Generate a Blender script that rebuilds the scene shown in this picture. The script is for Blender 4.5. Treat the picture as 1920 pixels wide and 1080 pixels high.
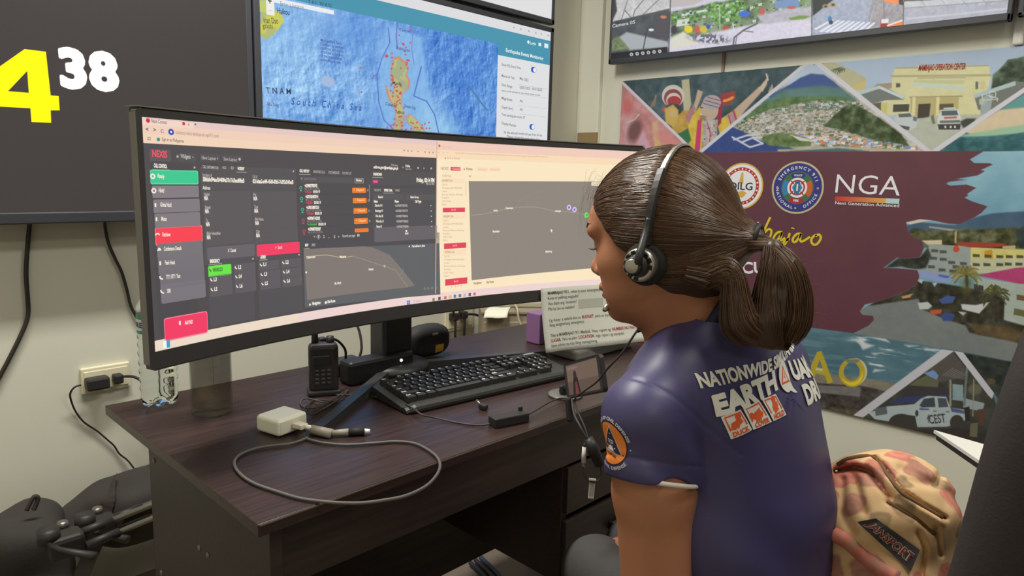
import bpy, bmesh, math, random
import numpy as np
from mathutils import Vector, Matrix
from mathutils.bvhtree import BVHTree
from math import sin, cos, pi, radians, sqrt, atan2
random.seed(7); RNG = np.random.default_rng(11)
SC = bpy.context.scene; COL = SC.collection
for o in list(bpy.data.objects): bpy.data.objects.remove(o)

# ------------------------------------------------------------------ camera
FPX, CZ = 1306.82, 1.2
YAW, PIT, ROLL = radians(43.9797), radians(-9.2231), radians(1.5483)
FW = np.array([cos(YAW)*cos(PIT), sin(YAW)*cos(PIT), sin(PIT)])
_r = np.array([sin(YAW), -cos(YAW), 0]); _u = np.cross(_r, FW)
CR = cos(ROLL)*_r + sin(ROLL)*_u; CU = -sin(ROLL)*_r + cos(ROLL)*_u
CAM = np.array([0, 0, CZ])
cd = bpy.data.cameras.new('camera'); cam = bpy.data.objects.new('camera', cd); COL.objects.link(cam)
cd.sensor_width = 36; cd.lens = FPX/1920*36; cd.clip_start = .02
m = Matrix.Identity(4)
for i in range(3): m[i][0], m[i][1], m[i][2], m[i][3] = CR[i], CU[i], -FW[i], CAM[i]
cam.matrix_world = m; SC.camera = cam
def ray(x, y): return FW + CR*((x-960)/FPX) - CU*((y-540)/FPX)
def hit(x, y, ax, v):                       # photo pixel -> point on the plane axis = v
    d = ray(x, y); return CAM + d*((v-CAM[ax])/d[ax])
def at(x, y, d): return CAM + ray(x, y)*d    # photo pixel at depth d

# ------------------------------------------------------------------ light
def S(r, g=None, b=None):                   # 0-255 sRGB -> linear
    if g is None: g = b = r
    return tuple((c/255/12.92 if c/255 <= .04045 else ((c/255+.055)/1.055)**2.4) for c in (r, g, b))
w = bpy.data.worlds.new('world'); SC.world = w; w.use_nodes = True
w.node_tree.nodes['Background'].inputs[0].default_value = (*S(255, 246, 230), 1)
w.node_tree.nodes['Background'].inputs[1].default_value = .16
LIGHTS = [(.55, 1.40, 2.66, 1.2, .14, 56), (1.45, -.2, 2.66, 1.2, .3, 24), (-.6, -1.2, 2.66, 1.2, .3, 14)]
for i, (x, y, z, sx, sy, e) in enumerate(LIGHTS):
    ld = bpy.data.lights.new('ceiling_panel_light', 'AREA'); ld.shape = 'RECTANGLE'; ld.size = sx; ld.size_y = sy
    ld.energy = e; ld.color = (1, .975, .89)
    lo = bpy.data.objects.new('ceiling_panel_light', ld); COL.objects.link(lo); lo.location = (x, y, z)
SC.view_settings.view_transform = 'Standard'; SC.view_settings.look = 'None'
SC.view_settings.gamma = 1; SC.view_settings.exposure = 0; SC.view_settings.use_curve_mapping = False

# ------------------------------------------------------------------ materials
MATS = {}
def mat(name, col, rough=.5, metal=0, var=.06, scale=30, bump=0, emit=0, spec=.5, trans=0, ior=1.45, coat=0, alpha=1, attr=None, sss=0, bscale=None):
    if name in MATS: return MATS[name]
    m = bpy.data.materials.new(name); m.use_nodes = True; nt = m.node_tree; N = nt.nodes; L = nt.links
    p = N['Principled BSDF']; p.inputs['Roughness'].default_value = rough; p.inputs['Metallic'].default_value = metal
    p.inputs['Specular IOR Level'].default_value = spec; p.inputs['IOR'].default_value = ior
    p.inputs['Transmission Weight'].default_value = trans; p.inputs['Coat Weight'].default_value = coat; p.inputs['Alpha'].default_value = alpha
    if sss: p.inputs['Subsurface Weight'].default_value = sss; p.inputs['Subsurface Radius'].default_value = (.012, .005, .003); p.inputs['Subsurface Scale'].default_value = .6
    c = S(*col)
    if attr:
        a = N.new('ShaderNodeAttribute'); a.attribute_name = attr; src = a.outputs['Color']
    else:
        tc = N.new('ShaderNodeTexCoord'); nz = N.new('ShaderNodeTexNoise'); nz.inputs['Scale'].default_value = scale; nz.inputs['Detail'].default_value = 3
        L.new(tc.outputs['Object'], nz.inputs['Vector'])
        mx = N.new('ShaderNodeMix'); mx.data_type = 'RGBA'; L.new(nz.outputs['Fac'], mx.inputs['Factor'])
        mx.inputs['A'].default_value = (*[x*(1-var) for x in c], 1); mx.inputs['B'].default_value = (*[min(1, x*(1+var)) for x in c], 1)
        src = mx.outputs['Result']
    L.new(src, p.inputs['Base Color'])
    if emit: L.new(src, p.inputs['Emission Color']); p.inputs['Emission Strength'].default_value = emit
    if bump:
        tc2 = N.new('ShaderNodeTexCoord'); n2 = N.new('ShaderNodeTexNoise'); n2.inputs['Scale'].default_value = bscale or scale*4; n2.inputs['Detail'].default_value = 4
        L.new(tc2.outputs['Object'], n2.inputs['Vector']); b = N.new('ShaderNodeBump'); b.inputs['Strength'].default_value = bump; b.inputs['Distance'].default_value = .002
        L.new(n2.outputs['Fac'], b.inputs['Height']); L.new(b.outputs['Normal'], p.inputs['Normal'])
    MATS[name] = m; return m
def glow(col, k=1):                         # a lit pixel colour of a screen
    n = 'screen_%02x%02x%02x' % tuple(col) + ('' if k == 1 else '_%d' % int(k*100))
    if n in MATS: return MATS[n]
    m = mat(n, (8, 8, 8), rough=.35, var=0, spec=.35); p = m.node_tree.nodes['Principled BSDF']
    p.inputs['Emission Color'].default_value = (*S(*col), 1); p.inputs['Emission Strength'].default_value = k*.96
    return m
def wood(name, c1, c2, rough=.3, ax=0):
    m = mat(name, c1, rough=rough); nt = m.node_tree; N = nt.nodes; L = nt.links; p = N['Principled BSDF']
    tc = N.new('ShaderNodeTexCoord'); mp = N.new('ShaderNodeMapping'); s = [60, 60, 60]; s[ax] = 3; mp.inputs['Scale'].default_value = s
    L.new(tc.outputs['Object'], mp.inputs['Vector']); nz = N.new('ShaderNodeTexNoise'); nz.inputs['Scale'].default_value = 2.2; nz.inputs['Detail'].default_value = 6; nz.inputs['Distortion'].default_value = .6
    L.new(mp.outputs['Vector'], nz.inputs['Vector']); r = N.new('ShaderNodeValToRGB'); r.color_ramp.elements[0].position = .35; r.color_ramp.elements[1].position = .68
    r.color_ramp.elements[0].color = (*S(*c1), 1); r.color_ramp.elements[1].color = (*S(*c2), 1)
    L.new(nz.outputs['Fac'], r.inputs['Fac']); L.new(r.outputs['Color'], p.inputs['Base Color'])
    return m

# ------------------------------------------------------------------ objects
def link(name, data, parent=None):
    o = bpy.data.objects.new(name, data); COL.objects.link(o)
    if parent: o.parent = parent
    return o
def tag(o, label, cat, group=None, kind=None):
    o['label'] = label; o['category'] = cat
    if group: o['group'] = group
    if kind: o['kind'] = kind
    return o
def thing(name, label, cat, group=None): return tag(link(name, None), label, cat, group)
def struct(o): o['kind'] = 'structure'; return o
def mesh(name, V, Fc, mats, parent=None, smooth=False, mi=None):
    me = bpy.data.meshes.new(name); me.from_pydata([tuple(map(float, v)) for v in V], [], [tuple(f) for f in Fc]); me.update()
    for x in (mats if isinstance(mats, (list, tuple)) else [mats]): me.materials.append(x)
    if mi is not None: me.polygons.foreach_set('material_index', np.asarray(mi, dtype=np.int32))
    if smooth: me.polygons.foreach_set('use_smooth', np.ones(len(me.polygons), dtype=bool))
    return link(name, me, parent)
class MB:
    """collects shapes; build() links them as ONE mesh object"""
    def __init__(s): s.bm = bmesh.new(); s.mats = []; s.sm = False
    def mi(s, m):
        if m not in s.mats: s.mats.append(m)
        return s.mats.index(m)
    def add(s, V, Fc, m, M=None, smooth=False):
        k = s.mi(m); vs = [s.bm.verts.new(M @ Vector(v) if M else Vector(v)) for v in V]; out = []
        for f in Fc:
            try: g = s.bm.faces.new([vs[i] for i in f]); g.material_index = k; g.smooth = smooth; out.append(g)
            except ValueError: pass
        return vs, out
    def box(s, c, d, m, bev=0, M=None, seg=2):
        b = bmesh.new(); bmesh.ops.create_cube(b, size=1)
        for v in b.verts: v.co = Vector((v.co.x*d[0]+c[0], v.co.y*d[1]+c[1], v.co.z*d[2]+c[2]))
        if bev: bmesh.ops.bevel(b, geom=b.edges[:], offset=min(bev, min(d)*.49), segments=seg, affect='EDGES', profile=.5)
        s.merge(b, m, M, smooth=False); return s
    def merge(s, b, m, M=None, smooth=False):
        k = s.mi(m); b.verts.index_update(); vs = [s.bm.verts.new(M @ v.co if M else v.co) for v in b.verts]
        for f in b.faces:
            try: g = s.bm.faces.new([vs[v.index] for v in f.verts]); g.material_index = k; g.smooth = smooth
            except ValueError: pass
        b.free()
    def tube(s, P, r, m, n=8, cap=True, closed=False, smooth=True, sub=0):
        P = [Vector(p) for p in P]
        if sub: P = spline(P, sub, closed)
        R = r if isinstance(r, (list, tuple)) else [r]*len(P)
        if len(R) != len(P): R = [R[0]+(R[-1]-R[0])*i/(len(P)-1) for i in range(len(P))]
        V = []; up = None; L = len(P)
        for i, p in enumerate(P):
            a = P[(i-1) % L] if (closed or i) else p; b = P[(i+1) % L] if (closed or i < L-1) else p
            t = (b-a).normalized() if (b-a).length > 1e-9 else Vector((0, 0, 1))
            if up is None: up = t.orthogonal()
            x = up - t*up.dot(t); x = x.normalized() if x.length > 1e-6 else t.orthogonal().normalized(); up = x; y = t.cross(x)
            V += [p+x*(R[i]*cos(2*pi*k/n))+y*(R[i]*sin(2*pi*k/n)) for k in range(n)]
        F = [(i*n+k, i*n+(k+1) % n, ((i+1) % L)*n+(k+1) % n, ((i+1) % L)*n+k) for i in range(L if closed else L-1) for k in range(n)]
        if cap and not closed: F += [tuple(range(n))[::-1], tuple((L-1)*n+k for k in range(n))]
        s.add(V, F, m, smooth=smooth); return s
    def lathe(s, prof, m, c=(0, 0, 0), n=40, M=None, smooth=True, sx=1, sy=1):
        V = []; F = []
        for (r, z) in prof: V += [(c[0]+sx*max(r, 1e-5)*cos(2*pi*k/n), c[1]+sy*max(r, 1e-5)*sin(2*pi*k/n), c[2]+z) for k in range(n)]
        for i in range(len(prof)-1): F += [(i*n+k, i*n+(k+1) % n, (i+1)*n+(k+1) % n, (i+1)*n+k) for k in range(n)]
        s.add(V, F, m, M, smooth); return s
    def prism(s, pts, h, m, M=None, smooth=False):   # polygon in xy extruded by h in z
        n = len(pts); V = [(*p, 0) for p in pts]+[(*p, h) for p in pts]
        s.add(V, [tuple(range(n))[::-1], tuple(range(n, 2*n))]+[(i, (i+1) % n, n+(i+1) % n, n+i) for i in range(n)], m, M, smooth); return s
    def build(s, name, parent=None, fix=True):
        if fix: bmesh.ops.recalc_face_normals(s.bm, faces=s.bm.faces[:])
        me = bpy.data.meshes.new(name); s.bm.to_mesh(me); s.bm.free()
        for x in s.mats: me.materials.append(x)
        return link(name, me, parent)
def spline(P, n=6, closed=False):
    P = [Vector(p) for p in P]; L = len(P); out = []
    for i in range(L if closed else L-1):
        g = lambda k: P[k % L] if closed else P[max(0, min(L-1, k))]
        a, b, c, d = g(i-1), g(i), g(i+1), g(i+2)
        for k in range(n):
            t = k/n; out.append(.5*((2*b)+(c-a)*t+(2*a-5*b+4*c-d)*t*t+(3*b-a-3*c+d)*t**3))
    if not closed: out.append(P[-1])
    return out
def frame(o, x, y, z=None):                 # matrix with given axes
    x = Vector(x).normalized(); y = Vector(y); y = (y-x*y.dot(x)).normalized(); z = x.cross(y)
    M = Matrix.Identity(4)
    for i in range(3): M[i][0], M[i][1], M[i][2], M[i][3] = x[i], y[i], z[i], o[i]
    return M
def rrect(w, h, r, n=5, c=(0, 0)):
    out = []
    for (sx, sy, a0) in ((1, 1, 0), (-1, 1, 90), (-1, -1, 180), (1, -1, 270)):
        for k in range(n+1):
            a = radians(a0+90*k/n); out.append((c[0]+sx*(w/2-r)+r*cos(a), c[1]+sy*(h/2-r)+r*sin(a)))
    return out

# ------------------------------------------------------------------ flat print: text and shapes
_TX = {}
def glyphs(txt, bold=0, shear=0, sp=1):
    """text as 2D triangulated mesh, height of capitals = 1, starts at x = 0"""
    k = (txt, bold, shear, sp)
    if k in _TX: return _TX[k]
    cu = bpy.data.curves.new('text', 'FONT'); cu.body = txt; cu.offset = bold; cu.shear = shear; cu.space_character = sp; cu.resolution_u = 3
    o = bpy.data.objects.new('text', cu); COL.objects.link(o); dg = bpy.context.evaluated_depsgraph_get(); me = o.evaluated_get(dg).to_mesh()
    V = np.array([v.co[:2] for v in me.vertices]).reshape(-1, 2); F = [tuple(p.vertices) for p in me.polygons]
    o.evaluated_get(dg).to_mesh_clear(); bpy.data.objects.remove(o); bpy.data.curves.remove(cu)
    if len(V): V = V/.729; V[:, 0] -= V[:, 0].min()
    _TX[k] = (V, F); return _TX[k]
class Print:
    """flat artwork in (s,t) metres; place() maps (s,t,layer) to 3D"""
    def __init__(s, fn, cell=0): s.fn = fn; s.mb = MB(); s.lay = 0; s.cell = cell
    def add(s, V, F, m, lift=None):
        s.lay += 1; h = s.lay if lift is None else lift; V = np.asarray(V, float)
        if s.cell:
            b = bmesh.new(); vs = [b.verts.new((x, y, 0)) for x, y in V]
            for f in F:
                try: b.faces.new([vs[i] for i in f])
                except ValueError: pass
            x0, y0 = V.min(0); x1, y1 = V.max(0); cx, cy = s.cell if isinstance(s.cell, tuple) else (s.cell, s.cell)
            for k in range(int(x0/cx)+(x0 > 0), int(x1/cx)+1):
                bmesh.ops.bisect_plane(b, geom=b.verts[:]+b.edges[:]+b.faces[:], plane_co=(k*cx, 0, 0), plane_no=(1, 0, 0), dist=1e-7)
            for k in range(int(y0/cy)+(y0 > 0), int(y1/cy)+1) if cy else ():
                bmesh.ops.bisect_plane(b, geom=b.verts[:]+b.edges[:]+b.faces[:], plane_co=(0, k*cy, 0), plane_no=(0, 1, 0), dist=1e-7)
            b.verts.index_update(); V = [v.co[:2] for v in b.verts]; F = [[v.index for v in f.verts] for f in b.faces]; b.free()
        s.mb.add([s.fn(x, y, h) for x, y in V], F, m)
    def rect(s, a, b, m, lift=None):
        (x0, y0), (x1, y1) = a, b; x0, x1 = sorted((x0, x1)); y0, y1 = sorted((y0, y1))
        s.add([(x0, y0), (x1, y0), (x1, y1), (x0, y1)], [(0, 1, 2, 3)], m, lift)
    def poly(s, pts, m, lift=None):
        from mathutils.geometry import tessellate_polygon
        T = tessellate_polygon([[Vector((*p, 0)) for p in pts]]); s.add(pts, T, m, lift)
    def rr(s, a, b, m, r=.15, lift=None):
        w, h = abs(b[0]-a[0]), abs(b[1]-a[1]); s.poly(rrect(w, h, min(w, h)*r, 3, ((a[0]+b[0])/2, (a[1]+b[1])/2)), m, lift)
    def disc(s, c, r, m, n=20, lift=None, ry=None): s.poly([(c[0]+r*cos(2*pi*k/n), c[1]+(ry or r)*sin(2*pi*k/n)) for k in range(n)], m, lift)
    def ring(s, c, r0, r1, m, n=40, lift=None, a0=0, a1=360):
        V = []; F = []; full = a1-a0 >= 360
        for k in range(n+1):
            a = radians(a0+(a1-a0)*k/n); V += [(c[0]+r0*cos(a), c[1]+r0*sin(a)), (c[0]+r1*cos(a), c[1]+r1*sin(a))]
        F = [(2*k, 2*k+1, 2*k+3, 2*k+2) for k in range(n)]; s.add(V, F, m, lift)
    def line(s, P, w, m, lift=None):
        V = []; P = [Vector(p) for p in P]
        for i, p in enumerate(P):
            t = (P[min(i+1, len(P)-1)]-P[max(i-1, 0)]).normalized(); n = Vector((-t.y, t.x)); V += [p+n*w/2, p-n*w/2]
        s.add([v[:] for v in V], [(2*i, 2*i+1, 2*i+3, 2*i+2) for i in range(len(P)-1)], m, lift)
    def text(s, txt, a, b, m, h=None, bold=0, shear=0, lift=None, sp=1):
        """text from a to b (baseline, in s,t); capital height h (else natural)"""
        V, F = glyphs(txt, bold, shear, sp)
        if not len(V): return
        a, b = np.array(a, float), np.array(b, float); d = b-a; L = np.linalg.norm(d); d = d/L; n = np.array([-d[1], d[0]]); k = L/V[:, 0].max(); h = h or k
        s.add(a+np.outer(V[:, 0]*k, d)+np.outer(V[:, 1]*h, n), F, m, lift)
    def arc(s, txt, c, r, a_mid, m, h, bold=0, flip=False, lift=None, wid=1.0, sp=1):
        V, F = glyphs(txt, bold, 0, sp); W = V[:, 0].max()*h*wid; out = []
        for x, y in V:
            x = x*h*wid-W/2; y *= h
            if flip: th = radians(a_mid)+x/r; rr = r+h-y
            else: th = radians(a_mid)-x/r; rr = r+y
            out.append((c[0]+rr*cos(th), c[1]+rr*sin(th)))
        s.add(out, F, m, lift)
    def build(s, name, parent=None): return s.mb.build(name, parent, fix=False)

# ------------------------------------------------------------------ painted pictures (one colour per mesh vertex)
_NT = np.random.default_rng(3).random((256, 256))
def vnoise(x, y):
    xi = np.floor(x).astype(int); yi = np.floor(y).astype(int); fx = x-xi; fy = y-yi; fx = fx*fx*(3-2*fx); fy = fy*fy*(3-2*fy)
    g = lambda a, b: _NT[a & 255, b & 255]
    return (g(xi, yi)*(1-fx)+g(xi+1, yi)*fx)*(1-fy)+(g(xi, yi+1)*(1-fx)+g(xi+1, yi+1)*fx)*fy
def fbm(x, y, o=4):
    r = 0; a = .5
    for i in range(o): r = r+a*vnoise(x*2**i+17*i, y*2**i+5*i); a /= 2
    return r/(1-.5**o)
def hashn(x, y): return _NT[np.floor(x).astype(int) & 255, np.floor(y).astype(int) & 255]
class Ras:
    """paints colours at grid vertices; shapes are given in photo pixels (U,V)"""
    def __init__(s, P0, P1, P2, nx, ny):    # corner, corner+u, corner+v (3D)
        P0, P1, P2 = map(np.array, (P0, P1, P2)); a = np.linspace(0, 1, nx); b = np.linspace(0, 1, ny); A, B = np.meshgrid(a, b)
        s.P = P0+A[..., None]*(P1-P0)+B[..., None]*(P2-P0); q = s.P-CAM; z = q@FW
        s.U = 960+FPX*(q@CR)/z; s.V = 540-FPX*(q@CU)/z; s.nx, s.ny = nx, ny; s.I = np.zeros((ny, nx, 3)); s.ft = 1.0
    def fill(s, M, col):
        col = np.asarray(col, float); M = np.clip(M, 0, 1)[..., None]; s.I = s.I*(1-M)+col*M
    def mpoly(s, pts, ft=None):
        ft = ft or s.ft; pts = np.array(pts, float); U, V = s.U, s.V; ins = np.zeros(U.shape, bool); D = np.full(U.shape, 1e9)
        x0, y0 = pts.min(0)-3*ft; x1, y1 = pts.max(0)+3*ft; bb = (U > x0) & (U < x1) & (V > y0) & (V < y1)
        u, v = U[bb], V[bb]; i_ = np.zeros(u.shape, bool); d_ = np.full(u.shape, 1e9)
        for k in range(len(pts)):
            ax, ay = pts[k]; bx, by = pts[(k+1) % len(pts)]
            if ay != by:
                c = (ay > v) != (by > v); i_ ^= c & (u < (bx-ax)*(v-ay)/(by-ay)+ax)
            L = (bx-ax)**2+(by-ay)**2+1e-9; t = np.clip(((u-ax)*(bx-ax)+(v-ay)*(by-ay))/L, 0, 1); d_ = np.minimum(d_, np.hypot(u-ax-t*(bx-ax), v-ay-t*(by-ay)))
        M = np.zeros(U.shape); M[bb] = np.clip(.5+np.where(i_, d_, -d_)/ft, 0, 1); return M
    def poly(s, pts, col, ft=None): M = s.mpoly(pts, ft); s.fill(M, s.tex(col)); return M
    def tex(s, col): return col(s.U, s.V) if callable(col) else col
    def mell(s, c, rx, ry, rot=0, ft=None):
        ft = ft or s.ft; dx, dy = s.U-c[0], s.V-c[1]; a = radians(rot); x = dx*cos(a)+dy*sin(a); y = -dx*sin(a)+dy*cos(a)
        r = np.hypot(x/rx, y/ry); return np.clip(.5+(1-r)*min(rx, ry)/ft, 0, 1)
    def ell(s, c, rx, ry, col, rot=0, ft=None): M = s.mell(c, rx, ry, rot, ft); s.fill(M, s.tex(col)); return M
    def mline(s, P, w, ft=None):
        ft = ft or s.ft; D = np.full(s.U.shape, 1e9)
        for (ax, ay), (bx, by) in zip(P[:-1], P[1:]):
            L = (bx-ax)**2+(by-ay)**2+1e-9; t = np.clip(((s.U-ax)*(bx-ax)+(s.V-ay)*(by-ay))/L, 0, 1); D = np.minimum(D, np.hypot(s.U-ax-t*(bx-ax), s.V-ay-t*(by-ay)))
        return np.clip(.5+(w/2-D)/ft, 0, 1)
    def line(s, P, w, col, ft=None): M = s.mline(P, w, ft); s.fill(M, s.tex(col)); return M
    def specks(s, M, cols, n, r0, r1, asp=1.6, seed=1):
        g = np.random.default_rng(seed); ys, xs = np.where(M > .5)
        if not len(ys): return
        for k in range(n):
            i = g.integers(len(ys)); y, x = ys[i], xs[i]; r = r0+(r1-r0)*g.random(); pr = max(1, int(r*asp*s.k))
            sl = (slice(max(0, y-max(1, int(r*s.k))), y+max(1, int(r*s.k))), slice(max(0, x-pr), x+pr))
            c = np.array(cols[g.integers(len(cols))], float); m_ = M[sl][..., None]*.9; s.I[sl] = s.I[sl]*(1-m_)+c*m_
    k = 1.0; gain = 1.0
    def build(s, name, m, parent=None):
        nx, ny = s.nx, s.ny; me = bpy.data.meshes.new(name); me.vertices.add(nx*ny); me.vertices.foreach_set('co', s.P.reshape(-1).astype(np.float32))
        i = np.arange(nx*ny).reshape(ny, nx); q = np.stack([i[:-1, :-1], i[1:, :-1], i[1:, 1:], i[:-1, 1:]], -1).reshape(-1, 4); n = len(q)
        me.loops.add(4*n); me.loops.foreach_set('vertex_index', q.reshape(-1).astype(np.int32)); me.polygons.add(n)
        me.polygons.foreach_set('loop_start', (np.arange(n)*4).astype(np.int32)); me.update(calc_edges=True)
        c = s.I/255; c = s.gain*np.where(c <= .04045, c/12.92, ((np.maximum(c, 0)+.055)/1.055)**2.4); at_ = me.color_attributes.new('picture', 'FLOAT_COLOR', 'POINT')
        at_.data.foreach_set('color', np.concatenate([c, np.ones((ny, nx, 1))], -1).reshape(-1).astype(np.float32)); me.materials.append(m)
        return link(name, me, parent)
def screenmat(name, k=.96):
    m = mat(name, (8, 8, 8), rough=.35, var=0, spec=.35); N = m.node_tree.nodes; p = N['Principled BSDF']; a = N.new('ShaderNodeAttribute'); a.attribute_name = 'picture'
    m.node_tree.links.new(a.outputs['Color'], p.inputs['Emission Color']); p.inputs['Emission Strength'].default_value = k; return m

# ------------------------------------------------------------------ soft shapes (distance fields meshed by surface nets)
class Field:
    def __init__(s, xs, ys, zs):
        s.ax = [np.asarray(a, np.float32) for a in (xs, ys, zs)]
        s.X, s.Y, s.Z = np.meshgrid(*s.ax, indexing='ij', sparse=True); s.D = np.full(tuple(len(a) for a in s.ax), 9., np.float32)
    def ell(s, c, r, R=None):
        x, y, z = s.X-c[0], s.Y-c[1], s.Z-c[2]
        if R is not None: x, y, z = (R[0][0]*x+R[0][1]*y+R[0][2]*z, R[1][0]*x+R[1][1]*y+R[1][2]*z, R[2][0]*x+R[2][1]*y+R[2][2]*z)
        k0 = np.sqrt((x/r[0])**2+(y/r[1])**2+(z/r[2])**2); k1 = np.sqrt((x/r[0]**2)**2+(y/r[1]**2)**2+(z/r[2]**2)**2)
        return (k0*(k0-1)/np.maximum(k1, 1e-4)).astype(np.float32)
    def cone(s, a, b, ra, rb):              # tapered capsule
        a, b = np.asarray(a, float), np.asarray(b, float); d = b-a; L = d@d; x, y, z = s.X-a[0], s.Y-a[1], s.Z-a[2]
        t = np.clip((x*d[0]+y*d[1]+z*d[2])/L, 0, 1); return (np.sqrt((x-t*d[0])**2+(y-t*d[1])**2+(z-t*d[2])**2)-(ra+(rb-ra)*t)).astype(np.float32)
    def chain(s, P, R, k=.01):
        d = None
        for i in range(len(P)-1):
            e = s.cone(P[i], P[i+1], R[i], R[i+1]); d = e if d is None else smin(d, e, k)
        return d
    def box(s, c, h, r=.01, R=None):
        x, y, z = s.X-c[0], s.Y-c[1], s.Z-c[2]
        if R is not None: x, y, z = (R[0][0]*x+R[0][1]*y+R[0][2]*z, R[1][0]*x+R[1][1]*y+R[1][2]*z, R[2][0]*x+R[2][1]*y+R[2][2]*z)
        x, y, z = np.abs(x)-h[0]+r, np.abs(y)-h[1]+r, np.abs(z)-h[2]+r
        return (np.sqrt(np.maximum(x, 0)**2+np.maximum(y, 0)**2+np.maximum(z, 0)**2)+np.minimum(np.maximum(np.maximum(x, y), z), 0)-r).astype(np.float32)
    def half(s, p, n):                      # positive on the side n points to
        n = np.asarray(n, float); n = n/np.linalg.norm(n); return ((s.X-p[0])*n[0]+(s.Y-p[1])*n[1]+(s.Z-p[2])*n[2]).astype(np.float32)
    def path(s, P):
        d = None
        for a, b in zip(P[:-1], P[1:]):
            e = s.cone(a, b, 0, 0); d = e if d is None else np.minimum(d, e)
        return d
    def nets(s, relax=0):
        D = s.D; X, Y, Z = s.ax; n = np.array(D.shape); I = D < 0
        c = np.zeros(tuple(n-1), np.uint8)
        for i in (0, 1):
            for j in (0, 1):
                for k in (0, 1): c += I[i:n[0]-1+i, j:n[1]-1+j, k:n[2]-1+k]
        act = np.argwhere((c > 0) & (c < 8)); a0, a1, a2 = act.T; idx = np.full(tuple(n-1), -1, np.int32); idx[a0, a1, a2] = np.arange(len(act))
        acc = np.zeros((len(act), 3)); cnt = np.zeros(len(act))
        for ax in range(3):
            o = [q for q in range(3) if q != ax]
            for u in (0, 1):
                for v in (0, 1):
                    p = [a0.copy(), a1.copy(), a2.copy()]; p[o[0]] += u; p[o[1]] += v; q = [x.copy() for x in p]; q[ax] += 1
                    d0, d1 = D[tuple(p)], D[tuple(q)]; mk = (d0 < 0) != (d1 < 0); t = np.where(mk, d0/np.where(mk, d0-d1, 1), 0)
                    A = np.stack([s.ax[w][p[w]] for w in range(3)], -1); B = np.stack([s.ax[w][q[w]] for w in range(3)], -1)
                    acc += np.where(mk[:, None], A+(B-A)*t[:, None], 0); cnt += mk
        V = acc/cnt[:, None]; Q = []
        for ax in range(3):
            sl0 = [slice(None)]*3; sl1 = [slice(None)]*3; sl0[ax] = slice(0, -1); sl1[ax] = slice(1, None); fl = I[tuple(sl0)] != I[tuple(sl1)]
            e = np.argwhere(fl); o = [(ax+1) % 3, (ax+2) % 3]; e = e[(e[:, o[0]] > 0) & (e[:, o[1]] > 0) & (e[:, o[0]] < n[o[0]]-1) & (e[:, o[1]] < n[o[1]]-1)]
            f = lambda du, dv: idx[tuple(e[:, w]-(du if w == o[0] else dv if w == o[1] else 0) for w in range(3))]
            q = np.stack([f(1, 1), f(0, 1), f(0, 0), f(1, 0)], -1); ins = I[tuple(e.T)]; q[~ins] = q[~ins][:, ::-1]; Q.append(q)
        Q = np.concatenate(Q)
        for _ in range(relax):
            sm = np.zeros_like(V); ct = np.zeros(len(V))
            for k in range(4):
                np.add.at(sm, Q[:, k], V[Q[:, (k+1) % 4]]); np.add.at(ct, Q[:, k], 1); np.add.at(sm, Q[:, k], V[Q[:, (k-1) % 4]]); np.add.at(ct, Q[:, k], 1)
            V = V*.5+.5*sm/np.maximum(ct, 1)[:, None]
        return V, Q
    def build(s, name, m, parent=None, relax=1):
        V, Q = s.nets(relax); me = bpy.data.meshes.new(name); me.vertices.add(len(V)); me.vertices.foreach_set('co', V.reshape(-1).astype(np.float32)); n = len(Q)
        me.loops.add(4*n); me.loops.foreach_set('vertex_index', Q.reshape(-1).astype(np.int32)); me.polygons.add(n); me.polygons.foreach_set('loop_start', (np.arange(n)*4).astype(np.int32))
        me.polygons.foreach_set('use_smooth', np.ones(n, bool)); me.update(calc_edges=True)
        for x in (m if isinstance(m, (list, tuple)) else [m]): me.materials.append(x)
        return link(name, me, parent)
def smin(a, b, k):
    h = np.maximum(k-np.abs(a-b), 0)/k; return np.minimum(a, b)-h*h*k/4
def smax(a, b, k): return -smin(-a, -b, k)
def noise3(x, y, z, sc, seed=0):
    return (vnoise(x*sc+seed, y*sc+z*sc*.7+seed)+vnoise(z*sc+31+seed, x*sc*.6+y*sc*.8+seed))/2

# ================================================================== the room
WALL = mat('wall_paint', (214, 212, 196), rough=.75, var=.02, scale=3, bump=.05, bscale=120)
XR, YB, ZC = 2.6, 2.1, 2.7
struct(MB().box((.5, -.3, -.05), (4.6, 5.2, .1), mat('floor_tile', (120, 108, 98), rough=.4, var=.1, scale=6)).build('floor'))
struct(MB().box((.5, -.3, ZC+.05), (4.6, 5.2, .1), mat('ceiling_paint', (225, 222, 212), rough=.9, var=.01)).build('ceiling'))
struct(MB().box((.5, YB+.05, ZC/2), (4.6, .1, ZC), WALL).build('wall_back'))
struct(MB().box((XR+.05, -.3, ZC/2), (.1, 5.0, ZC), WALL).build('wall_right'))
struct(MB().box((-1.75, -.3, ZC/2), (.1, 5.0, ZC), WALL).build('wall_left'))
struct(MB().box((.5, -2.75, ZC/2), (4.6, .1, ZC), WALL).build('wall_front'))
struct(MB().box((XR-.012, (1.977+YB)/2, ZC/2), (.024, YB-1.977, ZC-.002), mat('corner_paint', (222, 220, 205), rough=.7, var=.02), bev=.004).build('trim_1'))
struct(MB().box((XR-.004, 1.391, (1.617+ZC)/2), (.008, .012, ZC-1.618), mat('joint_cover', (150, 128, 112), rough=.6), bev=.002).build('trim_2'))
struct(MB().box((XR-.012, .437, (1.619+ZC)/2), (.024, .028, ZC-1.62), mat('conduit_white', (214, 212, 206), rough=.5), bev=.006).build('trim_3'))

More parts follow.
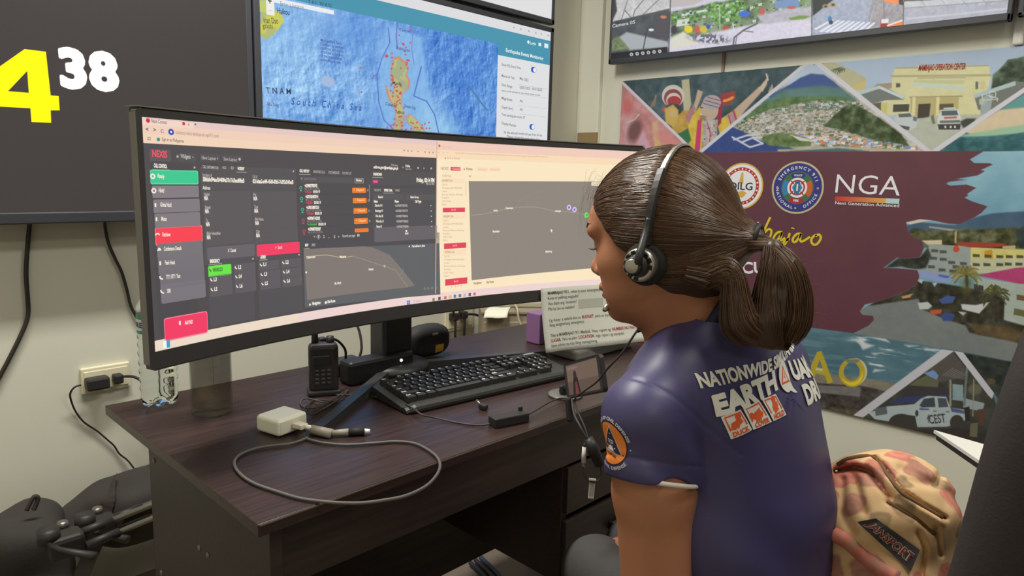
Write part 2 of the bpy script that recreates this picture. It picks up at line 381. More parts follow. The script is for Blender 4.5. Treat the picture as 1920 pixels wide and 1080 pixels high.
# ================================================================== televisions
BEZ = mat('tv_bezel', (58, 60, 66), rough=.4, var=.02); BEZD = mat('tv_back', (34, 34, 36), rough=.55)
def tv(name, label, ax, x0, x1, z0, z1, f, bez=.018, bot=.03, group=None, depth=.055):
    """flat television; ax 'y' faces -y, ax 'x' faces -x; f = front plane"""
    t = thing(name, label, 'television', group)
    t.location = ((x0+x1)/2, f+.05, z0) if ax == 'y' else (f+.05, (x0+x1)/2, z0)
    cx, cz, w, h = (x0+x1)/2, (z0+z1)/2, x1-x0, z1-z0
    def P(mb, c, d, m, bev):
        c3, d3 = ((c[0], c[1], c[2]), d) if ax == 'y' else ((c[1], c[0], c[2]), (d[1], d[0], d[2]))
        c3 = tuple(c3[i]-t.location[i] for i in range(3)); mb.box(c3, d3, m, bev)
    b = MB()
    for (c, d) in (((x0+bez/2, f+.012, cz), (bez, .03, h)), ((x1-bez/2, f+.012, cz), (bez, .03, h)), ((cx, f+.012, z1-bez/2), (w, .03, bez)), ((cx, f+.012, z0+bot/2), (w, .03, bot))): P(b, c, d, BEZ, .003)
    b.build('bezel', t)
    b = MB(); P(b, (cx, f+.02+depth/2-.01, cz), (w-.02, depth-.02, h-.02), BEZD, .01); b.build('back_housing', t)
    b = MB(); wall = YB if ax == 'y' else XR; g = wall-(f+depth); P(b, (cx, wall-g/2, cz), (.4, g+.004, .3), BEZD, 0); b.build('wall_bracket', t)
    return t
def scr(o, name, parent):                   # hang a world-space mesh under its thing
    o.name = name; o.parent = parent; o.location = -parent.location; return o
YT = 2.0; XT = 2.52
tvA = tv('wall_television', 'dark wall television showing big yellow 4 and small white 38', 'y', -.332, .970, 1.052, 1.806, YT, bot=.028)
tvB = tv('wall_television', 'wall television showing a blue sea map with side panel', 'y', .976, 2.281, 1.052, 1.805, YT, bez=.020, bot=.028)
tvC = tv('wall_television', 'wall television with white screen above the blue map television', 'y', .976, 2.281, 1.818, 2.56, YT, bez=.018, bot=.02)
tvD = tv('wall_television', 'wide television with street camera views above the printed mural', 'x', .451, 1.889, 1.681, 2.50, XT, bez=.012, bot=.022)
tvE = tv('wall_television', 'television at top right corner beside the street camera television', 'x', -1.0, .437, 1.690, 2.51, XT, bez=.014, bot=.012)
def planeY(y): return lambda x, z, h: (x, y-h*.00004, z)
# clock screen
p = Print(planeY(YT)); p.rect((-.315, 1.078), (.953, 1.79), glow((70, 64, 62)))
yel, whi = glow((255, 240, 0), 1.2), glow((255, 255, 255), 1.3)
q = lambda x, y: hit(x, y, 1, YT)[[0, 2]]
fp = [(-58, 190), (46, 92), (86, 97), (95, 179), (110, 180), (112, 207), (95, 207), (96, 230), (59, 229), (56, 203), (-60, 198)]
p.poly([q(*a) for a in [(46, 92), (86, 97), (95, 179), (110, 180), (112, 207), (95, 207), (96, 230), (59, 229), (57, 203), (-70, 196), (-68, 172)]], yel)
p.poly([q(*a) for a in [(51, 133), (54, 174), (15, 171)]], glow((70, 64, 62)))
[p.text('38', q(117, 160.5)+np.array((dx, dy)), q(222, 168.5)+np.array((dx, dy)), whi, h=.090, bold=.03, sp=1.10, lift=8+i*.2) for i, (dx, dy) in enumerate(((0, 0), (.004, 0), (-.004, 0), (0, .003), (0, -.003), (.003, .002), (-.003, .002), (.003, -.002), (-.003, -.002)))]
p.text('12', (-.30, 1.46), (-.02, 1.46), yel, h=.2, bold=.05)
scr(p.build('screen'), 'screen', tvA)
p = Print(planeY(YT)); p.rect((.994, 1.838), (2.263, 2.542), glow((226, 226, 226))); scr(p.build('screen'), 'screen', tvC)
p = Print(lambda y, z, h: (XT-h*.00004, y, z)); p.rect((-.986, 1.702), (.423, 2.496), glow((36, 34, 36))); scr(p.build('screen'), 'screen', tvE)

# ---- the sea map
MAPM = screenmat('map_pixels', .95)
R = Ras((.996, YT, 1.792), (2.261, YT, 1.792), (.996, YT, 1.081), 640, 440); U, V = R.U, R.V; X, Z = R.P[..., 0], R.P[..., 2]
n1 = fbm(X*9, Z*9, 5); n2 = fbm(X*30+9, Z*30, 4); n3 = fbm(X*60, Z*22+X*30, 3)
dp = np.clip(.35+(.6-n1)*1.2, 0, 1)         # 0 shallow .. 1 deep
dp = dp*.6+.4*np.clip((U-560)/330, 0, 1); shelf = R.mpoly([(480, 0), (640, 0), (600, 70), (520, 130), (505, 180), (480, 230)], 90); dp = dp*(1-.75*shelf)
dp -= .35*R.mell((610, 150), 60, 45, 0, 60)*n2*1.6
rel = (n2-np.roll(np.roll(n2, 1, 0), 1, 1))*9+(n3-np.roll(n3, 1, 1))*3.2; rough = np.clip(.45+.9*R.mell((590, 170), 100, 70, 0, 80)+.6*(U > 800), 0, 1.3)
c0, c1 = np.array((150, 196, 240.)), np.array((66, 122, 208.)); dd = np.clip(dp, 0, 1)[..., None]; R.I = c0*(1-dd)+c1*dd
R.I += (np.clip(rel, -1, 1)*rough)[..., None]*np.array((34, 30, 20.))
R.ft = 8; R.poly([(726, 45), (790, 70), (800, 150), (812, 190), (830, 265), (720, 262), (708, 190), (712, 120)], (134, 184, 234)); R.ft = 30; R.poly([(790, 190), (860, 240), (830, 270), (790, 265)], (150, 200, 238)); R.ft = 1.5
R.I += (np.clip(rel, -1, 1)*.5)[..., None]*np.array((20, 20, 14.))
R.line([(728, 52), (731, 80), (716, 110), (707, 140), (710, 190), (720, 225), (738, 243)], 1.6, (84, 104, 196)); R.line([(790, 125), (776, 180), (800, 190), (815, 215), (825, 260)], 1.8, (80, 98, 196)); R.line([(745, 40), (743, 66), (745, 90)], 2, (100, 110, 200)); R.line([(775, 45), (772, 90), (776, 120)], 1.6, (120, 140, 215))
R.line([(878, 160), (900, 190), (913, 206)], 3, (78, 128, 170)); R.ell((615, 153), 14, 10, (168, 190, 226), 25, 4)
lc = lambda U, V: np.where(n2[..., None] > .5, (166, 178, 138), (188, 188, 132)).astype(float)
halo = (226, 130, 92); LUZ = [(739, 108), (748, 106), (757, 114), (763, 116), (766, 128), (762, 140), (768, 150), (767, 164), (759, 172), (752, 178), (754, 188), (751, 196), (758, 210), (756, 236), (748, 240), (742, 222), (741, 206), (736, 196), (729, 186), (724, 168), (723, 160), (730, 172), (738, 180), (738, 160), (733, 150), (733, 128)]
for P_ in (LUZ, [(740, 226), (750, 226), (753, 246), (745, 252)], [(760, 218), (770, 214), (780, 224), (790, 236), (800, 252), (792, 254), (778, 240), (766, 232)], [(776, 240), (786, 246), (786, 258), (776, 256)], [(738, 236), (746, 242), (746, 262), (738, 258)]):
    R.poly(P_, halo, 5); cx, cy = np.mean(P_, 0); R.poly([(x+(cx-x)*.12, y+(cy-y)*.06) for x, y in P_], lc)
g = np.random.default_rng(5)
for (x, y, k, sx, sy) in ((750, 200, 20, 6, 22), (742, 235, 14, 8, 14), (790, 245, 18, 16, 12), (756, 50, 5, 8, 18), (760, 92, 6, 5, 10), (735, 140, 14, 2.5, 22), (764, 120, 6, 2, 8), (745, 165, 8, 5, 8), (700, 135, 4, 24, 14)):
    for _ in range(k): R.ell((x+g.normal()*sx, y+g.normal()*sy), 1.5, 1.5, (214, 72, 82))
R.ell((725, 105), 3, 3, (220, 70, 90)); R.poly([(490, 18), (508, 14), (528, 26), (533, 40), (522, 56), (512, 66), (498, 74), (486, 66)], lambda U, V: np.where(n2[..., None] > .5, (206, 206, 92), (182, 190, 118)).astype(float), 3)
R.poly([(480, 0), (504, 0), (506, 14), (498, 24), (480, 20)], (196, 206, 110), 3)
scr(R.build('screen', MAPM), 'screen', tvB)
# its interface and lettering
p = Print(planeY(YT-.001)); tea, pan, ink = glow((74, 150, 176)), glow((226, 228, 230)), glow((110, 112, 118))
zt = q(1029, 76.4)[1]; zh = q(933, 82)[1]; xp = q(932, 150)[0]; zp = q(1029, 122)[1]
p.rect((.996, 1.786), (2.261, zt), glow((224, 224, 226))); p.rect((.996, zt), (2.261, zh), tea); p.rect((xp, zh), (2.261, zp), tea); p.rect((xp, zp), (2.261, 1.082), pan)
T = lambda s, a, b, m, **k: p.text(s, q(*a), q(*b), m, **k)
T('Earthquake Events Monitoring', (948, 97), (1018, 113), glow((240, 246, 248)), h=.014, bold=.02)
for s_, a, b in (('Show EQ Event Dots', (940, 123), (976, 130)), ('Month & Year', (940, 144), (965, 149)), ('May 2025', (974, 149), (990, 153)), ('Date Range', (940, 161), (960, 165)), ('05/01/2025 - 05/31/2025', (974, 166), (1016, 171)), ('Magnitude', (940, 186), (960, 190)), ('All', (974, 191), (979, 192)), ('Depth (km)', (940, 203), (961, 206)), ('All', (974, 207), (979, 208)), ('Total earthquake count: 37', (940, 217), (984, 223)), ('Display Results', (940, 233), (967, 238)), ('for the selected month and year from the list', (944, 250), (1016, 256)), ('Please reload the page when done', (950, 258), (1012, 264))):
    T(s_, a, b, ink, h=.0105, bold=.012)
p.text('select month and year to view events of past months', q(940, 171), q(1012, 180), ink, h=.006, bold=.02)
for (x, y) in ((1000, 131), (997, 238)):
    c = q(x, y); p.poly(rrect(.032, .022, .011, 4, c), glow((52, 92, 214))); p.disc((c[0]+.006, c[1]), .009, glow((240, 242, 255)), 14)
for y in (158, 176, 197, 213): a = q(972, y); p.rect(a, (2.25, a[1]-.0012), glow((190, 192, 196)))
T('Login', (993, 83), (1004, 85), glow((225, 240, 244)), h=.012, bold=.02); p.disc(q(990, 79), .008, glow((235, 244, 246)), 4); p.rect(q(1009, 80), q(1014, 87), glow((225, 240, 244))); p.rect(q(1020, 81), q(1027, 91), glow((225, 240, 244)))
for x in (962, 975, 990, 1003, 1013, 1026): a = q(x, 50+(x-962)*.24); p.rect(a, (a[0]+.006, a[1]-.006), glow((150, 154, 160)))
p.rr(q(513, -4), q(625.5, 28), glow((236, 240, 243)), .1); T('Enter a location', (525, 11), (569, 18), glow((128, 132, 138)), h=.013)
p.rect(q(497.5, -20), q(514, 30), glow((240, 240, 238))); T('+', (502, 8), (509, 9), glow((80, 84, 88)), h=.02, bold=.03); p.rect(q(502, 19.5), q(510, 21.5), glow((80, 84, 88)))
dk = glow((52, 66, 92)); sea = glow((56, 96, 168))
for s_, a, b, h, m in (('Haikou', (519, 25), (542, 29), .017, dk), ('inan Dao', (494, 43), (521, 45), .017, glow((90, 96, 66))), ('gzhishi', (492, 53), (511, 54), .015, glow((90, 96, 66))), ('T N A M', (498, 175), (545, 177), .018, dk), ('-Nha Trang', (499, 198), (522, 200), .010, glow((90, 76, 110))), ('Manila', (735, 158), (752, 161), .012, dk), ('Quezon City', (756, 200), (778, 206), .011, dk), ('Calapan', (722, 197), (742, 201), .011, dk), ('Legazpi', (742, 211), (757, 214), .010, dk), ('Taipei', (746, 58), (770, 62), .010, glow((96, 90, 150))), ('Babuyan', (742, 92), (768, 98), .011, glow((96, 90, 150)))): T(s_, a, b, m, h=h, bold=.01)
T('S o u t h   C h i n a   S e a', (545, 196), (677, 208), sea, h=.022, shear=.25, bold=.012); T('T A I   W A N', (577, 7), (620, 14), dk, h=.012)
for i, (s_, w_) in enumerate((('Macclesfield Bank', 40), ('Claimed by several', 43), ('countries in the area', 43), ('of the sea to the west', 43), ('of the main islands', 40), ('under dispute now', 38))):
    a = (600, 78+i*7.2); T(s_, a, (a[0]+w_, a[1]+w_*.17), glow((70, 92, 160)), h=.010, bold=.01)
scr(p.build('map_interface'), 'map_interface', tvB)

# ---- street cameras
R = Ras((XT, 1.877, 1.99), (XT, .463, 1.99), (XT, 1.877, 1.702), 660, 132); U, V = R.U, R.V; Yw, Zw = R.P[..., 1], R.P[..., 2]; n1 = fbm(Yw*40, Zw*40, 4); n2 = fbm(Yw*120, Zw*120, 3); k = (n2[..., None]-.5)
R.I[:] = (196, 194, 206); R.I += k*30
R.poly([(1140, -30), (1258, -30), (1258, 18), (1145, 42)], lambda U, V: np.stack([186+n1*24]*3, -1)+k*40)
R.line([(1165, 38), (1180, -10)], 1.5, (120, 118, 122)); R.line([(1172, 20), (1186, 36), (1190, 20), (1210, -5)], 1.6, (110, 110, 116)); R.line([(1205, 28), (1245, -10)], 1.5, (120, 120, 126)); R.poly([(1140, -20), (1152, -20), (1157, 20), (1148, 40), (1140, 42)], (70, 76, 78), 3)
R.poly([(1142, 42), (1255, 16), (1256, 100), (1142, 118)], lambda U, V: (62, 66, 70)+n1[..., None]*40, 2)
R.poly([(1160, 70), (1175, 60), (1252, 78), (1254, 88), (1180, 94)], (168, 174, 178), 4); R.poly([(1224, 28), (1256, 22), (1256, 74), (1226, 66)], (84, 82, 88), 3); R.poly([(1146, 76), (1160, 68), (1180, 92), (1146, 96)], lambda U, V: (92, 106, 72)+n2[..., None]*50, 4); R.line([(1206, 92), (1214, 52)], 2, (70, 74, 76)); R.ell((1221, 56), 5, 2.5, (220, 226, 228)); R.poly([(1144, 100), (1250, 88), (1252, 106), (1142, 120)], (46, 44, 46)); R.ell((1244, 32), 6, 3, (196, 130, 104))
for i in range(6): R.ell((1184+i*10.6, 102-i*1.15), 3.2, 3.2, (206, 206, 206)); R.ell((1184+i*10.6, 102-i*1.15), 1.4, 1.4, (80, 78, 80))
# market view
R.poly([(1258, -30), (1522, -30), (1522, 74), (1254, 103)], lambda U, V: (206, 204, 218)+k*22); R.poly([(1256, -30), (1380, -30), (1300, 10), (1257, 14)], (190, 184, 182), 3)
M = R.poly([(1257, 22), (1300, 14), (1400, -6), (1445, -30), (1522, -30), (1522, 14), (1440, 40), (1380, 58), (1258, 78)], lambda U, V: (116, 134, 104)+(n1[..., None]-.5)*110, 4)
for (x, y, r) in ((1345, 20, 26), (1378, 14, 22), (1300, 28, 14), (1352, 34, 16), (1372, 30, 18), (1268, 34, 10)): R.ell((x, y), r, r*.62, lambda U, V: (104, 148, 80)+(n2[..., None]-.5)*150, 0, 6)
R.poly([(1270, 38), (1292, 34), (1292, 46), (1268, 50)], (208, 214, 206)); R.poly([(1278, 26), (1330, 16), (1330, 20), (1278, 31)], (196, 216, 208)); R.specks(M, [(66, 78, 66), (120, 168, 84), (206, 208, 200), (90, 100, 108)], 260, 1, 2.4)
for (x, y, a, b, c) in ((1291, 55, 8, 7, (226, 208, 50)), (1307, 56, 5, 8, (200, 96, 80)), (1319, 55, 7, 7, (206, 186, 70)), (1361, 54, 6, 6, (190, 80, 66)), (1376, 58, 4, 4, (220, 160, 70)), (1396, 26, 10, 6, (70, 112, 214)), (1429, 22, 5, 8, (196, 96, 100)), (1328, 50, 4, 4, (60, 90, 180)), (1264, 56, 6, 8, (70, 66, 76))): R.ell((x, y), a, b, c, 0, 2)
R.poly([(1254, 74), (1330, 62), (1420, 44), (1522, 38), (1522, 74), (1254, 103)], lambda U, V: (212, 208, 222)+k*26, 5); R.poly([(1260, 70), (1282, 58), (1310, 82), (1258, 92)], (216, 214, 200), 5)
R.poly([(1420, 30), (1470, 16), (1522, 12), (1522, 34), (1430, 46)], lambda U, V: (184, 180, 190)+k*30, 5); R.poly([(1478, 34), (1500, 29), (1520, 30), (1510, 35), (1484, 38)], (120, 150, 70), 2); R.poly([(1452, 2), (1496, -4), (1500, 12), (1454, 16)], (120, 150, 190), 2); R.ell((1484, 14), 8, 3, (196, 100, 90), 0, 2)
M = R.mell((1330, 72), 36, 9, 5, 6); R.fill(M*(n2 > .47), (104, 106, 116)); R.line([(1374, 88), (1377, 70), (1395, 56), (1420, 44)], 3, (96, 98, 106)); R.line([(1378, 88), (1382, 66)], 2, (120, 120, 130)); R.line([(1395, 58), (1412, 60)], 2, (120, 120, 130)); R.line([(1349, 10), (1350, 60)], 1.5, (190, 196, 190)); R.line([(1374, 44), (1376, 60)], 2, (214, 220, 224))
# crossing view
R.poly([(1522, -30), (1695, -30), (1695, 54), (1522, 74)], lambda U, V: (166, 172, 190)+k*34)
R.poly([(1522, -30), (1600, -30), (1524, 30)], (52, 58, 54), 2); R.poly([(1640, -30), (1695, -30), (1694, 40), (1660, 52), (1632, 60), (1625, 62)], lambda U, V: (160, 154, 158)+k*40, 3); R.line([(1640, 10), (1626, 60)], 1, (196, 196, 204))
for (x, y) in ((1548, 12), (1562, 9)): R.ell((x, y), 6, 4, (178, 150, 100), 0, 2); R.ell((x, y), 3, 2, (60, 58, 50), 0, 2)
for i in range(9): x = 1526+i*9.5; R.poly([(x+36, 37+i*.6), (x+40, 38+i*.6), (x+4+i*1.2, 60+i*.7), (x-2+i*1.2, 58+i*.8)] if i else [(1560, 36), (1564, 37), (1530, 56), (1526, 54)], (226, 230, 240), 1.5)
R.ell((1556, 36), 4, 6, (70, 130, 190), 0, 2); R.ell((1558, 42), 4, 4, (60, 72, 70), 0, 2)
R.poly([(1652, 37), (1666, 36), (1664, 55), (1650, 56)], (150, 56, 50)); R.poly([(1653, 36), (1666, 35), (1666, 43), (1652, 44)], (232, 226, 224)); R.poly([(1665, 48), (1692, 38), (1692, 54), (1660, 56)], (240, 132, 66)); R.line([(1664, 48), (1692, 38)], 2.5, (236, 232, 230)); R.poly([(1655, -8), (1688, -8), (1682, 8), (1656, 2)], (244, 140, 80)); R.line([(1657, 2), (1658, 36)], 1.2, (110, 108, 110)); R.poly([(1684, -10), (1695, -10), (1694, 10), (1686, 8)], (70, 50, 46), 2)
# road view
R.poly([(1695, -30), (1900, -30), (1890, 34), (1692, 56)], lambda U, V: (178, 178, 190)+k*24)
R.line([(1694, 15), (1895, 0)], 2, (124, 122, 130)); R.poly([(1694, 15), (1895, 0), (1895, -30), (1694, -30)], lambda U, V: (196, 200, 204)+k*24, 2); R.line([(1700, 35), (1780, 28), (1890, 16)], 2.5, (206, 206, 214), 3)
for i in range(5): R.line([(1716+i*38, -12), (1736+i*40, 12)], 1, (150, 150, 158))
R.poly([(1694, -4), (1752, -8), (1752, 0), (1694, 3)], (110, 90, 84))
R.line([(1258, -30), (1254, 103)], 1.6, (60, 60, 64)); R.line([(1522, -30), (1522, 74)], 1.4, (60, 60, 64)); R.line([(1696, -30), (1693, 54)], 1.4, (70, 70, 74))
scr(R.build('screen', screenmat('camera_pixels', .98)), 'screen', tvD)
p = Print(lambda y, z, h: (XT-.0012-h*.00004, y, z)); p.rect((1.877, 1.99), (.463, 2.488), glow((168, 166, 174)))
q2 = lambda x, y: hit(x, y, 0, XT)[[1, 2]]
def tR(p, s_, a, b, m, **k):                # lettering on the right wall (reads towards -y)
    a, b = np.array(a), np.array(b); V, F = glyphs(s_, k.get('bold', 0), k.get('shear', 0)); L = np.linalg.norm(b-a); d = (b-a)/L; n = np.array([d[1], -d[0]]); kk = L/V[:, 0].max(); h = k.get('h', kk)
    p.add(a+np.outer(V[:, 0]*kk, d)+np.outer(V[:, 1]*h, n), F, m)
tR(p, 'Camera 05', q2(1148, 52), q2(1191, 44), glow((200, 204, 206)), h=.014, bold=.02)
for (a, b) in (((1480, 54), (1502, 52)), ((1834, 10), (1846, 9))): tR(p, 'NORTH CAM', q2(*a), q2(*b), glow((230, 228, 236)), h=.006)
scr(p.build('camera_captions'), 'camera_captions', tvD)

# ================================================================== printed mural on the right wall
XM = 2.588; MURAL_GAIN = 1.0
R = Ras((XM, 1.861, 1.617), (XM, -.05, 1.617), (XM, 1.861, .38), 960, 660); U, V = R.U, R.V; Yw, Zw = R.P[..., 1], R.P[..., 2]
n1 = fbm(Yw*14, Zw*14, 5); n2 = fbm(Yw*60, Zw*60, 4); n3 = fbm(Yw*130, Zw*130, 2); k1, k2, k3 = [(a[..., None]-.5) for a in (n1, n2, n3)]
TX = lambda c, a=0, b=0, d=0: (lambda U, V: np.array(c, float)+k1*a+k2*b+k3*d)
R.I[:] = (92, 54, 64)
top = R.mpoly([(1100, 130), (1168, 152), (1505, 123), (1960, 60), (2100, 60), (2100, 283), (1480, 284.6), (1100, 288)])
# pink festival corner
R.poly([(1150, 140), (1168, 155), (1304, 287), (1150, 290)], TX((196, 140, 142), 60, 40)); R.poly([(1166, 192), (1190, 230), (1184, 284), (1172, 284), (1170, 225)], (200, 158, 168), 6); R.ell((1190, 245), 12, 22, (120, 84, 84), 20, 8); R.poly([(1186, 284), (1206, 244), (1222, 284)], (204, 160, 180), 5); R.ell((1176, 200), 9, 16, (196, 110, 112), 0, 8)
R.line([(1176, 230), (1190, 224), (1198, 214)], 2, (214, 190, 186), 2); R.poly([(1222, 230), (1232, 226), (1242, 284), (1228, 284)], (206, 170, 130), 6); R.ell((1252, 262), 24, 10, (206, 136, 132), 30, 8); R.poly([(1225, 284), (1230, 262), (1240, 284)], (206, 176, 110), 3)
# green festival triangle
R.poly([(1168, 150), (1506, 120), (1310, 288)], TX((68, 86, 92), 60, 30), 2)
sk, yl = (186, 164, 146), (206, 178, 70)
R.poly([(1278, 150), (1292, 148), (1296, 196), (1290, 212), (1282, 210)], (186, 178, 150), 2); R.poly([(1258, 224), (1280, 208), (1296, 206), (1292, 246), (1262, 252)], TX((186, 150, 72), 0, 40), 3)
R.ell((1262, 180), 21, 21, (202, 196, 190)); R.ell((1262, 184), 17, 17, (140, 78, 78)); R.ell((1263, 188), 14, 14, (204, 196, 192)); R.ell((1264, 190), 13, 10, (170, 64, 64)); R.ell((1262, 206), 16, 12, TX((68, 70, 70), 0, 30), 0, 3); R.ell((1246, 205), 4, 5, (200, 80, 90))
R.poly([(1246, 204), (1262, 196), (1272, 206), (1272, 222), (1262, 238), (1248, 230)], (196, 168, 92), 3); R.ell((1262, 212), 7, 8, (200, 174, 120), 0, 3); R.poly([(1222, 192), (1232, 180), (1228, 198), (1218, 204)], (140, 116, 104), 2); R.line([(1228, 186), (1230, 178)], 2, (150, 130, 116))
R.poly([(1308, 168), (1318, 172), (1312, 190), (1304, 210), (1296, 214), (1304, 186)], sk, 2); R.poly([(1290, 226), (1312, 200), (1322, 230), (1340, 286), (1290, 286)], TX(yl, 0, 40), 2); R.poly([(1284, 220), (1300, 196), (1304, 204), (1292, 232)], (170, 120, 128), 2)
R.poly([(1376, 206), (1424, 162), (1430, 170), (1396, 208), (1384, 228)], sk, 2); R.poly([(1422, 166), (1438, 146), (1441, 140), (1438, 158), (1430, 172)], (196, 178, 160), 2); R.line([(1440, 150), (1437, 139)], 3, (200, 182, 170)); R.poly([(1440, 172), (1448, 156), (1450, 166), (1444, 176)], (160, 150, 146), 2)
R.poly([(1344, 228), (1380, 204), (1386, 226), (1370, 242), (1352, 262)], TX(yl, 0, 40), 2); R.poly([(1362, 218), (1378, 206), (1384, 226), (1372, 236)], (168, 140, 150), 2); R.line([(1375, 208), (1381, 226)], 3, (180, 60, 90)); R.line([(1366, 216), (1371, 234)], 2, (180, 60, 90))
R.poly([(1352, 176), (1378, 170), (1380, 184), (1366, 198), (1354, 196)], (150, 66, 62), 2); R.ell((1364, 186), 13, 4, (220, 150, 60), -18); R.ell((1362, 183), 10, 2.4, (150, 60, 70), -18); R.poly([(1346, 182), (1356, 182), (1352, 230), (1344, 240)], (150, 50, 76), 2)
R.ell((1330, 206), 17, 20, sk); R.ell((1335, 192), 17, 14, (170, 160, 166)); R.line([(1322, 188), (1350, 196)], 1.4, (90, 80, 90)); R.line([(1326, 182), (1351, 189)], 1.4, (120, 70, 84)); R.line([(1319, 194), (1345, 201)], 1.4, (96, 84, 92)); R.line([(1314, 214), (1322, 217)], 2, (240, 236, 230)); R.ell((1316, 202), 2, 1.2, (70, 50, 46)); R.ell((1318, 220), 6, 5, (150, 120, 108), 0, 4)
R.poly([(1308, 226), (1316, 222), (1312, 286), (1302, 286)], (190, 64, 110), 2); R.poly([(1318, 226), (1346, 224), (1344, 262), (1326, 284), (1316, 284)], TX((170, 164, 160), 0, 70), 2)
for i in range(26): R.ell((1320+(i*7) % 24, 230+(i*11) % 46), 1.4, 1.4, ((200, 190, 190), (110, 80, 110), (190, 120, 110))[i % 3])
R.poly([(1272, 252), (1290, 240), (1296, 262), (1290, 270)], (58, 110, 74), 3); R.line([(1326, 230), (1332, 250), (1330, 270)], 2, (180, 70, 110))
# aerial town triangle
town = R.poly([(1312, 288), (1507, 121), (1536, 121), (1744, 288)], TX((176, 172, 166), 40, 60)); R.poly([(1490, 135), (1520, 118), (1552, 135), (1560, 150), (1470, 160)], lambda U, V: (176, 190, 212)+k1*30, 4)
R.fill(town*R.mpoly([(1440, 180), (1482, 158), (1500, 146), (1520, 138), (1545, 140), (1562, 152), (1580, 168), (1600, 190), (1460, 200)], 3), (62, 84, 140)); R.fill(town*R.mpoly([(1430, 190), (1470, 168), (1540, 160), (1580, 166), (1610, 190), (1600, 206), (1420, 210)], 6), np.array((86, 120, 118))+k1*40)
R.fill(town*R.mpoly([(1380, 234), (1420, 200), (1470, 182), (1560, 180), (1600, 186), (1600, 194), (1520, 190), (1450, 208), (1392, 232)], 4), np.array((84, 112, 72))+k2*60)
b = town*R.mpoly([(1340, 262), (1390, 226), (1450, 204), (1530, 188), (1610, 190), (1640, 215), (1700, 260), (1700, 284), (1560, 272), (1460, 262), (1400, 258)], 5)
R.k = 1.25; R.specks(b, [(198, 196, 192), (170, 166, 162), (112, 124, 98), (180, 152, 134), (200, 202, 206), (96, 112, 86), (150, 150, 148), (190, 174, 156), (124, 132, 112), (140, 146, 130)], 2000, .8, 2.0)
R.fill(town*R.mpoly([(1545, 236), (1566, 214), (1586, 198), (1606, 196), (1650, 222), (1690, 252), (1706, 276), (1690, 280), (1600, 250)], 3), np.array((74, 88, 58))+k2*110)
M = town*R.mpoly([(1480, 246), (1560, 250), (1640, 262), (1720, 276), (1724, 282), (1560, 280), (1500, 262)], 3); R.specks(M, [(224, 224, 226), (190, 130, 100), (110, 140, 190), (214, 206, 190), (176, 190, 206), (100, 116, 76), (206, 160, 130)], 420, 1.2, 2.6)
R.fill(town*R.mpoly([(1312, 288), (1372, 238), (1392, 246), (1420, 262), (1480, 276), (1500, 284)], 3), np.array((56, 74, 132))+k2*14); R.fill(town*R.mpoly([(1424, 258), (1450, 250), (1490, 252), (1522, 262), (1520, 274), (1470, 276), (1440, 272)], 3), np.array((96, 118, 70))+k2*90)
R.fill(town*R.mline([(1460, 282), (1510, 281), (1570, 276), (1640, 280), (1700, 282)], 4, 3), (176, 176, 150)); R.fill(town*R.mpoly([(1480, 283), (1570, 278), (1630, 283), (1630, 290), (1480, 290)], 3), (76, 104, 116))
for P_ in ([(1373, 257), (1406, 276), (1430, 269)], [(1376, 262), (1400, 254), (1424, 252)], [(1390, 267), (1412, 258), (1428, 258)], [(1412, 259), (1430, 269)]): R.fill(town*R.mline(P_, 3.4, 1.5), (196, 200, 214))
R.fill(town*R.mpoly([(1480, 252), (1520, 262), (1532, 260), (1530, 266), (1500, 264)], 2), (206, 206, 206))
# operation centre
oc = R.poly([(1534, 121), (1960, 60), (1960, 132), (1746, 288)], lambda U, V: (166, 184, 208)+k1*10); F = lambda P_, c, ft=1.2: R.fill(oc*R.mpoly(P_, ft), np.array(c, float) if not callable(c) else c(U, V))
F([(1528, 118), (1566, 118), (1604, 134), (1624, 146), (1622, 166), (1600, 168), (1575, 150)], TX((178, 176, 146), 0, 16)); F([(1600, 160), (1624, 150), (1622, 168), (1604, 170)], (196, 178, 120))
for i in range(7): R.fill(oc*R.mline([(1574, 134), (1566+i*3, 126+abs(i-3)), (1557+i*4.4, 138-abs(i-3)*1.5)], 1.8), (88, 104, 88))
F([(1858, 170), (1862, 140), (1876, 128), (1890, 112), (1902, 110), (1960, 96), (1960, 190), (1870, 190)], TX((78, 92, 76), 30, 110), 3)
crm = TX((206, 202, 160), 0, 14)
F([(1673, 140), (1679, 127), (1720, 126), (1720, 123), (1811, 121), (1811, 123), (1855, 122), (1856, 140), (1858, 142), (1852, 168), (1850, 216), (1640, 216), (1650, 200), (1672, 160)], crm); F([(1668, 141), (1860, 139), (1860, 143), (1672, 145)], (170, 166, 132)); F([(1720, 143), (1811, 141), (1811, 147), (1720, 148)], (180, 176, 142))
F([(1679, 127), (1855, 122), (1855, 124), (1679, 129)], (160, 158, 126)); F([(1711, 156), (1735, 157), (1770, 160), (1810, 164), (1810, 170), (1770, 166), (1712, 161)], (186, 204, 204)); F([(1705, 181), (1805, 179), (1805, 182), (1705, 184)], (158, 152, 118)); F([(1712, 150), (1808, 150), (1808, 158), (1770, 157), (1712, 154)], (188, 192, 152))
F([(1680, 156), (1688, 156), (1688, 163), (1680, 164)], (84, 88, 84)); F([(1829, 153), (1834, 153), (1834, 166), (1829, 168)], (104, 106, 100)); F([(1838, 153), (1848, 153), (1846, 168), (1838, 168)], (196, 190, 146))
F([(1707, 184), (1798, 182), (1796, 216), (1707, 218)], (178, 168, 118)); F([(1722, 195), (1745, 194), (1742, 222), (1720, 222)], (70, 62, 54)); F([(1675, 196), (1705, 195), (1704, 209), (1674, 210)], (74, 74, 64)); F([(1759, 195), (1788, 194), (1788, 206), (1758, 206)], (90, 84, 66))
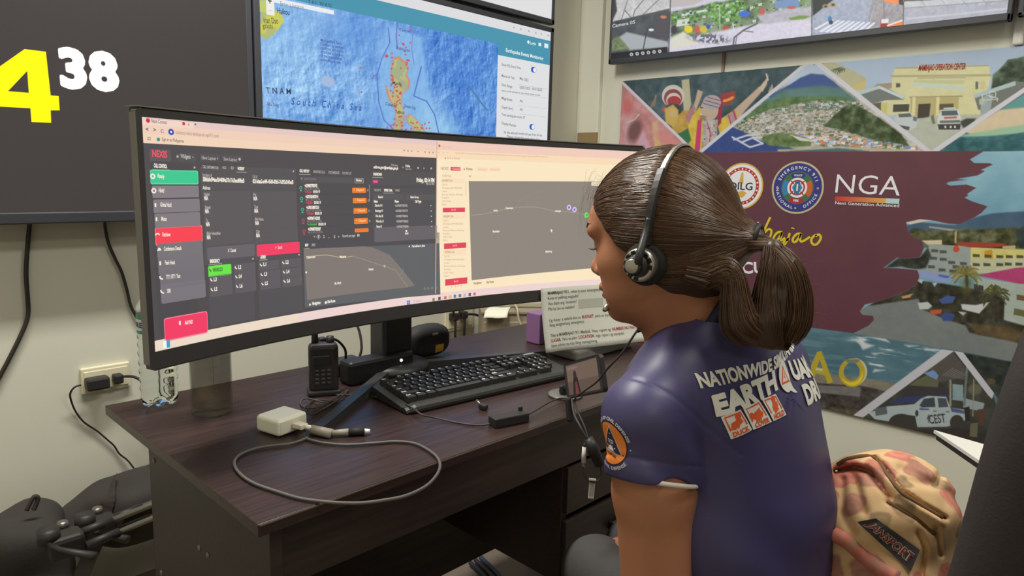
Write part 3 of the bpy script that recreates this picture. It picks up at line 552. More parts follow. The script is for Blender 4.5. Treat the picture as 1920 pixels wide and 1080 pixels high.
for x in (1711, 1756): F([(x, 182), (x+6, 182), (x+4, 222), (x-2, 222)], (214, 206, 160))
F([(1602, 176), (1650, 158), (1696, 182), (1694, 187), (1660, 188), (1620, 198)], (112, 118, 116)); F([(1602, 172), (1650, 160), (1650, 166), (1606, 180)], (176, 192, 196)); F([(1648, 160), (1696, 181), (1693, 186), (1648, 166)], (186, 204, 208)); F([(1640, 158), (1672, 155), (1672, 166), (1664, 166)], (160, 140, 120)); F([(1622, 196), (1652, 192), (1652, 214), (1640, 214)], (96, 92, 76)); F([(1652, 194), (1664, 192), (1662, 218), (1652, 218)], (196, 186, 120))
F([(1826, 178), (1900, 152), (1960, 158), (1960, 190), (1900, 205), (1834, 206)], (112, 116, 112)); F([(1824, 178), (1904, 152), (1904, 160), (1828, 184)], (168, 188, 194)); F([(1840, 182), (1862, 176), (1856, 216), (1838, 216)], TX((150, 164, 168), 0, 20)); F([(1836, 186), (1846, 184), (1846, 196), (1836, 196)], (176, 180, 160))
R.fill(oc*np.clip(R.mell((1861, 177), 7, 7)-R.mell((1861, 177), 5.6, 5.6), 0, 1), (206, 212, 216)); R.fill(oc*R.mline([(1842, 186), (1842, 176), (1870, 184), (1870, 190)], 1.4), (196, 204, 208)); R.fill(oc*R.mline([(1842, 188), (1872, 186)], 1.4), (196, 204, 208))
F([(1668, 232), (1760, 216), (1850, 214), (1800, 260), (1742, 288), (1700, 260)], TX((176, 180, 168), 10, 16), 3)
F([(1676, 224), (1684, 213), (1708, 211), (1714, 219), (1720, 226), (1718, 238), (1706, 244), (1688, 238)], (188, 196, 200)); F([(1684, 214), (1706, 212), (1710, 219), (1686, 220)], (90, 102, 104)); F([(1684, 234), (1706, 238), (1704, 244), (1690, 241)], (80, 84, 82)); F([(1712, 218), (1720, 220), (1718, 228), (1712, 226)], (110, 116, 116))
F([(1758, 222), (1764, 206), (1796, 205), (1802, 220), (1802, 240), (1792, 243), (1758, 242)], (204, 208, 208)); F([(1765, 208), (1794, 207), (1797, 216), (1766, 217)], (84, 98, 102)); F([(1762, 226), (1800, 225), (1800, 230), (1762, 231)], (110, 112, 110)); F([(1758, 233), (1802, 232), (1800, 243), (1760, 243)], (64, 66, 64)); F([(1769, 202), (1792, 201), (1792, 205), (1769, 205)], (190, 196, 200)); F([(1770, 219), (1794, 218), (1794, 222), (1770, 223)], (170, 110, 108))
for x in (1771, 1781, 1789): F([(x, 236), (x+3, 236), (x+3, 240), (x, 240)], (220, 222, 220))
F([(1800, 228), (1812, 222), (1830, 222), (1824, 236), (1806, 240)], (66, 70, 66), 3); F([(1745, 218), (1750, 214), (1754, 232), (1748, 232)], (110, 116, 84), 2)
# beach corner
bc = R.poly([(1750, 288), (1960, 150), (1960, 288)], TX((62, 112, 112), 20, 40)); F2 = lambda P_, c, ft=4: R.fill(bc*R.mpoly(P_, ft), c if not callable(c) else c(U, V)); F2([(1860, 204), (1960, 150), (1960, 204)], (96, 150, 150)); F2([(1810, 246), (1870, 206), (1960, 198), (1960, 232), (1880, 246), (1820, 252)], TX((206, 190, 162), 0, 16)); F2([(1790, 256), (1880, 240), (1960, 228), (1960, 240), (1880, 256)], (150, 186, 160)); F2([(1780, 262), (1960, 246), (1960, 288), (1750, 288)], TX((52, 96, 104), 10, 60))
for P_, w_ in (([(1162, 150), (1306, 289)], 5.5), ([(1310, 288), (1510, 120)], 6), ([(1532, 118), (1746, 288)], 9), ([(1746, 288), (1965, 138)], 9)): R.fill(top*R.mline(P_, w_), (200, 200, 210))
# maroon field and the brush edge photograph
R.poly([(1100, 288), (1480, 284.6), (2100, 282), (2100, 760), (1500, 612), (1300, 590), (1100, 580)], lambda U, V: (98, 60, 70)+k1*6)
edge = [(1844, 284), (1818.5, 299), (1826.6, 305.7), (1855, 306), (1862, 308.4), (1839, 319), (1847, 320.6), (1833, 329), (1794, 335.5), (1813, 337), (1779, 341), (1774, 345), (1782, 348), (1812, 346), (1830.7, 352), (1813, 364), (1816, 366), (1809, 371), (1822.5, 377.5), (1852, 387), (1840, 399), (1828, 407), (1799.5, 421), (1778, 419.5), (1752, 414), (1725, 411), (1699, 417), (1703, 432), (1710, 442.5), (1729, 453), (1733, 464), (1725, 482), (1698, 486), (1682, 483), (1657, 502), (1684, 503), (1720, 506), (1724, 517), (1720, 532), (1701, 545), (1660, 562), (1622, 571), (1612, 584), (1617, 590), (1637, 592), (1639, 600), (1628, 611), (1600, 625)]
ph = R.poly(edge+[(1640, 632), (1780, 655), (1960, 690), (2100, 720), (2100, 280)], lambda U, V: (128, 170, 190)+k1*(40, 34, 26)+np.clip((V[..., None]-340)/60, -1, 1)*(-10, -8, -6)); F3 = lambda P_, c, ft=1.3: R.fill(ph*R.mpoly(P_, ft), np.array(c, float) if not callable(c) else c(U, V))
F3([(1690, 426), (1720, 416), (1790, 422), (1826, 408), (1860, 400), (1920, 396), (2100, 390), (2100, 460), (1690, 460)], TX((70, 94, 118), 20, 8), 3); F3([(1700, 436), (1800, 430), (2100, 425), (2100, 460), (1690, 460)], TX((88, 108, 96), 20, 30), 4); F3([(1700, 440), (1712, 428), (1760, 434), (1820, 430), (1920, 426), (2100, 420), (2100, 470), (1720, 464)], TX((76, 78, 52), 30, 120), 4); F3([(1905, 430), (1930, 418), (2100, 410), (2100, 466), (1908, 460)], TX((48, 62, 60), 0, 40), 4)
F3([(1698, 417), (1725, 411), (1752, 413), (1730, 416), (1706, 421)], (204, 198, 180)); F3([(1742, 424), (1790, 430), (1784, 433), (1742, 427)], (168, 160, 138), 2); F3([(1790, 436), (1794, 431), (1793, 456), (1790, 456)], (196, 168, 110))
wl = TX((150, 160, 156), 0, 14); yw = TX((206, 196, 120), 0, 26)
F3([(1729, 452), (1766, 451), (1766, 459), (1820, 462), (1820, 520), (1810, 524), (1720, 506), (1733, 470), (1742, 462)], wl); F3([(1729, 451), (1766, 450), (1766, 458), (1740, 458)], (206, 194, 160)); F3([(1790, 458), (1800, 454), (1880, 456), (1890, 462), (1820, 464)], (160, 66, 52)); F3([(1820, 464), (1920, 468), (2100, 472), (2100, 508), (1820, 512)], yw); F3([(1820, 484), (2100, 488), (2100, 512), (1816, 512)], TX((186, 190, 160), 0, 20)); F3([(1880, 462), (1904, 460), (1904, 468), (1880, 466)], (190, 170, 130)); F3([(1846, 470), (1860, 468), (1862, 486), (1846, 484)], (196, 146, 50))
for (x, y) in ((1752, 470), (1768, 472), (1750, 484), (1768, 486), (1784, 492), (1806, 494), (1746, 500), (1766, 506), (1786, 508), (1792, 500), (1830, 479), (1852, 480), (1874, 481), (1892, 481), (1912, 481), (1830, 496), (1850, 496), (1874, 496), (1890, 495), (1910, 495)): F3([(x-6, y-3), (x+7, y-2), (x+7, y+3), (x-6, y+3)], (84, 78, 60) if x > 1820 else (82, 86, 84))
R.fill(ph*R.mell((1793, 467), 6, 6), (196, 74, 58)); F3([(1725, 482), (1740, 464), (1746, 480), (1736, 502), (1716, 506), (1690, 500), (1660, 502), (1684, 484)], TX((52, 56, 48), 0, 60), 4)
F3([(1830, 516), (1906, 502), (1935, 500), (1990, 520), (1990, 535), (1910, 532)], TX((176, 66, 116), 0, 16)); F3([(1826, 520), (1910, 532), (1990, 545), (1990, 640), (1880, 598), (1884, 560), (1830, 542)], TX((164, 176, 168), 0, 16)); F3([(1826, 532), (1844, 536), (1844, 546), (1826, 544)], (66, 64, 66)); F3([(1906, 552), (1930, 556), (1930, 566), (1906, 562)], (110, 88, 60)); F3([(1902, 578), (1930, 584), (1930, 596), (1900, 590)], (104, 104, 64)); F3([(1852, 538), (1866, 538), (1866, 546), (1852, 546)], (190, 150, 60))
F3([(1720, 508), (1730, 506), (1790, 520), (1772, 530), (1724, 520)], (140, 156, 200)); F3([(1760, 514), (1782, 518), (1776, 522), (1760, 518)], (72, 104, 190)); F3([(1684, 502), (1720, 505), (1730, 508), (1700, 506)], (150, 168, 180))
F3([(1640, 566), (1700, 545), (1722, 526), (1770, 532), (1830, 542), (1884, 560), (1882, 600), (1940, 616), (1960, 700), (1780, 655), (1600, 625), (1612, 584)], TX((58, 56, 46), 30, 60), 3)
F3([(1600, 627), (1608, 586), (1626, 574), (1680, 566), (1722, 560), (1730, 580), (1770, 598), (1810, 610), (1818, 624), (1900, 640), (1960, 668), (1960, 700), (1780, 656)], TX((122, 128, 128), 10, 10), 3); F3([(1816, 606), (1860, 610), (1900, 614), (1926, 630), (1900, 640), (1830, 626)], TX((96, 82, 58), 20, 40), 6)
for P_, c in (([(1721, 568), (1740, 566), (1748, 574), (1740, 580), (1724, 580)], (190, 196, 196)), ([(1760, 562), (1776, 554), (1792, 556), (1786, 568), (1766, 570)], (70, 92, 150)), ([(1744, 582), (1766, 580), (1764, 588), (1746, 590)], (196, 92, 62)), ([(1764, 590), (1774, 586), (1790, 590), (1786, 602), (1768, 602)], (62, 82, 140)), ([(1802, 570), (1830, 572), (1856, 566), (1836, 588), (1804, 580)], (196, 202, 204)), ([(1690, 556), (1712, 550), (1706, 558), (1692, 560)], (196, 150, 100)), ([(1716, 524), (1732, 524), (1728, 532)], (176, 190, 196)), ([(1748, 530), (1758, 530), (1752, 538)], (170, 190, 206)), ([(1796, 584), (1812, 586), (1806, 592)], (180, 184, 184))): F3(P_, c, 2)
for (cx, cy, r, dk) in ((1812, 520, 26, 0), (1866, 556, 26, 1)):
    R.fill(ph*R.mline([(cx, cy-10), (cx+2, cy+46)], 6, 2), (60, 52, 40))
    gp = np.random.default_rng(dk+3)
    for i in range(26):
        a = radians(150+i*9.5+gp.normal()*4); rr_ = r*(.75+.5*gp.random()); R.fill(ph*R.mline([(cx, cy-6), (cx+cos(a)*rr_*.6, cy-6+sin(a)*rr_*.6), (cx+cos(a)*rr_, cy-6+sin(a)*rr_*.7+5+gp.random()*9)], 2.2, 1.5), np.array((80, 82, 52) if dk else (124, 118, 66))*(.8+.4*gp.random()))
    R.fill(ph*R.mell((cx, cy+14), r*.45, r*.7, 0, 10)*.6, np.array((54, 56, 40) if dk else (86, 88, 50))+k2*90)
# shore, letters and rescue truck
sh = R.poly([(1400, 596), (1503, 612), (1602, 625), (1780, 655), (1960, 690), (2100, 720), (2100, 960), (1500, 800), (1400, 780)], lambda U, V: (82, 116, 130)+k1*30); F4 = lambda P_, c, ft=1.3: R.fill(sh*R.mpoly(P_, ft), np.array(c, float) if not callable(c) else c(U, V))
st = fbm((U*.35+V)*.05, (V-U*.15)*.16, 4); R.fill(sh*np.clip((st-.48)*2.2, 0, .5), (112, 148, 160)); R.fill(sh*np.clip((st-.64)*9, 0, 1)*R.mpoly([(1590, 620), (1780, 655), (1720, 700), (1620, 710)], 20), (206, 212, 218))
for P_ in ([(1608, 640), (1640, 648), (1618, 656)], [(1628, 632), (1660, 634), (1668, 642)], [(1696, 647), (1722, 648), (1704, 651)], [(1634, 662), (1650, 662), (1640, 666)], [(1640, 692), (1660, 694), (1636, 698)]): F4(P_, (200, 206, 214), 4)
F4([(1650, 630), (1658, 626), (1668, 636), (1652, 634)], (62, 54, 52)); F4([(1480, 684), (1560, 702), (1640, 712), (1690, 720), (1660, 740), (1480, 720)], TX((132, 126, 114), 10, 30), 4); F4([(1500, 716), (1620, 724), (1680, 738), (1640, 790), (1480, 760)], TX((72, 66, 64), 20, 60), 3); F4([(1530, 722), (1614, 726), (1612, 744), (1534, 736)], TX((118, 116, 114), 0, 30), 2); F4([(1500, 750), (1560, 764), (1620, 770), (1600, 790), (1500, 776)], TX((86, 82, 66), 20, 70), 4)
ye = (186, 166, 56); F4([(1514, 700), (1532, 660), (1540, 658), (1562, 716), (1552, 720), (1546, 704), (1530, 700), (1524, 712), (1512, 712)], ye); F4([(1532, 688), (1537, 674), (1543, 692)], (110, 124, 120)); F4([(1530, 690), (1543, 691), (1542, 696), (1529, 694)], (206, 200, 170))
R.fill(sh*np.clip(R.mell((1598, 699), 25, 27)-R.mell((1597, 697), 15, 17), 0, 1), ye); R.fill(sh*np.clip(R.mell((1601, 697), 25, 26)-R.mell((1597, 698), 25, 27), 0, 1), (206, 200, 160)); R.fill(sh*np.clip(R.mell((1598, 703), 20, 20)-R.mell((1596, 697), 20, 20), 0, 1), (226, 206, 60)); F4([(1584, 674), (1614, 674), (1606, 681), (1590, 681)], (120, 128, 120))
F4([(1480, 664), (1496, 662), (1500, 712), (1488, 712)], ye)
tr = R.poly([(1600, 782), (1775, 658), (1792, 662), (1862, 740), (1900, 860), (1760, 830)], TX((66, 68, 62), 20, 30), 2); F5 = lambda P_, c, ft=1.2: R.fill(tr*R.mpoly(P_, ft), np.array(c, float) if not callable(c) else c(U, V))
F5([(1740, 690), (1788, 662), (1818, 700), (1790, 712), (1760, 716)], TX((88, 84, 80), 0, 10))
for i in range(8): R.fill(tr*R.mline([(1768+i*5, 704+i), (1788+i*4, 690+i*2)], 1), (140, 136, 132))
F5([(1720, 712), (1756, 694), (1760, 716), (1758, 730), (1700, 726)], TX((104, 106, 84), 20, 10)); F5([(1732, 700), (1750, 694), (1760, 704), (1756, 712)], (120, 150, 200)); F5([(1700, 722), (1780, 728), (1780, 750), (1690, 745)], (66, 62, 66)); F5([(1694, 745), (1780, 740), (1776, 752), (1660, 756)], (60, 68, 112)); F5([(1786, 720), (1806, 722), (1806, 752), (1786, 750)], TX((140, 160, 170), 0, 20)); F5([(1806, 746), (1846, 756), (1842, 772), (1806, 764)], (150, 164, 170)); R.fill(tr*R.mline([(1782, 714), (1782, 760)], 4), (150, 146, 120)); R.fill(tr*R.mline([(1813, 690), (1808, 760)], 4), (110, 124, 122)); R.fill(tr*R.mell((1828, 730), 13, 10, 0, 3), (104, 104, 88)); R.fill(tr*R.mline([(1826, 712), (1824, 780)], 2), (150, 146, 130))
F5([(1628, 774), (1664, 762), (1714, 758), (1726, 748), (1740, 742), (1774, 744), (1782, 764), (1808, 768), (1810, 788), (1776, 800), (1720, 801), (1716, 780), (1690, 776), (1666, 790), (1640, 786)], TX((172, 184, 188), 0, 8)); F5([(1724, 760), (1732, 748), (1752, 745), (1754, 763), (1728, 764)], (70, 76, 84)); F5([(1758, 746), (1774, 747), (1778, 763), (1760, 764)], (78, 86, 96)); F5([(1640, 766), (1662, 762), (1664, 776), (1642, 780)], (96, 104, 108)); F5([(1782, 764), (1808, 770), (1808, 776), (1784, 772)], (84, 94, 140)); F5([(1724, 765), (1742, 766), (1742, 769), (1724, 769)], (90, 98, 140))
R.fill(tr*R.mell((1692, 795), 26, 19, 8), (66, 64, 60)); R.fill(tr*R.mell((1794, 792), 13, 14, 8), (66, 64, 60)); R.fill(tr*R.mell((1719, 775), 3, 6), (64, 66, 68)); F5([(1750, 770), (1756, 770), (1756, 772), (1750, 772)], (90, 94, 100)); F5([(1774, 771), (1780, 771), (1780, 773), (1774, 773)], (90, 94, 100)); F5([(1737, 786), (1741, 776), (1745, 786)], (90, 98, 96)); R.fill(tr*R.mline([(1741, 786), (1741, 792)], 2), (100, 104, 104))
F5([(1640, 798), (1720, 806), (1800, 802), (1862, 820), (1862, 862), (1700, 830)], TX((58, 54, 52), 0, 10), 2); F5([(1808, 764), (1818, 762), (1818, 790), (1810, 790)], (54, 48, 48)); F5([(1832, 768), (1846, 766), (1846, 796), (1836, 800)], (92, 66, 58)); F5([(1820, 794), (1834, 792), (1832, 820), (1818, 818)], (108, 104, 86))
dg = R.poly([(1786, 658), (1960, 690), (2100, 720), (2100, 960), (1900, 860), (1870, 745)], TX((52, 58, 54), 20, 40), 3); R.ell((1858, 715), 8, 6, (90, 84, 62), 0, 4)
R.poly([(1598, 780), (1766, 655), (1789, 658), (1618, 783)], (196, 196, 206)); R.poly([(1789, 658), (1806, 661), (1864, 737), (1860, 748), (1852, 740)], (196, 196, 206))
R.gain = MURAL_GAIN
mural = R.build('wall_mural', mat('mural_vinyl', (200, 200, 200), rough=.42, spec=.35, attr='picture')); tag(mural, 'wide printed mural with maroon band, round seals and local photographs on the right wall', 'mural')
mural.modifiers.new('thickness', 'SOLIDIFY').thickness = .004
# lettering and seals
class Wall(Print): pass
SGN = -1
def planeM(s, t, h): return (XM-.0012-h*.00003, -s, t)     # s = -y so that text reads left to right
p = Print(planeM); wp = lambda x, y: (lambda a: (-a[1], a[2]))(hit(x, y, 0, XM))
def pm(c): return mat('ink_%02x%02x%02x' % c, tuple(min(255, int(v)) for v in c), rough=.45, var=.03, spec=.35)
W1, GOLD, RED, BLU, GRN, YEL = pm((226, 224, 228)), pm((206, 166, 76)), pm((176, 44, 56)), pm((56, 58, 128)), pm((70, 108, 78)), pm((214, 190, 52))
p.text('NGA', wp(1566, 361), wp(1687, 367), W1, h=.068, bold=-.004)
a, b = wp(1566, 372), wp(1687, 372); t0 = wp(1566, 368)[1]; t1 = wp(1566, 377)[1]; Ln = b[0]-a[0]
for i in range(16): f = i/16*.8; c = (int(190+f*30), int(66+f*130), int(62+f*30)); p.rect((a[0]+Ln*f, t0), (a[0]+Ln*(f+.0505), t1), pm(c), lift=6)
p.rect((a[0]+Ln*.8, t0), (b[0], t1), pm((176, 206, 214)), lift=6)
p.text('Next Generation Advanced', wp(1566, 383), wp(1686, 388.5), W1, h=.0115, bold=.008)
def seal_ring(c, r):
    p.disc(c, r, GOLD, 64); p.disc(c, r*.95, W1, 64)
p.build('logo', mural); p = Print(planeM); c = wp(1390, 349); r = wp(1430, 349)[0]-c[0]; p.disc(c, r*1.04, GOLD, 64); p.disc(c, r*.97, W1, 64); p.ring(c, r*.70, r*.84, RED)
for i in range(28): a_ = 2*pi*i/28; p.disc((c[0]+cos(a_)*r*.77, c[1]+sin(a_)*r*.77), r*.052, W1 if i % 2 else GOLD, 4)
p.disc(c, r*.69, W1, 48); p.poly([(c[0]+x*r, c[1]+y*r) for x, y in ((-.12, .12), (-.02, .6), (.06, .62), (.1, .12))], GOLD); p.poly([(c[0]+x*r, c[1]+y*r) for x, y in ((-.3, -.3), (.1, -.2), (.3, -.3), (.1, -.52), (-.1, -.5))], GOLD); p.text('DILG', (c[0]-.55*r, c[1]-.16*r), (c[0]+.55*r, c[1]-.16*r), pm((50, 50, 56)), h=.34*r, bold=.02)
p.build('round_seal', mural); p = Print(planeM); c = wp(1495, 352); r = wp(1545, 352)[0]-c[0]; p.disc(c, r, pm((190, 180, 140)), 72); p.disc(c, r*.93, BLU, 72); p.disc(c, r*.63, GRN, 64)
p.arc('EMERGENCY 911', c, r*.71, 90, W1, r*.125, bold=.012, sp=1.45); p.arc('NATIONAL', c, r*.71, 222, W1, r*.115, bold=.012, flip=True, sp=1.35); p.arc('OFFICE', c, r*.71, 318, W1, r*.115, bold=.012, flip=True, sp=1.35)
for a_ in (180, 270, 0): p.disc((c[0]+cos(radians(a_))*r*.78, c[1]+sin(radians(a_))*r*.78), r*.045, GOLD, 5)
p.ring(c, r*.36, r*.58, pm((64, 128, 176)), 20, a0=150, a1=215); p.ring(c, r*.36, r*.58, pm((196, 96, 56)), 20, a0=-35, a1=30); p.ring(c, r*.42, r*.6, RED, 20, a0=240, a1=300); p.ring(c, r*.4, r*.58, BLU, 20, a0=60, a1=120)
p.disc(c, r*.38, W1, 40); p.ring(c, r*.24, r*.3, RED); p.disc(c, r*.2, pm((60, 130, 170)), 6); p.rect((c[0]-r*.1, c[1]-r*.26), (c[0]+r*.1, c[1]+r*.26), pm((58, 110, 150))); p.rect((c[0]-r*.03, c[1]-r*.12), (c[0]+r*.03, c[1]+r*.14), W1)
for k in range(4): a_ = radians(45+90*k); p.line([(c[0]+cos(a_)*r*.2, c[1]+sin(a_)*r*.2), (c[0]+cos(a_)*r*.37, c[1]+sin(a_)*r*.37)], r*.05, RED)
p.text('FIRE', (c[0]-r*.1, c[1]-r*.53), (c[0]+r*.1, c[1]-r*.53), W1, bold=.03); p.text('POLICE', (c[0]-r*.15, c[1]+r*.44), (c[0]+r*.15, c[1]+r*.44), W1, bold=.03)
p.build('round_seal', mural); p = Print(planeM)
# brush script
zz = lambda P_: [(1400+x/3.692, 280+y/3.692) for x, y in P_]
for st_ in ([(1340, 462), (1350, 430), (1356, 452), (1366, 428), (1370, 455), (1382, 440), (1390, 452), (1398, 440), (1404, 452)], zz([(165, 470), (130, 545), (106, 612), (84, 618)]), zz([(106, 612), (128, 575), (155, 552), (172, 565), (165, 600), (140, 630), (115, 632), (106, 612)]), zz([(244, 572), (215, 576), (190, 606), (188, 632), (206, 634), (230, 606), (246, 574), (238, 610), (242, 630), (268, 612)]), zz([(300, 580), (286, 620), (266, 656), (254, 650), (270, 632), (300, 618)]), zz([(322, 542), (320, 550)]), zz([(376, 582), (346, 588), (322, 616), (322, 638), (340, 640), (362, 612), (378, 584), (370, 618), (378, 638), (402, 630), (440, 605)]), zz([(484, 590), (458, 608), (448, 636), (466, 660), (494, 650), (514, 614), (506, 592), (490, 592), (478, 604)])):
    pts = [v[:2] for v in spline([(*wp(*a_), 0) for a_ in st_], 5)] if len(st_) > 2 else [wp(*a_) for a_ in st_]; p.line(pts, .0085 if len(st_) > 2 else .012, YEL, lift=8)
p.build('script_lettering', mural); p = Print(planeM)
p.text('RESCUE', wp(1345, 512), wp(1452, 512), W1, h=.045, bold=.03)
p.build('lettering', mural); p = Print(planeM); p.text('MAMBAJAO OPERATION CENTER', wp(1722, 132.5), wp(1810, 129.5), pm((160, 56, 58)), h=.019, bold=.02); p.build('lettering', mural); p = Print(planeM); p.text('CEST', wp(1744, 794), wp(1776, 791), pm((74, 80, 84)), h=.030, shear=.2, bold=.01)
p.build('lettering', mural)

# ================================================================== curved monitor
MR, MCX, MCY = 1.8, .856, -.66               # screen is a piece of a cylinder, radius and axis
MZ0, MZ1 = CZ-.271, CZ+.066
MA0 = atan2(CAM[1]-MCY+1.068, .352-MCX); MA1 = atan2(1.017-MCY, 1.511-MCX)
ML = MR*(MA0-MA1)
def mon(s, t, h=0): a = MA0-s/MR; r = MR-h; return (MCX+r*cos(a), MCY+r*sin(a), MZ0+t)
def ms(x, y):                                # photo pixel -> (s, t) on the screen
    d = ray(x, y); a = d[0]**2+d[1]**2; b = -2*(d[0]*MCX+d[1]*MCY); c = MCX**2+MCY**2-MR**2; t = (-b+sqrt(max(b*b-4*a*c, 0)))/(2*a); P = CAM+d*t
    return np.array((MR*(MA0-atan2(P[1]-MCY, P[0]-MCX)), P[2]-MZ0))
monitor = thing('curved_monitor', 'very wide curved monitor on the desk showing dark call panel and map', 'monitor')
MH = MZ1-MZ0; monitor.location = (.90, 1.30, .75)
def mchild(o): o.parent = monitor; o.location = -monitor.location; return o
BZ = mat('monitor_bezel', (66, 65, 66), rough=.38, var=.03); BZ2 = mat('monitor_rim', (128, 126, 122), rough=.35, metal=.2)
def sweep(prof, s0, s1, m, n=60):            # profile (t, h) swept along the curve
    V = []; k = len(prof)
    for i in range(n+1): V += [mon(s0+(s1-s0)*i/n, t, h) for t, h in prof]
    F = [(i*k+j, i*k+(j+1) % k, (i+1)*k+(j+1) % k, (i+1)*k+j) for i in range(n) for j in range(k)]; F += [tuple(range(k))[::-1], tuple(n*k+j for j in range(k))]
    return V, F
b = MB()
for prof, s0, s1 in (([(MH, .003), (MH+.010, .003), (MH+.013, 0), (MH+.013, -.02), (MH, -.02)], -.003, ML+.003), ([(0, .003), (-.026, .003), (-.029, 0), (-.029, -.02), (0, -.02)], 0, ML)) if 1 else ():
    b.add(*sweep(prof, s0, s1, BZ), BZ)
for sg in (0, 1):                            # side strips with rounded corners
    V = []; F = []; r_ = .0125
    for i in range(9):
        d_ = .0095*i/8; cut_ = r_-sqrt(max(0, r_*r_-max(0, r_-d_)**2)); s_ = -.0095+d_ if sg == 0 else ML+.0095-d_
        V += [mon(s_, t_, h_) for t_, h_ in ((-.029+cut_, .003), (MH+.013-cut_*.6, .003), (MH+.013-cut_*.6, -.008), (-.029+cut_, -.008))]
    F = [(i*4+j, i*4+(j+1) % 4, i*4+4+(j+1) % 4, i*4+4+j) for i in range(8) for j in range(4)]+[(0, 1, 2, 3), (35, 34, 33, 32)]; b.add(V, F, BZ)
mchild(b.build('bezel'))
b = MB(); b.add(*sweep([(MH+.0135, .0035), (MH+.0155, .0035), (MH+.0155, -.022), (MH+.0135, -.022)], -.007, ML+.007, BZ2), BZ2); b.add(*sweep([(-.018, .0035), (MH+.006, .0035), (MH+.006, -.009), (-.018, -.009)], -.0110, -.0097, BZ2, 1), BZ2); mchild(b.build('rim'))
b = MB(); b.add(*sweep([(-.026, -.010), (MH+.010, -.010), (MH-.02, -.030), (.06, -.055), (0, -.035)], .03, ML-.03, BEZD), BEZD); mchild(b.build('back_housing'))
NK = mat('stand_metal', (60, 61, 62), rough=.35, metal=.3); NK2 = mat('stand_black', (30, 29, 30), rough=.45)
b = MB(); b.box((.925, 1.262, .90), (.085, .03, .28), NK2, .006); b.box((.876, 1.250, .90), (.012, .05, .28), NK, .004); b.box((.925, 1.215, 1.08), (.10, .09, .10), NK2, .01); mchild(b.build('stand_neck'))
b = MB(); b.lathe([(0, 0), (.085, 0), (.085, .018), (.06, .026), (0, .028)], NK2, (.925, 1.27, .7505), 36); mchild(b.build('stand_hub'))
def leg(a, c, w=.023, h=.013):
    a, c = Vector(a), Vector(c); d = (c-a).normalized(); n = Vector((-d.y, d.x, 0)); b = MB()
    V = []
    for p, ww, hh in ((a, w*1.15, h*1.5), (c, w, h)):
        for q in ((-ww/2, 0), (ww/2, 0), (ww*.42, hh), (-ww*.42, hh)): V.append(p+n*q[0]+Vector((0, 0, q[1])))
    b.add(V, [(0, 1, 2, 3), (4, 5, 6, 7), (0, 1, 5, 4), (1, 2, 6, 5), (2, 3, 7, 6), (3, 0, 4, 7)], NK); return mchild(b.build('stand_leg'))
mchild(MB().box((.868, 1.243, .776), (.17, .046, .051), NK2, .008).build('stand_base')); leg((.90, 1.24, .7505), (.588, 1.025, .7505)); leg((.96, 1.24, .7505), (1.30, 1.13, .7505))
b = MB(); b.lathe([(0, 0), (.0035, 0), (.003, .002), (0, .003)], glow((255, 255, 255), 1.5), n=12, M=frame((.915, 1.2197, .786), (1, 0, 0), (0, 0, 1))); mchild(b.build('power_light'))

# ---- what the screen shows
MC = .04
def monf(s, t, h):                           # the same surface in facets, so that layers stay parallel
    k = math.floor(s/MC+1e-6); f = s/MC-k; a = Vector(mon(k*MC, t, h)); c = Vector(mon((k+1)*MC, t, h)); return a+(c-a)*f
p = Print(lambda s, t, h: monf(s, t, .0012+h*.00005), cell=(MC, 0)); G = glow
def L(n): p.lay = n
BG, PANEL, PAN2, LN = G((84, 80, 82)), G((96, 92, 95)), G((88, 86, 88)), G((72, 70, 73))
W_, GR, DIM = G((250, 240, 226)), G((190, 182, 178)), G((150, 146, 148))
p.rect((0, 0), (ML, MH), BG, 0)
s_div = ms(818, 400)[0]; s_div2 = ms(824, 420)[0]
zt = lambda x, y: ms(x, y)[1]
tb = [zt(299, 637), zt(267, 268), zt(266, 250), zt(264, 232)]
p.rect((0, 0), (ML, tb[0]), G((242, 216, 212)), 1); p.rect((0, 0), (ms(560, 600)[0], tb[0]), G((240, 222, 202)), 2)
p.rect((0, tb[1]), (s_div, MH), G((246, 216, 190)), 1); p.rect((0, tb[2]), (s_div, MH), G((244, 210, 190)), 2); p.rect((0, tb[3]), (s_div, MH), G((232, 204, 200)), 3); p.rect((0, tb[3]-.001), (ms(362, 235)[0], MH-.002), G((246, 218, 204)), 4)
p.rect((s_div-.002, tb[0]), (s_div, MH), G((214, 180, 160)), 5)
# second window
YL = (255, 238, 200); p.rect((s_div, tb[0]), (ML, MH), G((254, 234, 198)), 1); z2 = zt(1000, 307); p.rect((s_div, zt(820, 296)), (ML, MH), G((252, 224, 188)), 2); p.rect((s_div, zt(820, 281)), (ML, MH), G((244, 208, 192)), 3)
p.rect((s_div, tb[0]), (ms(828, 400)[0], zt(826, 300)), G((255, 236, 206)), 2)
def box(a, c, m, lay=6, r=.12):
    a, c = ms(*a), ms(*c)
    if lay < 5: c[1] = max(c[1], tb[0]+.004)
    p.rr(a, c, m, r, lay)
def tx(s, a, c, m=W_, h=.006, bold=.03, lay=9, shear=0): p.text(s, ms(*a), ms(*c), m, h=h, bold=bold, lift=lay, shear=shear)
def dot(x, y, r, m, lay=9, n=14): p.disc(ms(x, y), r, m, n, lay)
dk = G((110, 96, 92))
dot(276, 226, .0032, G((214, 50, 66))); tx('Nexis Connect', (282, 229.5), (312, 233), dk, h=.0055, bold=.01); dot(343, 232, .0026, G((214, 70, 76))); tx('x', (351, 235), (354, 235.3), dk, h=.004); tx('+', (363, 236), (367, 236.4), dk, h=.005)
for x, y, s in ((274, 246, '<'), (288, 247, '>')): tx(s, (x-2, y), (x+3, y+.4), dk, h=.006)
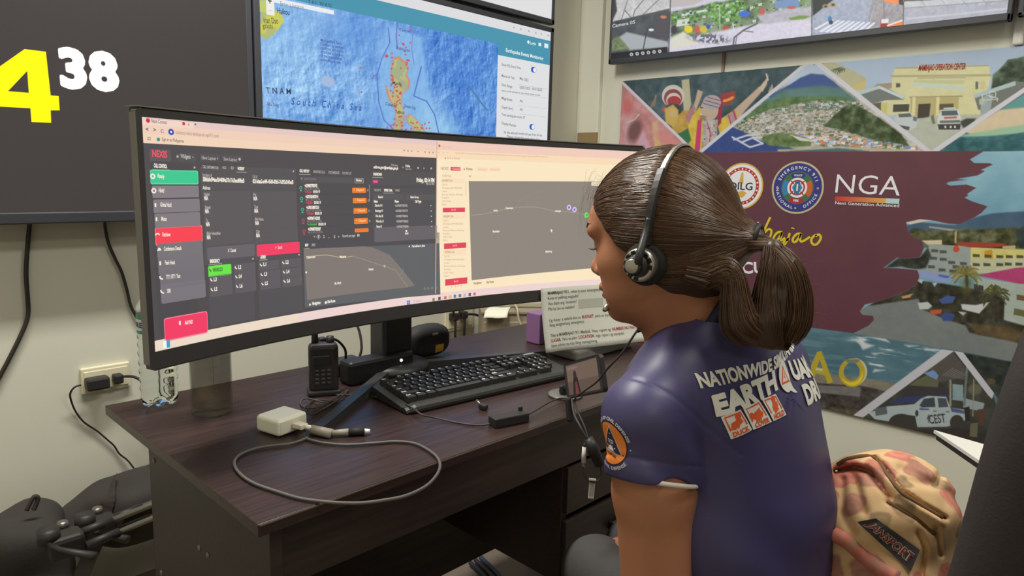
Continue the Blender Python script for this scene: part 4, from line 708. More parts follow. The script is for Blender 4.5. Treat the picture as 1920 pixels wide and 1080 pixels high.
p.ring(ms(303, 246), .0018, .0026, dk, 20, 9, 40, 330); dot(319.5, 247.5, .0046, G((52, 82, 190))); dot(319.5, 247.5, .0016, W_, 10)
tx('connect.nexis-backup-ph.nga911.com', (328, 251), (409, 258), G((176, 150, 136)), h=.0055, bold=.01)
for i in (0, 1):
    for j in (0, 1): c = ms(276.3+i*3.6, 258.3+j*3.6); p.rect(c-.0008, c+.0008, dk, 9)
dot(295.5, 261.5, .0028, G((70, 150, 160))); tx('Sign in to Philippines', (302, 264), (343.5, 267.5), dk, h=.005, bold=.01)
for x, y in ((757, 282), (764, 283), (771, 283.5), (783, 284), (796, 285), (804, 285.6), (811, 286)): c = ms(x, y); p.rect(c-.0014, c+.0014, G((170, 140, 130)), 9)
# header of the call panel
RD, RD2, GN, OR = G((252, 70, 92)), G((246, 66, 104)), G((66, 204, 148)), G((244, 126, 40))
box((278, 279), (320, 303), PANEL); tx('NEXIS', (284, 293.5), (312, 295.8), G((250, 84, 104)), h=.0098, bold=.03); box((330, 287), (367, 304), PAN2); tx('Widgets', (337, 296), (356, 297.5), GR, h=.006); c = ms(331.5, 293.5); p.rect(c-.0016, c+.0016, GR, 9); tx('v', (359, 296), (362, 296.3), GR, h=.003)
for a, c, s, t0, t1 in (((373, 288), (412, 304), 'New Layout +', (377, 298.5), (408, 300.5)), ((415, 290), (453, 305), 'Save Layout', (418, 300.5), (443, 302.5))): box(a, c, PAN2); tx(s, t0, t1, GR, h=.0055, bold=.01)
p.disc(ms(448, 298.5), .0022, GR, 12, 9)
# column 1
box((278.5, 305), (371.5, 622), G((80, 77, 80)), 2, .02); tx('CALL CONTROL', (287, 313.5), (312, 315.3), W_, h=.0055, bold=.05); a = ms(284, 317.5); p.rect(a, (ms(317, 318)[0], a[1]-.001), G((120, 214, 176)), 9); c = ms(363.5, 314); p.rect(c-.0014, c+.0014, GR, 9)
ICON = lambda x, y: dot(x, y, .0034, W_, 9)
rows = [((281, 319.5), (370, 344.5), GN, 'Ready', (294, 333), (307, 334.5)), ((283.5, 347.5), (372, 371), G((134, 128, 133)), 'Hold', (296, 360), (306, 361)), ((285.5, 373.5), (374, 397.5), G((132, 126, 131)), 'Global Hold', (299, 387), (320, 388)), ((288, 400), (375, 424.5), G((132, 126, 131)), 'Mute', (301, 413.5), (311, 414)), ((290, 428), (378, 453), G((252, 72, 86)), 'Retrieve', (303, 443), (318, 443)), ((292.5, 456), (379.5, 479), G((124, 119, 123)), 'Conference Details', (306, 470), (339, 468.5)), ((294.6, 481.5), (381, 506), G((122, 117, 122)), 'Flash Hook', (308, 496), (327, 495)), ((298, 508.5), (383, 532.5), G((120, 115, 120)), 'TTY / BTY / Text', (310, 523), (337, 520.5)), ((299.5, 534), (385, 558), G((126, 121, 126)), 'SIR', (312, 549), (319, 548.5)), ((307, 598), (388, 623), RD2, 'Add PAD', (345, 608), (360, 606.5))]
for i, (a, c, m, s, t0, t1) in enumerate(rows):
    if i in (0, 4, 9): A, C = ms(*a), ms(*c); p.rr(A+np.array((-.001, .001)), C+np.array((.001, -.001)), G({0: (96, 222, 170), 4: (255, 130, 136), 9: (255, 130, 160)}[i]), .1, 5)
    box((a[0], a[1]+.6), (c[0], c[1]-1.2), m, 6, .1); tx(s, t0, t1, W_, h=.0062, bold=.025); ix = t0[0]-9; iy = t0[1]-2.5
    if i in (0, 1): dot(ix, iy, .0040, W_, 9, 16); dot(ix, iy, .0018, m, 10)
    elif i == 4: p.ring(ms(ix, iy+2), .0026, .0044, W_, 14, 9, 20, 160)
    elif i == 5: p.poly([ms(ix-4, iy+2.5), ms(ix+4, iy+2), ms(ix+2.5, iy-2), ms(ix-1, iy-3.4)], W_, 9)
    elif i in (7, 8): p.line([ms(ix-3, iy-3), ms(ix-2, iy+1), ms(ix+3, iy+3)], .0022, W_, 9)
    else: p.rect(ms(ix-1.8, iy-3.5), ms(ix+1.8, iy+3.5), W_, 9)
# column 2
box((374.5, 311), (558, 480), G((90, 87, 89)), 2, .01)
for s, a, c, m in (('CALL INFORMATION', (379, 315), (408, 317.5), GR), ('NG-D', (416, 316.5), (423, 317), GR), ('ISO', (431.5, 317), (437, 317.5), GR), ('INCIDENT', (444.5, 318), (457, 319), W_)): tx(s, a, c, m, h=.0045, bold=.05 if m is W_ else .02)
a = ms(442, 322); p.rect(a, (ms(461, 322)[0], a[1]-.0009), GR, 9)
for (x, y) in ((549, 321), (534, 390)): c = ms(x, y); p.rect(c-.0013, c+.0013, GR, 9) if y < 330 else 0
tx('Incident Id', (378.5, 330.5), (396, 331.8), GR, h=.0052, bold=.01); tx('58bbbbd94aad244084a37b17a3bac80fbd5', (379, 339.6), (457, 342.5), W_, h=.0066, bold=.04); tx('Call Id', (472.5, 333.5), (481, 334), GR, h=.005, bold=.01); tx('0216daa2-a4f4-4560-83b5-7e292d343ad5', (472.5, 343), (549, 345), W_, h=.0066, bold=.04)
A1, A2 = ms(377, 349), ms(556, 478); tx('Address', (378.5, 355), (393, 355.6), W_, h=.0056, bold=.02)
yl = [358, 381, 406, 430, 455]; xl = [380, 381.5, 384, 386]; lab = (('Number', 'Street', 'To', 'Bldg Identifier'), ('Pre', 'Type', 'Bldg Name', 'City'))
for r_ in range(4):
    for c_ in range(2):
        x0 = (380+r_*1.6, 472.5+r_*1.6)[c_]; x1 = (469+r_*1.6, 555+r_*.8)[c_]; y0 = (358.5+r_*24.4, 359+r_*23)[c_]; box((x0, y0), (x1, y0+22.5), PANEL, 4, .05); wd = len(lab[c_][r_])*1.75
        tx(lab[c_][r_], (x0+1.5, y0+8.5), (x0+1.5+wd, y0+8.4), GR, h=.0052, bold=.02); tx('N/A', (x0+1.8, y0+16.5), (x0+9, y0+16.2), W_, h=.0062, bold=.05)
box((386.7, 464), (476.7, 479.5), G((108, 103, 107)), 6, .1); tx('X  Cancel', (426, 472.5), (441, 471.8), W_, h=.0056); box((480, 459), (561, 473.5), RD2, 6, .1); tx('>  Send', (515, 467), (528, 466), G((255, 190, 200)), h=.0056)
# telephone lines
box((388, 484), (478, 620), G((88, 85, 88)), 2, .01); box((482, 477), (567, 612), G((88, 85, 88)), 2, .01)
tx('EMERGENCY', (392, 493), (411, 491.8), W_, h=.0056, bold=.05); tx('ADMIN', (487, 485), (497, 484.2), W_, h=.0056, bold=.05); c = ms(473, 485); p.rect(c-.0014, c+.0014, GR, 9); c = ms(559.5, 477.5); p.rect(c-.0014, c+.0014, GR, 9)
for (x0, x1, y) in ((390, 415, 496), (485, 500, 487.5)): a = ms(x0, y); p.rect(a, (ms(x1, y)[0], a[1]-.0009), GR, 9)
PH = G((100, 95, 99))
box((389, 499), (433, 514.5), G((110, 232, 78)), 6, .12); tx('00:00:23', (398, 509), (416, 507.8), G((50, 110, 40)), h=.006); p.line([ms(391.5, 504), ms(392.5, 507), ms(395, 508.5)], .0018, G((50, 110, 40)), 9)
for i, (x, y, w_, h_) in enumerate(((437, 495.5, 41, 14), (391, 517.5, 43, 15.5), (438, 512.5, 40.5, 14), (392, 536, 43.5, 15), (439.5, 530.5, 40, 14), (484, 490.5, 38, 13), (526, 487, 37.5, 12), (485.5, 509, 39.5, 13), (527.5, 504.5, 37, 12), (487, 526.5, 38.5, 12.5), (528.5, 521.5, 37, 12.5))):
    box((x, y), (x+w_, y+h_), PH, 6, .06); tx(('L2', 'L3', 'L4', 'L5', 'L6', 'L1', 'L2', 'L3', 'L4', 'L5', 'L6')[i], (x+8.5, y+h_*.62), (x+14, y+h_*.62-.3), W_, h=.0062, bold=.04); p.line([ms(x+2.5, y+h_*.28), ms(x+3.4, y+h_*.5), ms(x+6, y+h_*.62)], .0018, W_, 9)
# call history
box((559, 313), (693, 449), G((84, 81, 84)), 2, .01); SUB = G((146, 140, 140))
for s, a, c, m in (('CALL HISTORY', (560.5, 322.5), (579, 323.6), W_), ('ABANDONED CALLS', (586, 324), (608, 325.3), GR), ('VOICE MESSAGES', (614.5, 325.5), (635.5, 326.4), GR), ('BLOCKED LIST', (641, 326.6), (658, 327.4), GR)): tx(s, a, c, m, h=.005, bold=.05 if m is W_ else .01)
a = ms(559.5, 326.5); p.rect(a, (ms(581, 327)[0], a[1]-.0009), GR, 9); box((562, 331), (661, 343), G((92, 89, 92)), 4, .1); tx('Search by number', (569, 337), (592, 337.6), SUB, h=.0045, bold=0); p.ring(ms(564.5, 334.5), .001, .0016, GR, 12, 9); box((664, 334), (681, 343.5), GR, 5); box((664.5, 334.5), (680.5, 343), G((104, 100, 102)), 6); tx('Monitor', (667, 340), (678, 340.3), W_, h=.0048)
NUM = ('+639087700742', '+639156402914', '+639518807210', '+639067142205', '+639087703387')
for i in range(5):
    x = 570+i*1.6; y = 351+i*20.3; tx(NUM[i], (x, y), (x+24, y-.2), W_, h=.0056, bold=.05); tx('May 23, 2025 | 01:52 PM', (x+.3, y+5), (x+27, y+4.8), SUB, h=.0042, bold=.01)
    if i < 4: cl = G((230, 72, 96)) if i < 3 else G((78, 190, 86)); p.line([ms(x+.8, y+6.5), ms(x+1.6, y+8.6), ms(x+3.4, y+9.6)], .0015, cl, 9); tx('Ended' if i < 3 else 'Answered', (x+4.5, y+10.8), (x+(13 if i < 3 else 18), y+10.6), cl, h=.005); tx('00:00:19', (x+(16 if i < 3 else 21), y+10.8), (x+(29 if i < 3 else 35), y+10.6), W_, h=.005)
    cc = G((70, 190, 150)) if i < 3 else G((214, 76, 88)); c = ms(563+i*1.5, y+1.2); p.ring(c, .0018, .003, cc, 16, 9); p.rect(c+np.array((-.002, -.006)), c+np.array((.002, -.0042)), cc, 9)
    xx = 659.5+i*1.25; yy = 352+i*19.2; box((xx, yy), (xx+25.5, yy+(9.5 if i < 4 else 5.5)), G((255, 158, 84)), 5); box((xx+.4, yy+.4), (xx+25.1, yy+(9.1 if i < 4 else 5.2)), OR, 6); tx('+  Dispatch', (xx+3, yy+6), (xx+22, yy+5.8), G((255, 206, 150)), h=.0046) if i < 4 else 0
    if i < 4: p.ring(ms(xx+29, yy+4.6), .0012, .0019, GR, 14, 9)
    a = ms(562+i*1.3, y+13.4); p.rect(a, (ms(688+i, y+13)[0], a[1]-.0005), LN, 4)
a = ms(692, 346); p.rect((a[0]-.001, a[1]), (a[0]+.0006, ms(694, 378)[1]), DIM, 5)
for s, x in (('<', 588), ('1', 596), ('2', 606), ('...', 615), ('5', 626), ('>', 634)): tx(s, (x-1.2, 446), (x+1.6, 445.9), GR, h=.005)
tx('Records per page:', (641, 444.5), (665, 443.5), GR, h=.005); tx('10', (669, 443.3), (673, 443.1), W_, h=.005); c = ms(596.4, 444); p.ring(c, .0044, .005, GR, 4, 8)
# staff panel
tx('Welcome', (732, 311), (744.5, 312), GR, h=.0045, bold=.01); tx('nddrrmc.goro@nambajao.gov.ph', (699.5, 315.5), (745.5, 318), W_, h=.0056, bold=.04); dot(754.5, 313.8, .0016, G((86, 190, 130))); tx('Online', (759, 313), (768, 313.6), W_, h=.005); tx('Operator', (759, 318), (771, 318.6), GR, h=.004, bold=0)
for x, y in ((783, 315), (794, 315.5), (807.5, 315.8)): dot(x, y, .0022, GR, 9, 3 if x == 794 else 8)
box((695, 320), (815, 349), G((88, 85, 88)), 2, .02); tx('DASHBOARD', (699, 328.5), (715, 329.3), W_, h=.005, bold=.05); a = ms(697.5, 332); p.rect(a, (ms(717, 332.6)[0], a[1]-.0009), GR, 9); box((697.5, 337), (708, 343.5), G((190, 40, 110)), 5, .4); tx('NEXIS', (699, 342.3), (707, 342.5), G((255, 120, 180)), h=.0042)
tx('Friday, 02:14 PM', (780, 341), (813.5, 341.8), W_, h=.0085, bold=.05); tx('May 23, 2025', (798, 346), (813.5, 346.3), GR, h=.004)
box((696.5, 352), (818, 426), G((86, 84, 87)), 2, .01)
for s, a, c, m in (('RECENTS', (701, 358.3), (713, 358.8), GR), ('SPEED DIAL', (719, 358.6), (735, 359), W_), ('PARKS', (740.5, 359), (748.5, 359.2), GR)): tx(s, a, c, m, h=.0048, bold=.05 if m is W_ else .01)
a = ms(717.5, 361.5); p.rect(a, (ms(737.5, 362)[0], a[1]-.0009), GR, 9); box((700, 364), (756, 374.5), G((94, 91, 94)), 4, .1); tx('Search', (708, 371), (717, 371.2), W_, h=.0045); box((759, 364.5), (814, 375), G((94, 91, 94)), 4, .1); tx('Select Group', (768.5, 371.2), (784, 371.5), W_, h=.0045)
for s, x, w_ in (('Name', 700, 7), ('Phone', 739, 7.5), ('Call Type', 777, 12)): tx(s, (x, 379.6), (x+w_, 379.8), W_, h=.005, bold=.05)
for i in range(5): y = 387.3+i*9.8; x = 702+i*.7; tx(('District 911', 'Barangay 01', 'Fire Sta. 02', 'Police Sta. 01', 'Rescue 01')[i], (x, y), (x+14-(i == 4)*4, y), W_, h=.0048); tx('+63908770%04d' % (742+i*37), (739.6+i*.6, y+.3), (763+i*.5, y+.2), GR, h=.0048); dot(807+i*.4, y-1.6, .0011, W_)
box((701, 427), (818.5, 447.5), G((106, 102, 107)), 4, .02); dot(761, 433, .0022, W_); tx('Add', (758, 439.5), (764.5, 439.2), W_, h=.0045)
# dark street map
box((568, 450), (822, 585), G((84, 81, 86)), 2, .01); p.poly([ms(*a) for a in ((568, 468), (683, 462.3), (823, 456), (825, 552), (571, 577))], G((100, 102, 105)), 4); p.rect(ms(566, 452), ms(822, 461), G((86, 83, 87)), 5) if 0 else 0
p.poly([ms(*a) for a in ((568.5, 467.5), (600, 465.4), (682, 461.8), (697, 463.5), (730, 478), (750, 501), (777, 535), (762, 539), (680, 548), (575, 562.5))], G((132, 123, 118)), 5)
road = G((170, 156, 138)); p.line([ms(*a) for a in ((573, 481), (590, 479.5), (611, 478), (627, 480.5), (636, 482.5), (648, 482), (660, 480))], .0014, G((196, 176, 140)), 6); p.line([ms(*a) for a in ((660, 480), (680, 486), (705, 494.5), (720, 499), (740, 506), (750, 520), (763, 537))], .001, road, 6); p.line([ms(750, 514), ms(757, 504)], .0008, road, 6)
for s, a, c in (('Catarman', (573.5, 484.5), (590, 483.3)), ('Mainit', (636, 483.5), (648, 482.8)), ('Hubangon', (690, 507), (699.5, 505.8)), ('Mt. Hibok', (626.5, 533.5), (639, 532))): tx(s, a, c, W_, h=.0046, bold=.03)
dot(573, 510.5, .0018, W_); dot(720, 499, .0026, G((190, 180, 170)), 7); tx('MAP', (571, 462), (577, 461.6), W_, h=.005, bold=.05); tx('INFO', (583.5, 461.6), (590, 461.3), GR, h=.005); a = ms(568.5, 466); p.rect(a, (ms(579.5, 465.5)[0], a[1]-.0008), GR, 9); tx('Find address in place', (771.5, 463.5), (796, 462), W_, h=.0048); dot(766.5, 462, .0016, W_)
p.rect(ms(570, 563), ms(824, 581), G((80, 78, 86)), 7) if 0 else 0
tx('Navigation', (584, 571.5), (600, 569.5), W_, h=.0058, bold=.04); dot(580, 571, .002, W_); tx('Site Route', (613, 568), (627.5, 566), W_, h=.0058, bold=.04); dot(610, 567, .0026, W_)
for x in (795.5, 802, 809.5, 817.5): c = ms(x, 541-(x-795)*.08); p.ring(c, .0024, .003, GR, 4, 9)
# second window content
RB = G((228, 74, 92)); PK = G((236, 190, 168)); tx('NEXIS - Desktop', (828, 276.8), (846, 278), PK, h=.0045, bold=.02); dot(823, 273.5, .0026, G((214, 70, 76)))
tx('operations.nexis-backup.com/portal/dashboard/incident/map/region/all/locations', (852, 288), (1026, 295.6), G((226, 180, 150)), h=.004, bold=.01)
for x in (822, 830, 838): tx('o', (x-1.5, 287), (x+1.5, 287.2), PK, h=.003)
tx('Sign in to Regional', (837, 297.8), (861, 299), G((220, 176, 150)), h=.0045, bold=.02); dot(834, 297, .0016, G((170, 130, 110))); tx('NEXIS', (825.5, 318), (840, 318.5), G((196, 160, 136)), h=.006, bold=.02); box((844, 313), (862.5, 320.3), RB, 6); tx('+ Connected', (846, 318), (861, 318.2), G((255, 190, 190)), h=.004)
tx('Widgets', (872, 318.8), (885, 319), G((150, 120, 104)), h=.0055, bold=.02); dot(869.5, 317.3, .0016, G((140, 110, 96)))
for x0, s in ((894, 'New Layout'), (918, 'Save Layout')): box((x0-1, 314), (x0+20, 321.5), G((254, 222, 190)), 5); tx(s, (x0+1, 319.3), (x0+17, 319.6), G((240, 196, 168)), h=.0045, bold=.01)
tx('INCIDENT QUEUE', (828.5, 331.3), (845, 331.8), G((214, 176, 150)), h=.0042, bold=.02); tx('MAP', (878.5, 332), (883, 332), G((200, 160, 136)), h=.004)
TC = G((222, 186, 156))
for g_ in range(3):
    y0 = 338+g_*67; x0 = 827.5+g_*2.2
    box((x0-1, y0-3), (x0+42, y0+5), G((255, 226, 190)), 3); tx('INCIDENT CALL', (x0+1, y0+2.4), (x0+20, y0+2.2), G((176, 166, 120)), h=.0044, bold=.03)
    for j, s in enumerate(('Call Id', '0216daa2-a4f4-4560-83b5', 'Location', 'Barangay Poblacion, Mambajao', 'Received at', 'Call Taker', 'Status')): tx(s, (x0, y0+10+j*6.1), (x0+(10, 38, 10, 40, 13, 18, 9)[j], y0+9.8+j*6.1), TC, h=.004, bold=.02)
    if g_ < 3: box((x0+2, y0+51.6), (x0+43.5, y0+59.5), RB, 6, .05); tx('See All', (x0+18, y0+57), (x0+26, y0+56.8), G((255, 170, 170)), h=.0045)
a = ms(872.5, 340); p.rect(a, (a[0]+.0012, ms(873, 368)[1]), G((220, 190, 160)), 6)
p.poly([ms(*a) for a in ((878, 339.5), (1203, 341), (1196, 497), (883.5, 525.5))], G((146, 138, 128)), 4); p.rect(ms(1108.5, 341), ms(1132, 349), G((240, 226, 200)), 6)
p.line([ms(*a) for a in ((882, 404), (905, 401.5), (925, 397), (950, 391), (980, 388), (1005, 388), (1022, 392), (1040, 396.5), (1062, 397), (1085, 400), (1100, 404), (1116, 411))], .0014, G((172, 160, 142)), 6); p.line([ms(*a) for a in ((970, 378), (995, 366), (1020, 355))], .0008, G((158, 148, 136)), 6); p.line([ms(*a) for a in ((985, 386), (1002, 370))], .0008, G((158, 148, 136)), 6)
for s, a, c in (('Yumbing', (924, 396.5), (932, 396)), ('Catarman', (947, 392), (961, 391.5)), ('Hubangon', (1040, 397.5), (1051, 397)), ('Mambajao', (923, 436), (936, 435)), ('Mahinog', (1022, 473.5), (1034, 472.5))): tx(s, a, c, W_, h=.005, bold=.03)
for x, y, c in ((1066, 389, (150, 130, 220)), (1076.5, 393, (150, 130, 220)), (1099, 403.3, (84, 220, 70))): dot(x, y, .0066, G((214, 200, 240) if c[2] > 100 else (120, 236, 104)), 7, 18); dot(x, y, .0032, G(c), 8); dot(x, y, .0013, G((90, 70, 160) if c[2] > 100 else (60, 160, 50)), 9)
p.poly([ms(1032, 428.5), ms(1036, 433), ms(1034, 433.3), ms(1034.5, 436), ms(1032, 434)], W_, 9)
tx('Navigation', (887, 533), (902, 531.6), G((150, 120, 104)), h=.0055, bold=.03); tx('Site Route', (911, 531), (925, 529.5), G((150, 120, 104)), h=.0055, bold=.03)
for x in (846, 853, 858, 864): dot(x, 537.5-(x-846)*.1, .0016, G((224, 186, 160)))
# task bar
IC = lambda x, y, c, r=.0042: (lambda q_: p.rect(q_-r, q_+r, G(c), 9))(ms(x, y))
a = ms(311, 645); p.rect(a+np.array((-.0056, -.0056)), a+np.array((0, .0056)), G((244, 250, 250)), 9); p.rect(a+np.array((0, -.0056)), a+np.array((.0056, .0056)), G((70, 160, 196)), 9)
c = ms(765, 567)
for i in (-1, 1):
    for j in (-1, 1): p.rect(c+np.array((i*.0003, j*.0003)), c+np.array((i*.0042, j*.0042)), G((62, 132, 214)), 9)
p.ring(ms(776, 565), .0014, .0021, G((190, 150, 150)), 12, 9); tx('Search', (779, 566.5), (789, 565.2), G((200, 166, 164)), h=.005, bold=.01)
for x, y, cl in ((812, 561.5, (150, 136, 120)), (823, 559.5, (90, 84, 90)), (834, 558, (220, 110, 90)), (843, 556.6, (236, 186, 90)), (852, 555.2, (60, 150, 180)), (861.5, 554.2, (90, 120, 110)), (870.5, 553.2, (200, 190, 190)), (880, 552, (110, 90, 120)), (889, 551, (214, 110, 110))): IC(x, y, cl, .0034)
scr_ = p.build('screen'); mchild(scr_)

# ================================================================== desk
DX0, DX1, DY0, DY1, DZ = .377, 1.60, .803, 1.422, .75
WD = wood('desk_wood', (44, 33, 32), (62, 45, 43), rough=.33); WDF = wood('desk_front_wood', (47, 39, 36), (58, 48, 43), rough=.42); EDGE = mat('desk_edge', (96, 88, 78), rough=.4)
desk = thing('office_desk', 'dark brown wooden desk carrying the wide monitor and keyboard', 'desk'); desk.location = ((DX0+DX1)/2, (DY0+DY1)/2, 0)
def ch(o, t): o.parent = t; o.location = -t.location; return o
b = MB(); b.box(((DX0+DX1)/2, (DY0+DY1)/2, DZ-.009), (DX1-DX0, DY1-DY0, .018), WD, .0012); b.box(((DX0+DX1)/2, DY0-.0004, DZ-.0022), (DX1-DX0-.004, .0012, .0022), EDGE); ch(b.build('table_top'), desk)
sp = ch(MB().box((.409, 1.045, .366), (.018, .45, .732), WDF, .001).build('side_panel'), desk)
CAP = mat('cap_grey', (120, 114, 108), rough=.5)
for (x, y) in ((289, 864), (374, 1027), (390, 1041), (303, 1074)):
    h_ = hit(x, y, 0, .40); o = MB().lathe([(0, 0), (.005, 0), (.0045, .0015), (0, .002)], CAP, M=frame(h_, (0, 1, 0), (0, 0, 1), None) @ Matrix.Rotation(pi, 4, 'X'), n=16).build('cover_cap'); o.parent = sp
ch(MB().box((DX1-.03, 1.115, .366), (.018, .57, .732), WDF, .001).build('side_panel'), desk)
ch(MB().box(((DX0+DX1)/2, .838, .681), (DX1-DX0-.075, .016, .102), WDF, .001).build('front_rail'), desk)
ch(MB().box(((DX0+DX1)/2, 1.255, .46), (DX1-DX0-.075, .016, .542), WDF, .001).build('back_panel'), desk)
pd = ch(MB().box((1.04, 1.115, .499), (.018, .55, .262), WDF, .001).box((1.30, 1.115, .377), (.52, .55, .016), WDF, .001).build('drawer_case'), desk)
HND = mat('handle_metal', (150, 146, 138), rough=.3, metal=.8); HNB = mat('handle_black', (22, 22, 22), rough=.4)
for z0, z1, hh in ((.522, .622, 0), (.374, .506, 1)):
    d = ch(MB().box((1.30, .838, (z0+z1)/2), (.528, .018, z1-z0), WDF, .001).build('drawer'), desk)
    if hh: o = MB().box((1.24, .820, .448), (.12, .022, .022), HNB, .006).box((1.24, .812, .458), (.12, .010, .006), HND, .002).build('handle'); o.parent = d

# ================================================================== things on the desk
# bottle of water
GLS = mat('clear_plastic', (240, 248, 247), rough=.05, trans=1, ior=1.14, var=0); b = MB()
prof = [(0, .004), (.014, .002), (.022, 0), (.030, .006), (.0325, .016), (.0315, .024)]
for i in range(6): z = .030+i*.017; prof += [(.0322, z), (.0336, z+.006), (.0308, z+.013)]
prof += [(.033, .135), (.031, .142), (.031, .178), (.033, .184), (.030, .197), (.022, .212), (.014, .222), (.0125, .234), (.0125, .238), (0, .238)]
bx, by = .455, 1.362; t = thing('water_bottle', 'clear plastic water bottle at the left end of the desk behind monitor corner', 'bottle'); t.location = (bx, by, DZ+.0005)
V_ = MB(); V_.lathe(prof, GLS, n=48); o = V_.build('bottle_body', t)
for v in o.data.vertices:
    a = atan2(v.co.y, v.co.x); k = max(0, 1-v.co.z/.02)
    if v.co.z < .02 and math.hypot(v.co.x, v.co.y) > .01: v.co.z += .006*k*(.5+.5*cos(5*a))
LB = mat('bottle_label', (214, 226, 222), rough=.35); LG = mat('label_green', (60, 140, 104), rough=.35)
b = MB(); b.lathe([(.0322, .143), (.0322, .177)], LB, n=40); b.lathe([(.0324, .143), (.0324, .149)], LG, n=40); b.lathe([(.0324, .170), (.0324, .177)], LG, n=40)
p = Print(lambda s, q_, h: (-.0326*cos(s/.0326), -.0326*sin(s/.0326), q_), cell=(.004, 0)); b.build('label', t)
p.text('PURE', (-.02, .155), (.016, .155), mat('label_blue', (44, 62, 110), rough=.4), h=.010, bold=.03); p.build('label_lettering', t)
MB().lathe([(0, .252), (.0145, .252), (.0150, .250), (.0150, .236), (.0138, .236)], mat('bottle_cap', (220, 228, 230), rough=.4), n=30).build('cap', t)
# tumbler
TMB = mat('smoke_plastic', (112, 102, 84), rough=.12, alpha=.38, var=0); t = thing('tumbler', 'tall smoke tinted clear tumbler beside the water bottle', 'tumbler'); t.location = (.512, 1.262, DZ+.0005)
MB().lathe([(0, 0), (.034, 0), (.036, .004), (.0365, .20), (.0365, .205), (.0350, .205), (.0335, .012), (0, .010)], TMB, n=48).build('cup', t)
b = MB(); gm = mat('scale_ink', (110, 104, 92), rough=.5)
for i in range(5): b.tube([(.0368*cos(a), .0368*sin(a), .05+i*.022) for a in np.linspace(radians(245), radians(262), 6)], .0003, gm, 4)
b.tube([(.0368*cos(radians(254)), .0368*sin(radians(254)), z) for z in (.04, .15)], .0003, gm, 4); b.build('scale_marks', t)
MB().lathe([(0, .212), (.036, .212), (.038, .209), (.038, .196), (.0372, .196), (.0372, .206), (0, .206)], mat('tumbler_lid', (50, 50, 50), rough=.4), n=40).build('lid', t)
# two-way radio
BK = mat('black_plastic', (44, 42, 42), rough=.48); BK2 = mat('black_rubber', (36, 35, 35), rough=.65); KEY = mat('radio_key', (70, 68, 68), rough=.5)
t = thing('two_way_radio', 'black two-way radio with keypad standing behind the white charger', 'radio'); rc = Vector((.722, 1.222, DZ+.0005)); t.location = rc; nrm = Vector((-.42, -.9, 0)).normalized(); rx = Vector((-nrm.y, nrm.x, 0))
Mr = frame((0, 0, 0), rx, nrm.cross(rx) if 0 else Vector((0, 0, 1)))           # x right, y up, z out of the front
b = MB(); b.box((0, .055, 0), (.058, .102, .034), BK, .010, Mr, 3); b.box((0, .005, 0), (.064, .010, .046), BK2, .003, Mr); b.box((0, .098, .004), (.050, .014, .024), BK, .005, Mr); b.build('body', t)
MB().box((-.006, .073, .0175), (.034, .018, .003), mat('radio_screen', (46, 46, 46), rough=.25), .001, Mr).build('display', t)
b = MB(); [b.box((-.014+i*.0115, .052-j*.0085, .0175), (.0075, .0048, .004), KEY, .0012, Mr) for i in range(3) for j in range(4)]; b.build('keypad', t)
MB().tube([Mr @ Vector((-.016, .098, 0)), Mr @ Vector((-.016, .112, 0)), Mr @ Vector((-.015, .20, 0))], [.0075, .0065, .0045], BK2, 14).build('antenna', t)
MB().tube([Mr @ Vector((.014, .100, 0)), Mr @ Vector((.014, .118, 0))], [.0085, .0075], BK, 16).build('volume_knob', t)
# adapter and leads behind the radio
t = tag(MB().box((.82, 1.325, DZ+.016), (.11, .055, .03), BK, .006, ).build('power_brick'), 'black power brick with leads between radio and monitor stand', 'adapter')
MB().tube([(.775, 1.32, .772), (.752, 1.30, .80), (.757, 1.285, .838), (.785, 1.28, .842), (.815, 1.29, .815), (.83, 1.31, .785)], .0028, BK2, 8, sub=6).box((.757, 1.285, .842), (.018, .018, .016), BK, .003).build('lead', t)
MB().tube([(.87, 1.325, .768), (.885, 1.33, .80), (.89, 1.36, .85), (.86, 1.40, .90)], .003, BK2, 8, sub=6).build('lead', t)
# round zipped case
f = Field(np.arange(.955, 1.16, .002), np.arange(1.265, 1.36, .002), np.arange(.744, .85, .002)); f.D = f.box((1.058, 1.308, .7935), (.066, .026, .0425), .0255); f.D = smax(f.D, f.ell((1.058, 1.308, .793), (.071, .045, .0455)), .01)
f.D += .0012*np.exp(-((f.Y-1.306)/.002)**2); CASE = mat('case_fabric', (38, 36, 36), rough=.7, bump=.25, scale=120); t = f.build('zip_case', CASE); tag(t, 'black oval zipped case with yellow sticker beside the monitor stand', 'case'); CBV = BVHTree.FromObject(t, bpy.context.evaluated_depsgraph_get())
def stick(s, q_, h): r = CBV.ray_cast(Vector((1.058+s, 1.2, .793+q_)), Vector((0, 1, 0))); return (r[0]+Vector((0, -.0005-h*.0002, 0))) if r[0] else Vector((1.058+s, 1.285, .793+q_))
p = Print(stick, cell=.006); p.poly(rrect(.026, .020, .002, 2, (.020, -.018)), mat('sticker_yellow', (196, 158, 44), rough=.5)); p.build('sticker', t); p = Print(stick, cell=.006); p.poly(rrect(.018, .0055, .001, 2, (.006, .020)), mat('tag_grey', (140, 136, 134), rough=.4)); p.build('label', t)
